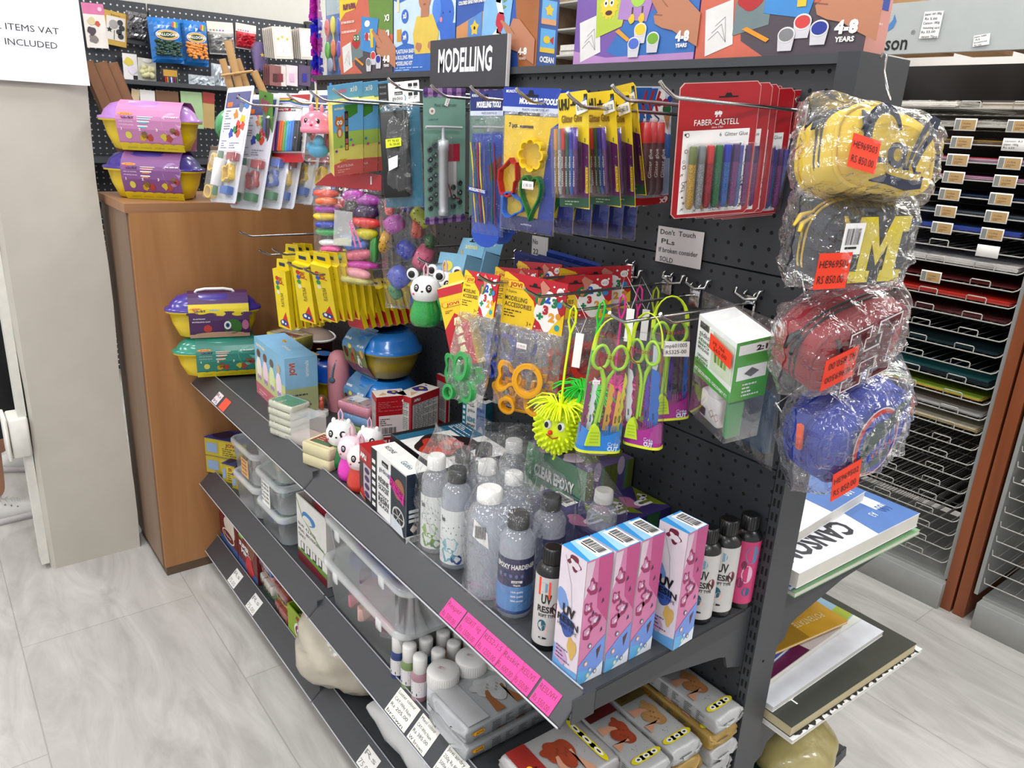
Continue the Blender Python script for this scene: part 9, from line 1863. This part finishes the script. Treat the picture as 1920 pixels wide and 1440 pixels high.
def tb_monster(g,W,H):
    g.rect(0,W,0,H,M('#7f60a8',.45),-.0003);g.flat([(W*.3,H*.1),(W*.45,H*.34),(W,H*.5),(W,0.001),(W*.5,0.001)],M('#3f78b8',.45),-.0005);g.flat([(W*.7,H),(W,H),(W,H*.5),(W*.68,H*.6)],M('#3f6eb0',.45),-.0006);g.flat([(0,0.001),(W,.001),(W,H*.06),(W*.3,H*.05),(0,H*.12)],M('#b890c0',.45),-.0008)
    picture_sheets(g,W,H);sheet(g,[(W*.18,H*.62),(W*.5,H*.76),(W*.42,H*.3),(W*.2,H*.22)],'#b8c84c',-.0012);g.star(W*.30,H*.48,W*.085,M('#e0c83c',.45),-.0015,13,.75)
    for a in(.27,.32):g.disc(W*a,H*.50,W*.018,WHITE,-.0018,H*.03);g.disc(W*a,H*.50,W*.009,BLACK,-.002)
    g.disc(W*.30,H*.42,W*.03,M('#5c2a30',.5),-.0018,H*.02);sheet(g,[(W*.42,H*.82),(W*.72,H*.78),(W*.62,H*.32),(W*.38,H*.36)],'#b08ac0',-.0014);g.disc(W*.54,H*.56,W*.07,M('#a8cc5c',.45),-.0017,H*.12);g.disc(W*.55,H*.64,W*.045,WHITE,-.002);g.disc(W*.56,H*.64,W*.02,BLACK,-.0022)
    for a in(.5,.58):g.line([(W*a,H*.44),(W*a,H*.36)],W*.012,M('#5a4a2c',.5),-.0018);g.blob(W*a,H*.35,W*.025,M('#d8c03c',.45),-.002,3)
    hand(g,W,H,W*.60,H*.54,W*.42,-.0024);g.flat([(W*.37,H*.26),(W*.40,H*.28),(W*.5,H*.19),(W*.48,H*.17)],M('#dca23c',.45),-.002);cup(g,W*.58,H*.26,W*.05,'#e0c83c');cup(g,W*.54,H*.15,W*.05,'#5a78c8',-.003);cup(g,W*.69,H*.18,W*.05,'#7fae3c',-.003)
    wt=M('#efeae6',.5);g.text('4-8',W*.86,H*.15,H*.07,wt,w=W*.10,y=-.003,bold=.06);g.text('YEARS',W*.865,H*.10,H*.028,wt,w=W*.085,y=-.003,bold=.04);g.text('COLORES',W*.88,H*.7,H*.03,wt,w=W*.09,y=-.002,bold=.04)
def tb_ocean(g,W,H):
    g.rect(0,W,0,H,M('#3a62ac',.45),-.0003);g.flat([(0,H*.45),(W*.35,H*.58),(W*.5,H*.3),(W*.3,0.001),(0,0.001)],M('#c89464',.45),-.0005);g.flat([(W*.7,H),(W,H),(W,0.001),(W*.8,.001)],M('#a86c3c',.45,0,.12,ns=10),-.0006)
    sheet(g,[(W*.16,H*.5),(W*.34,H*.58),(W*.34,H*.16),(W*.16,H*.1)],'#5c8fc8',-.0012);g.star(W*.25,H*.42,W*.06,M('#e0c048',.45),-.0015,5,.6);g.disc(W*.25,H*.42,W*.012,BLACK,-.0018)
    sheet(g,[(W*.38,H*.95),(W*.74,H*.98),(W*.66,H*.2),(W*.34,H*.28)],'#8ab8dc',-.0014)
    wt=M('#ecebe4',.5);g.line([(W*.56,H*.8),(W*.54,H*.66),(W*.58,H*.52),(W*.56,H*.36),(W*.50,H*.3)],W*.06,wt,-.0017);g.disc(W*.55,H*.80,W*.055,wt,-.0018,H*.06);g.flat([(W*.52,H*.8),(W*.44,H*.76),(W*.44,H*.80),(W*.52,H*.84)],wt,-.0019);g.disc(W*.56,H*.82,W*.02,M('#5a4a2c',.5),-.002);g.disc(W*.56,H*.82,W*.012,BLACK,-.0022);g.blob(W*.57,H*.45,W*.05,M('#c02f48',.45),-.0021,4,.2,H*.09)
    for i in range(5):g.flat([(W*.6,H*(.85-.06*i)),(W*.64,H*(.83-.06*i)),(W*.6,H*(.81-.06*i))],M('#7f9a4c',.5),-.002)
    hand(g,W,H,W*.58,H*.44,W*.40,-.0024);g.text('KIT PARA PINTAR CON',W*.03,H*.86,H*.04,wt,w=W*.3,y=-.002,bold=.04);g.text('ARENA DE COLORES',W*.03,H*.79,H*.04,wt,w=W*.28,y=-.002,bold=.04);g.text('COLORED SAND PAINTING KIT',W*.03,H*.67,H*.035,wt,w=W*.36,y=-.002,bold=.04)
    g.text('X3',W*.86,H*.85,H*.06,wt,w=W*.08,y=-.0028,bold=.05);g.text('X8',W*.85,H*.64,H*.06,wt,w=W*.08,y=-.0028,bold=.05);g.text('4-8',W*.80,H*.12,H*.06,wt,w=W*.10,y=-.0028,bold=.05);g.text('YEARS',W*.81,H*.07,H*.025,wt,w=W*.08,y=-.0028)
def side_ocean(g,D,H):
    g.rect(0,D,0,H,M('#4668a4',.42),-.0003)
    for i,(z,c)in enumerate(((.66,'#6fb0dc'),(.40,'#7ab8e0'),(.14,'#6fb4e0'))):
        g.rect(D*.12,D*.88,H*z,H*(z+.22),M(c,.42),-.0006)
        if i==0:g.blob(D*.5,H*(z+.12),D*.12,M('#c83a48',.45),-.001,3,.3)
        if i==1:g.star(D*.5,H*(z+.13),D*.24,M('#e4c84c',.45),-.001,5,.6);g.rect(D*.12,D*.88,H*z,H*(z+.05),M('#e0a87c',.42),-.0008)
        if i==2:g.disc(D*.45,H*(z+.12),D*.18,M('#e0c83c',.45),-.001,D*.14);g.flat([(D*.6,H*(z+.12)),(D*.8,H*(z+.16)),(D*.8,H*(z+.08))],M('#c83a3c',.45),-.001);g.rect(D*.12,D*.88,H*z,H*(z+.045),M('#e0c44c',.42),-.0008)
    g.text('OCEAN',D*.14,H*.05,H*.05,WHITE,w=D*.74,y=-.0008,bold=.05)
def side_boat(g,D,H):
    g.rect(0,D,0,H,M('#d79c90',.42),-.0003);g.rect(D*.18,D*.84,H*.28,H*.78,M('#e4c430',.42),-.0006);g.rect(D*.18,D*.84,H*.28,H*.40,M('#2f4fa8',.42),-.0008);g.rect(D*.18,D*.84,H*.38,H*.46,M('#6f9fd8',.42),-.0007);g.flat([(D*.32,H*.5),(D*.72,H*.5),(D*.6,H*.38),(D*.42,H*.38)],M('#c03a3c',.45),-.001);g.rect(D*.4,D*.64,H*.5,H*.58,WHITE,-.001);g.disc(D*.52,H*.6,D*.1,M('#c03a3c',.45),-.001);g.lines(D*.2,H*.2,D*.6,3,H*.03,M('#ecd0c8',.5),y=-.0008);g.disc(D*.5,H*.92,D*.1,WHITE,-.0008)
def tb_baby(g,W,H):
    g.rect(0,W,0,H,M('#c4d6e0',.45),-.0003);g.flat([(0,0.001),(W,.001),(W,H*.30),(W*.7,H*.2),(W*.4,H*.3),(W*.2,H*.34),(0,H*.28)],M('#3f74c0',.45),-.0006);g.flat([(0,H),(W*.4,H),(W*.3,H*.84),(W*.1,H*.8),(0,H*.84)],M('#3f74c0',.45),-.0006)
    ell=M('#3f74c8',.45);g.disc(W*.84,H*.6,W*.14,ell,-.0008,H*.2);g.disc(W*.72,H*.66,W*.07,M('#5a8cd8',.45),-.001,H*.14);g.flat([(W*.76,H*.5),(W,H*.5),(W,H*.22),(W*.8,H*.24)],ell,-.0009);g.disc(W*.82,H*.62,W*.008,M('#1c2a5c',.5),-.0012);g.disc(W*.92,H*.62,W*.008,M('#1c2a5c',.5),-.0012);g.disc(W*.79,H*.55,W*.02,M('#e08a9c',.5),-.0012)
    ye=M('#d8bf5c',.5);g.flat([(W*.40,H*.62),(W*.66,H*.62),(W*.76,H*.42),(W*.72,H*.2),(W*.38,H*.2),(W*.34,H*.42)],ye,-.0012);g.disc(W*.53,H*.82,W*.10,SKN,-.0014,H*.15);g.flat([(W*.47,H*.72),(W*.6,H*.72),(W*.6,H*.6),(W*.47,H*.6)],SKN,-.0013);g.disc(W*.53,H*.95,W*.10,M('#6a4a34',.6),-.0016,H*.05)
    for a in(.495,.565):g.disc(W*a,H*.84,W*.01,BLACK,-.0018)
    g.disc(W*.53,H*.74,W*.022,M('#a8504c',.5),-.0018,H*.01)
    for a in(.44,.64):g.blob(W*a,H*.28,W*.05,SKN,-.0016,4,.2,H*.05)
    wt=M('#efeeee',.5);g.text('x3',W*.17,H*.62,H*.06,wt,w=W*.06,y=-.0016,bold=.05);g.disc(W*.2,H*.64,W*.06,ell,-.001,H*.08);g.disc(W*.2,H*.40,W*.06,ell,-.001,H*.08);g.text('x4',W*.17,H*.38,H*.06,wt,w=W*.06,y=-.0016,bold=.05);g.rect(W*.06,W*.14,H*.36,H*.50,M('#c89a3c',.5),-.001);g.rect(W*.06,W*.1,H*.7,H*.9,M('#e0d4b0',.5),-.001)
    for i,s_ in enumerate(('PLASTILINA BABY','& ROLLING PINS','MODELLING KIT')):g.text(s_,W*.04,H*(.22-.07*i),H*.045,wt,w=W*(.34,.31,.3)[i],y=-.0016,bold=.02)
    g.lines(W*.04,H*.055,W*.6,2,H*.025,M('#a8c4e8',.5),y=-.0016)
HB=.195
topbox('coral and olive craft kit box, leftmost of the pictured boxes on top',-1.50,-1.205,.0,.058,HB,tb_car,'#5a4a8c')
topbox('pale blue craft kit box with a toddler in a yellow shirt',-1.20,-.925,.0,.05,HB,tb_baby,'#3f6eb0')
topbox('blue and brown ocean craft kit box with a seahorse, behind the dark sign',-.92,-.634,.0,.05,HB,tb_ocean,'#4668a4',side_ocean)
topbox('violet craft kit box with a yellow monster picture',-.525,-.240,.0,.055,HB,tb_monster,'#7f60a8')
topbox('coral and grey craft kit box with paint pots, rightmost on top',-.237,.043,.0,.052,HB,tb_car,'#c9887a',side_boat)
# sign
m=T(-.985,-.026,1.487);g=G();g.box(0,.29,0,.008,0,.098,M('#dcdad8',.5));g.rect(0,.288,0.0,.098,M('#4b4a50',.5),-.0006);g.text('MODELLING',.035,.032,.045,M('#eeeef0',.5),w=.205,y=-.0012,bold=.03,shear=.03)
o=g.build('category_sign',None,m);tag(o,'dark grey sign board with bold white lettering in front of the boxes','sign')
# spoon pack
t=thing('spoon_pack','clear pack of coloured plastic spoons at the left end of the top','spoon pack',T(-1.655,.0,ZT_));g=G();g.box(0,.135,.03,.032,0,.25,M('#4a78b8',.42));g.rect(.005,.13,.165,.245,M('#a8b8c0',.45),.0296);g.build('card',t)
for i,(a,b_,c)in enumerate(((.03,.13,'#d85a64'),(.068,.135,'#d8cc3c'),(.105,.13,'#3f6ec8'),(.03,.07,'#5cb84c'),(.068,.075,'#d87a4c'),(.105,.07,'#7a5ab8'))):
    q=G();mt=M(c,.25,coat=.4);q.ell((a,.02,b_),(.016,.006,.024),mt,14,10);q.tube([(a,.02,b_-.02),(a+.002,.022,b_-.06)],.0025,mt,6);q.build('spoon',t)
q=G();q.ell((.045,.02,.03),(.02,.006,.02),M('#9ab0c8',.25,coat=.5),14,8);q.flat([(.1,.055),(.125,.055),(.115,.01)],M('#c8945c',.5),.018);q.build('ice_cream_toy',t);g=G();g.rbox(-.001,.136,.004,.034,0,.252,.004,FILM_SOFT);g.build('blister',t)
# ================================================================ on and behind the wooden cabinet
for i,(a,b_,yb,lb)in enumerate((((158,92),(182,88),0,'leftmost'),((182,86),(210,86),1,'middle'),((203,88),(232,88),2,'rightmost'))):
    p=P(*a,0,-1.93);W=P(*b_,0,-1.93).y-p.y;m=Matrix.Translation(Vector((-1.945-.012*i,p.y+.105,1.161)))@Matrix.Rotation(math.pi/2,4,'Z')@Matrix.Rotation(-.30+.0*i,4,'Y')
    g=G();g.box(0,W*.9,0,.05,0.0,.375,M('#8f6a4a',.65,0,.06));g.rect(W*.88-.001,W*.9,0.0,.374,M('#6d4f38',.65),-.0006)
    if i==2:g.text('easel',W*.35,.155,.008,M('#dcd4c8',.6),w=W*.35,y=-.001);g.rect(W*.35,W*.75,.145,.149,M('#dcd4c8',.6),-.001)
    o=g.build('long_carton',None,m);tag(o,lb+' long brown carton leaning behind the pots on the cabinet','carton','long brown cartons on the cabinet')
PINE=wood_mat('#b98d58','#d2ab76',.5,2)
for i,(u0,v0,u1,v1,w_,lb)in enumerate(((428,78,450,165,.020,'tallest'),(420,112,436,168,.017,'left'),(450,112,470,168,.017,'right'),(484,135,500,170,.02,'short right'),(460,146,478,172,.018,'short middle'))):
    a=P(u0,v0,0,-1.86);b_=P(u1,v1,0,-1.86);d=a-b_;k=(b_.z-1.161)/(d.z);base=b_-d*k;
    g=G();L_=(a-base).length;g.box(-w_/2,w_/2,0,.012,0,L_,PINE);ang=math.atan2(a.y-base.y,a.z-base.z)
    if i==0:g.tube([(-.05,-.004,L_*.8),(.05,-.004,L_*.8)],.004,PINE,6)
    o=g.build('easel_leg',None,Matrix.Translation(base+Vector((-.01*i,0,.003)))@Matrix.Rotation(math.pi/2,4,'Z')@Matrix.Rotation(ang,4,'Y'));tag(o,lb+' pale wooden easel stick rising behind the blister cards','easel','wooden easel sticks on the cabinet')
t=thing('clear_storage_box','clear grey storage box on the cabinet right of the pots','storage box',frame(Vector((-1.80,-.20,1.161)),.9));g=G();g.rbox(0,.14,0,.16,0,.125,.012,film('#c8ccd0',.3,1,.02,8,.1));g.build('box',t);g=G();g.rbox(-.004,.144,-.004,.164,.1255,.14,.012,M('#b8b8ba',.4));g.build('lid',t)
t=thing('glitter_ball','green glittery ball on the far side of the pink pot','ball',T(-1.93,-.21,1.161+.14+.03));g=G();g.ell((0,0,0),.06,M('#5fb07c',.35,coat=.6,glit=.25),24,16);g.build('ball',t)
o=t;o.location=(-2.0,-.14,1.161+.0605);t.scale=(1,1,1)
g=G();g.box(0,.13,0,.11,0,.1395,M('#8a7868',.6));ob=g.build('carton',None,T(-2.065,-.2,1.161));tag(ob,'small brown carton under the green glittery ball','carton');t.location=(-2.0,-.14,1.161+.14+.0605)
# ================================================================ shopper behind the column
t=thing('person','person in wide black trousers and white sneakers standing behind the column','person',T(-2.52,-.935,0))
def skinned(name,verts,edges,rad,mat,parent,root=0,lv=1):
    me=bpy.data.meshes.new(name);me.from_pydata(verts,edges,[]);o=bpy.data.objects.new(name,me);SC.collection.objects.link(o);o.parent=parent;me.materials.append(mat)
    sk=o.modifiers.new('skin','SKIN');sb_=o.modifiers.new('sub','SUBSURF');sb_.levels=lv;sb_.render_levels=lv+1;sk.use_smooth_shade=True
    if not me.skin_vertices:
        bpy.context.view_layer.objects.active=o
    for i,r_ in enumerate(rad):sv=me.skin_vertices[0].data[i];sv.radius=(r_,r_)if not isinstance(r_,tuple)else r_;sv.use_root=(i==root)
    return o
SK=M('#c09078',.5,0,.03);TR=M('#101318',.8,0,.05);SH=M('#2c3440',.8,0,.05)
V=[(0,0,.98),(0,0,1.12),(0,0,1.28),(0,.0,1.44),(0,.0,1.50),(0,.01,1.60),(0,.01,1.68),(-.17,0,1.41),(-.22,.0,1.14),(-.21,.08,.90),(.17,0,1.41),(.22,.0,1.14),(.21,.08,.90),(-.09,0,.90),(-.12,-.02,.50),(-.24,.06,.09),(.09,0,.90),(.12,.0,.50),(.20,.0,.09)]
E_=[(0,1),(1,2),(2,3),(3,4),(4,5),(5,6),(3,7),(7,8),(8,9),(3,10),(10,11),(11,12),(0,13),(13,14),(14,15),(0,16),(16,17),(17,18)]
R_=[(.15,.11),(.13,.10),(.15,.11),(.11,.08),.048,.085,.075,.055,.042,.03,.055,.042,.03,.09,.06,.035,.09,.06,.035]
body=skinned('body',V,E_,R_,SK,t)
def cloth(name,secs,mat):
    g=G();g.loft([[(cx+rx*math.cos(2*math.pi*i/28),cy+ry*math.sin(2*math.pi*i/28)*(1+.05*math.sin(i*2.2)),z)for i in range(28)]for cx,cy,z,rx,ry in secs],mat,True,caps=False);return g.build(name,t)
cloth('trouser_waist',[(0,0,1.06,.155,.12),(0,0,.98,.175,.135),(0,0,.88,.19,.145),(0,0,.80,.20,.15)],TR)
cloth('trouser_leg',[(.10,0,.90,.095,.12),(.115,0,.6,.12,.125),(.16,.03,.36,.155,.15),(.165,.03,.352,.15,.145)],TR);cloth('trouser_leg',[(-.10,0,.90,.095,.12),(-.12,0,.6,.115,.12),(-.16,.0,.36,.145,.14),(-.16,.0,.352,.14,.135)],TR)
cloth('shirt',[(0,0,1.02,.175,.135),(0,0,1.2,.155,.12),(0,0,1.36,.185,.13),(0,0,1.44,.15,.10),(0,0,1.475,.065,.06)],SH)
for s_ in(-1,1):g=G();g.tube([(s_*.12,0,1.43),(s_*.19,0,1.37),(s_*.225,0,1.15),(s_*.217,.05,.99)],[.075,.068,.055,.047],SH,14);g.build('sleeve',t)
g=G();g.ell((0,0.005,1.66),(.078,.092,.105),SK,20,14);g.ell((0,.10,1.645),(.012,.016,.02),SK,10,8)
for s_ in(-1,1):g.ell((s_*.03,.088,1.67),(.012,.006,.008),WHITE,10,6);g.ell((s_*.03,.0935,1.67),(.005,.003,.006),BLACK,8,6);g.ell((s_*.08,.005,1.655),(.01,.018,.026),SK,10,8)
g.ell((0,.09,1.608),(.024,.008,.007),M('#a0564e',.5),10,6);g.build('head',t)
g=G();g.ell((0,-.015,1.69),(.092,.100,.098),M('#231a16',.7,0,.1),20,14);g.tube([(0,-.09,1.68),(0,-.12,1.58),(0,-.11,1.44)],[.05,.055,.03],M('#231a16',.7,0,.1),10);g.build('hair',t)
for s_ in(-1,1):
    hv=[(0,0,0),(.0,.01,-.05)];he=[(0,1)];hr=[.022,(.032,.016)]
    for k_,(dx,L_)in enumerate(((-.027,.062),(-.009,.072),(.009,.069),(.026,.055))):i0=len(hv);hv+=[(dx,.016,-.075),(dx,.026,-.075-L_*.45),(dx,.046,-.075-L_*.8)];he+=[(1,i0),(i0,i0+1),(i0+1,i0+2)];hr+=[.0095,.009,.0075]
    i0=len(hv);hv+=[(-s_*.036,.03,-.04),(-s_*.042,.045,-.075)];he+=[(1,i0),(i0,i0+1)];hr+=[.011,.009]
    o=skinned('hand',hv,he,hr,SK,t,0);o.location=(s_*.212,.08,.895)
def shoe(loc,yaw,s=1.0):
    g=G();wt=M('#dcdad8',.45,0,.02);so=M('#c9c4c4',.5);X=frame(Vector(loc),yaw)
    rows_=[(-.14,.025,.075),(-.13,.034,.085),(-.08,.038,.095),(-.03,.038,.088),(.02,.041,.068),(.07,.046,.052),(.11,.043,.044),(.135,.030,.036),(.145,.014,.03)]
    g.X=X;g.loft([[(w_*math.cos(a)*(1-.12*max(0,math.sin(a))),y,.018+(h-.018)*max(0,math.sin(a))**.7)if math.sin(a)>=0 else(w_*math.cos(a),y,.018)for a in[2*math.pi*i/20 for i in range(20)]]for y,w_,h in rows_],wt)
    g.loft([[((w_+.004)*math.cos(a),y,0 if math.sin(a)<0 else .024)for a in[2*math.pi*(i+.5)/16 for i in range(16)]]for y,w_,h in rows_],so,True)
    for i in range(6):yy=.0+.017*i-.02;hz=.088-(yy+.03)*.42;g.tube([(-.026,yy,hz-.014),(-.01,yy+.004,hz+.002),(.01,yy-.002,hz+.002),(.026,yy+.006,hz-.014)],.003,wt,5)
    for s_ in(-1,1):
        for i in range(5):g.ell((s_*.031,-.015+.018*i,.07-.009*i),(.0015,.003,.003),M('#8a8a8c',.5),6,5)
        g.ell((s_*.0385,-.05,.05),(.002,.013,.006),M('#b0683c',.6),8,6)
    return g
g=shoe((.18,.035,0.0),.12);g.X=Matrix();g.build('sneaker',t);g=shoe((-.26,.115,0.0),2.6);g.X=Matrix();g.build('sneaker',t)
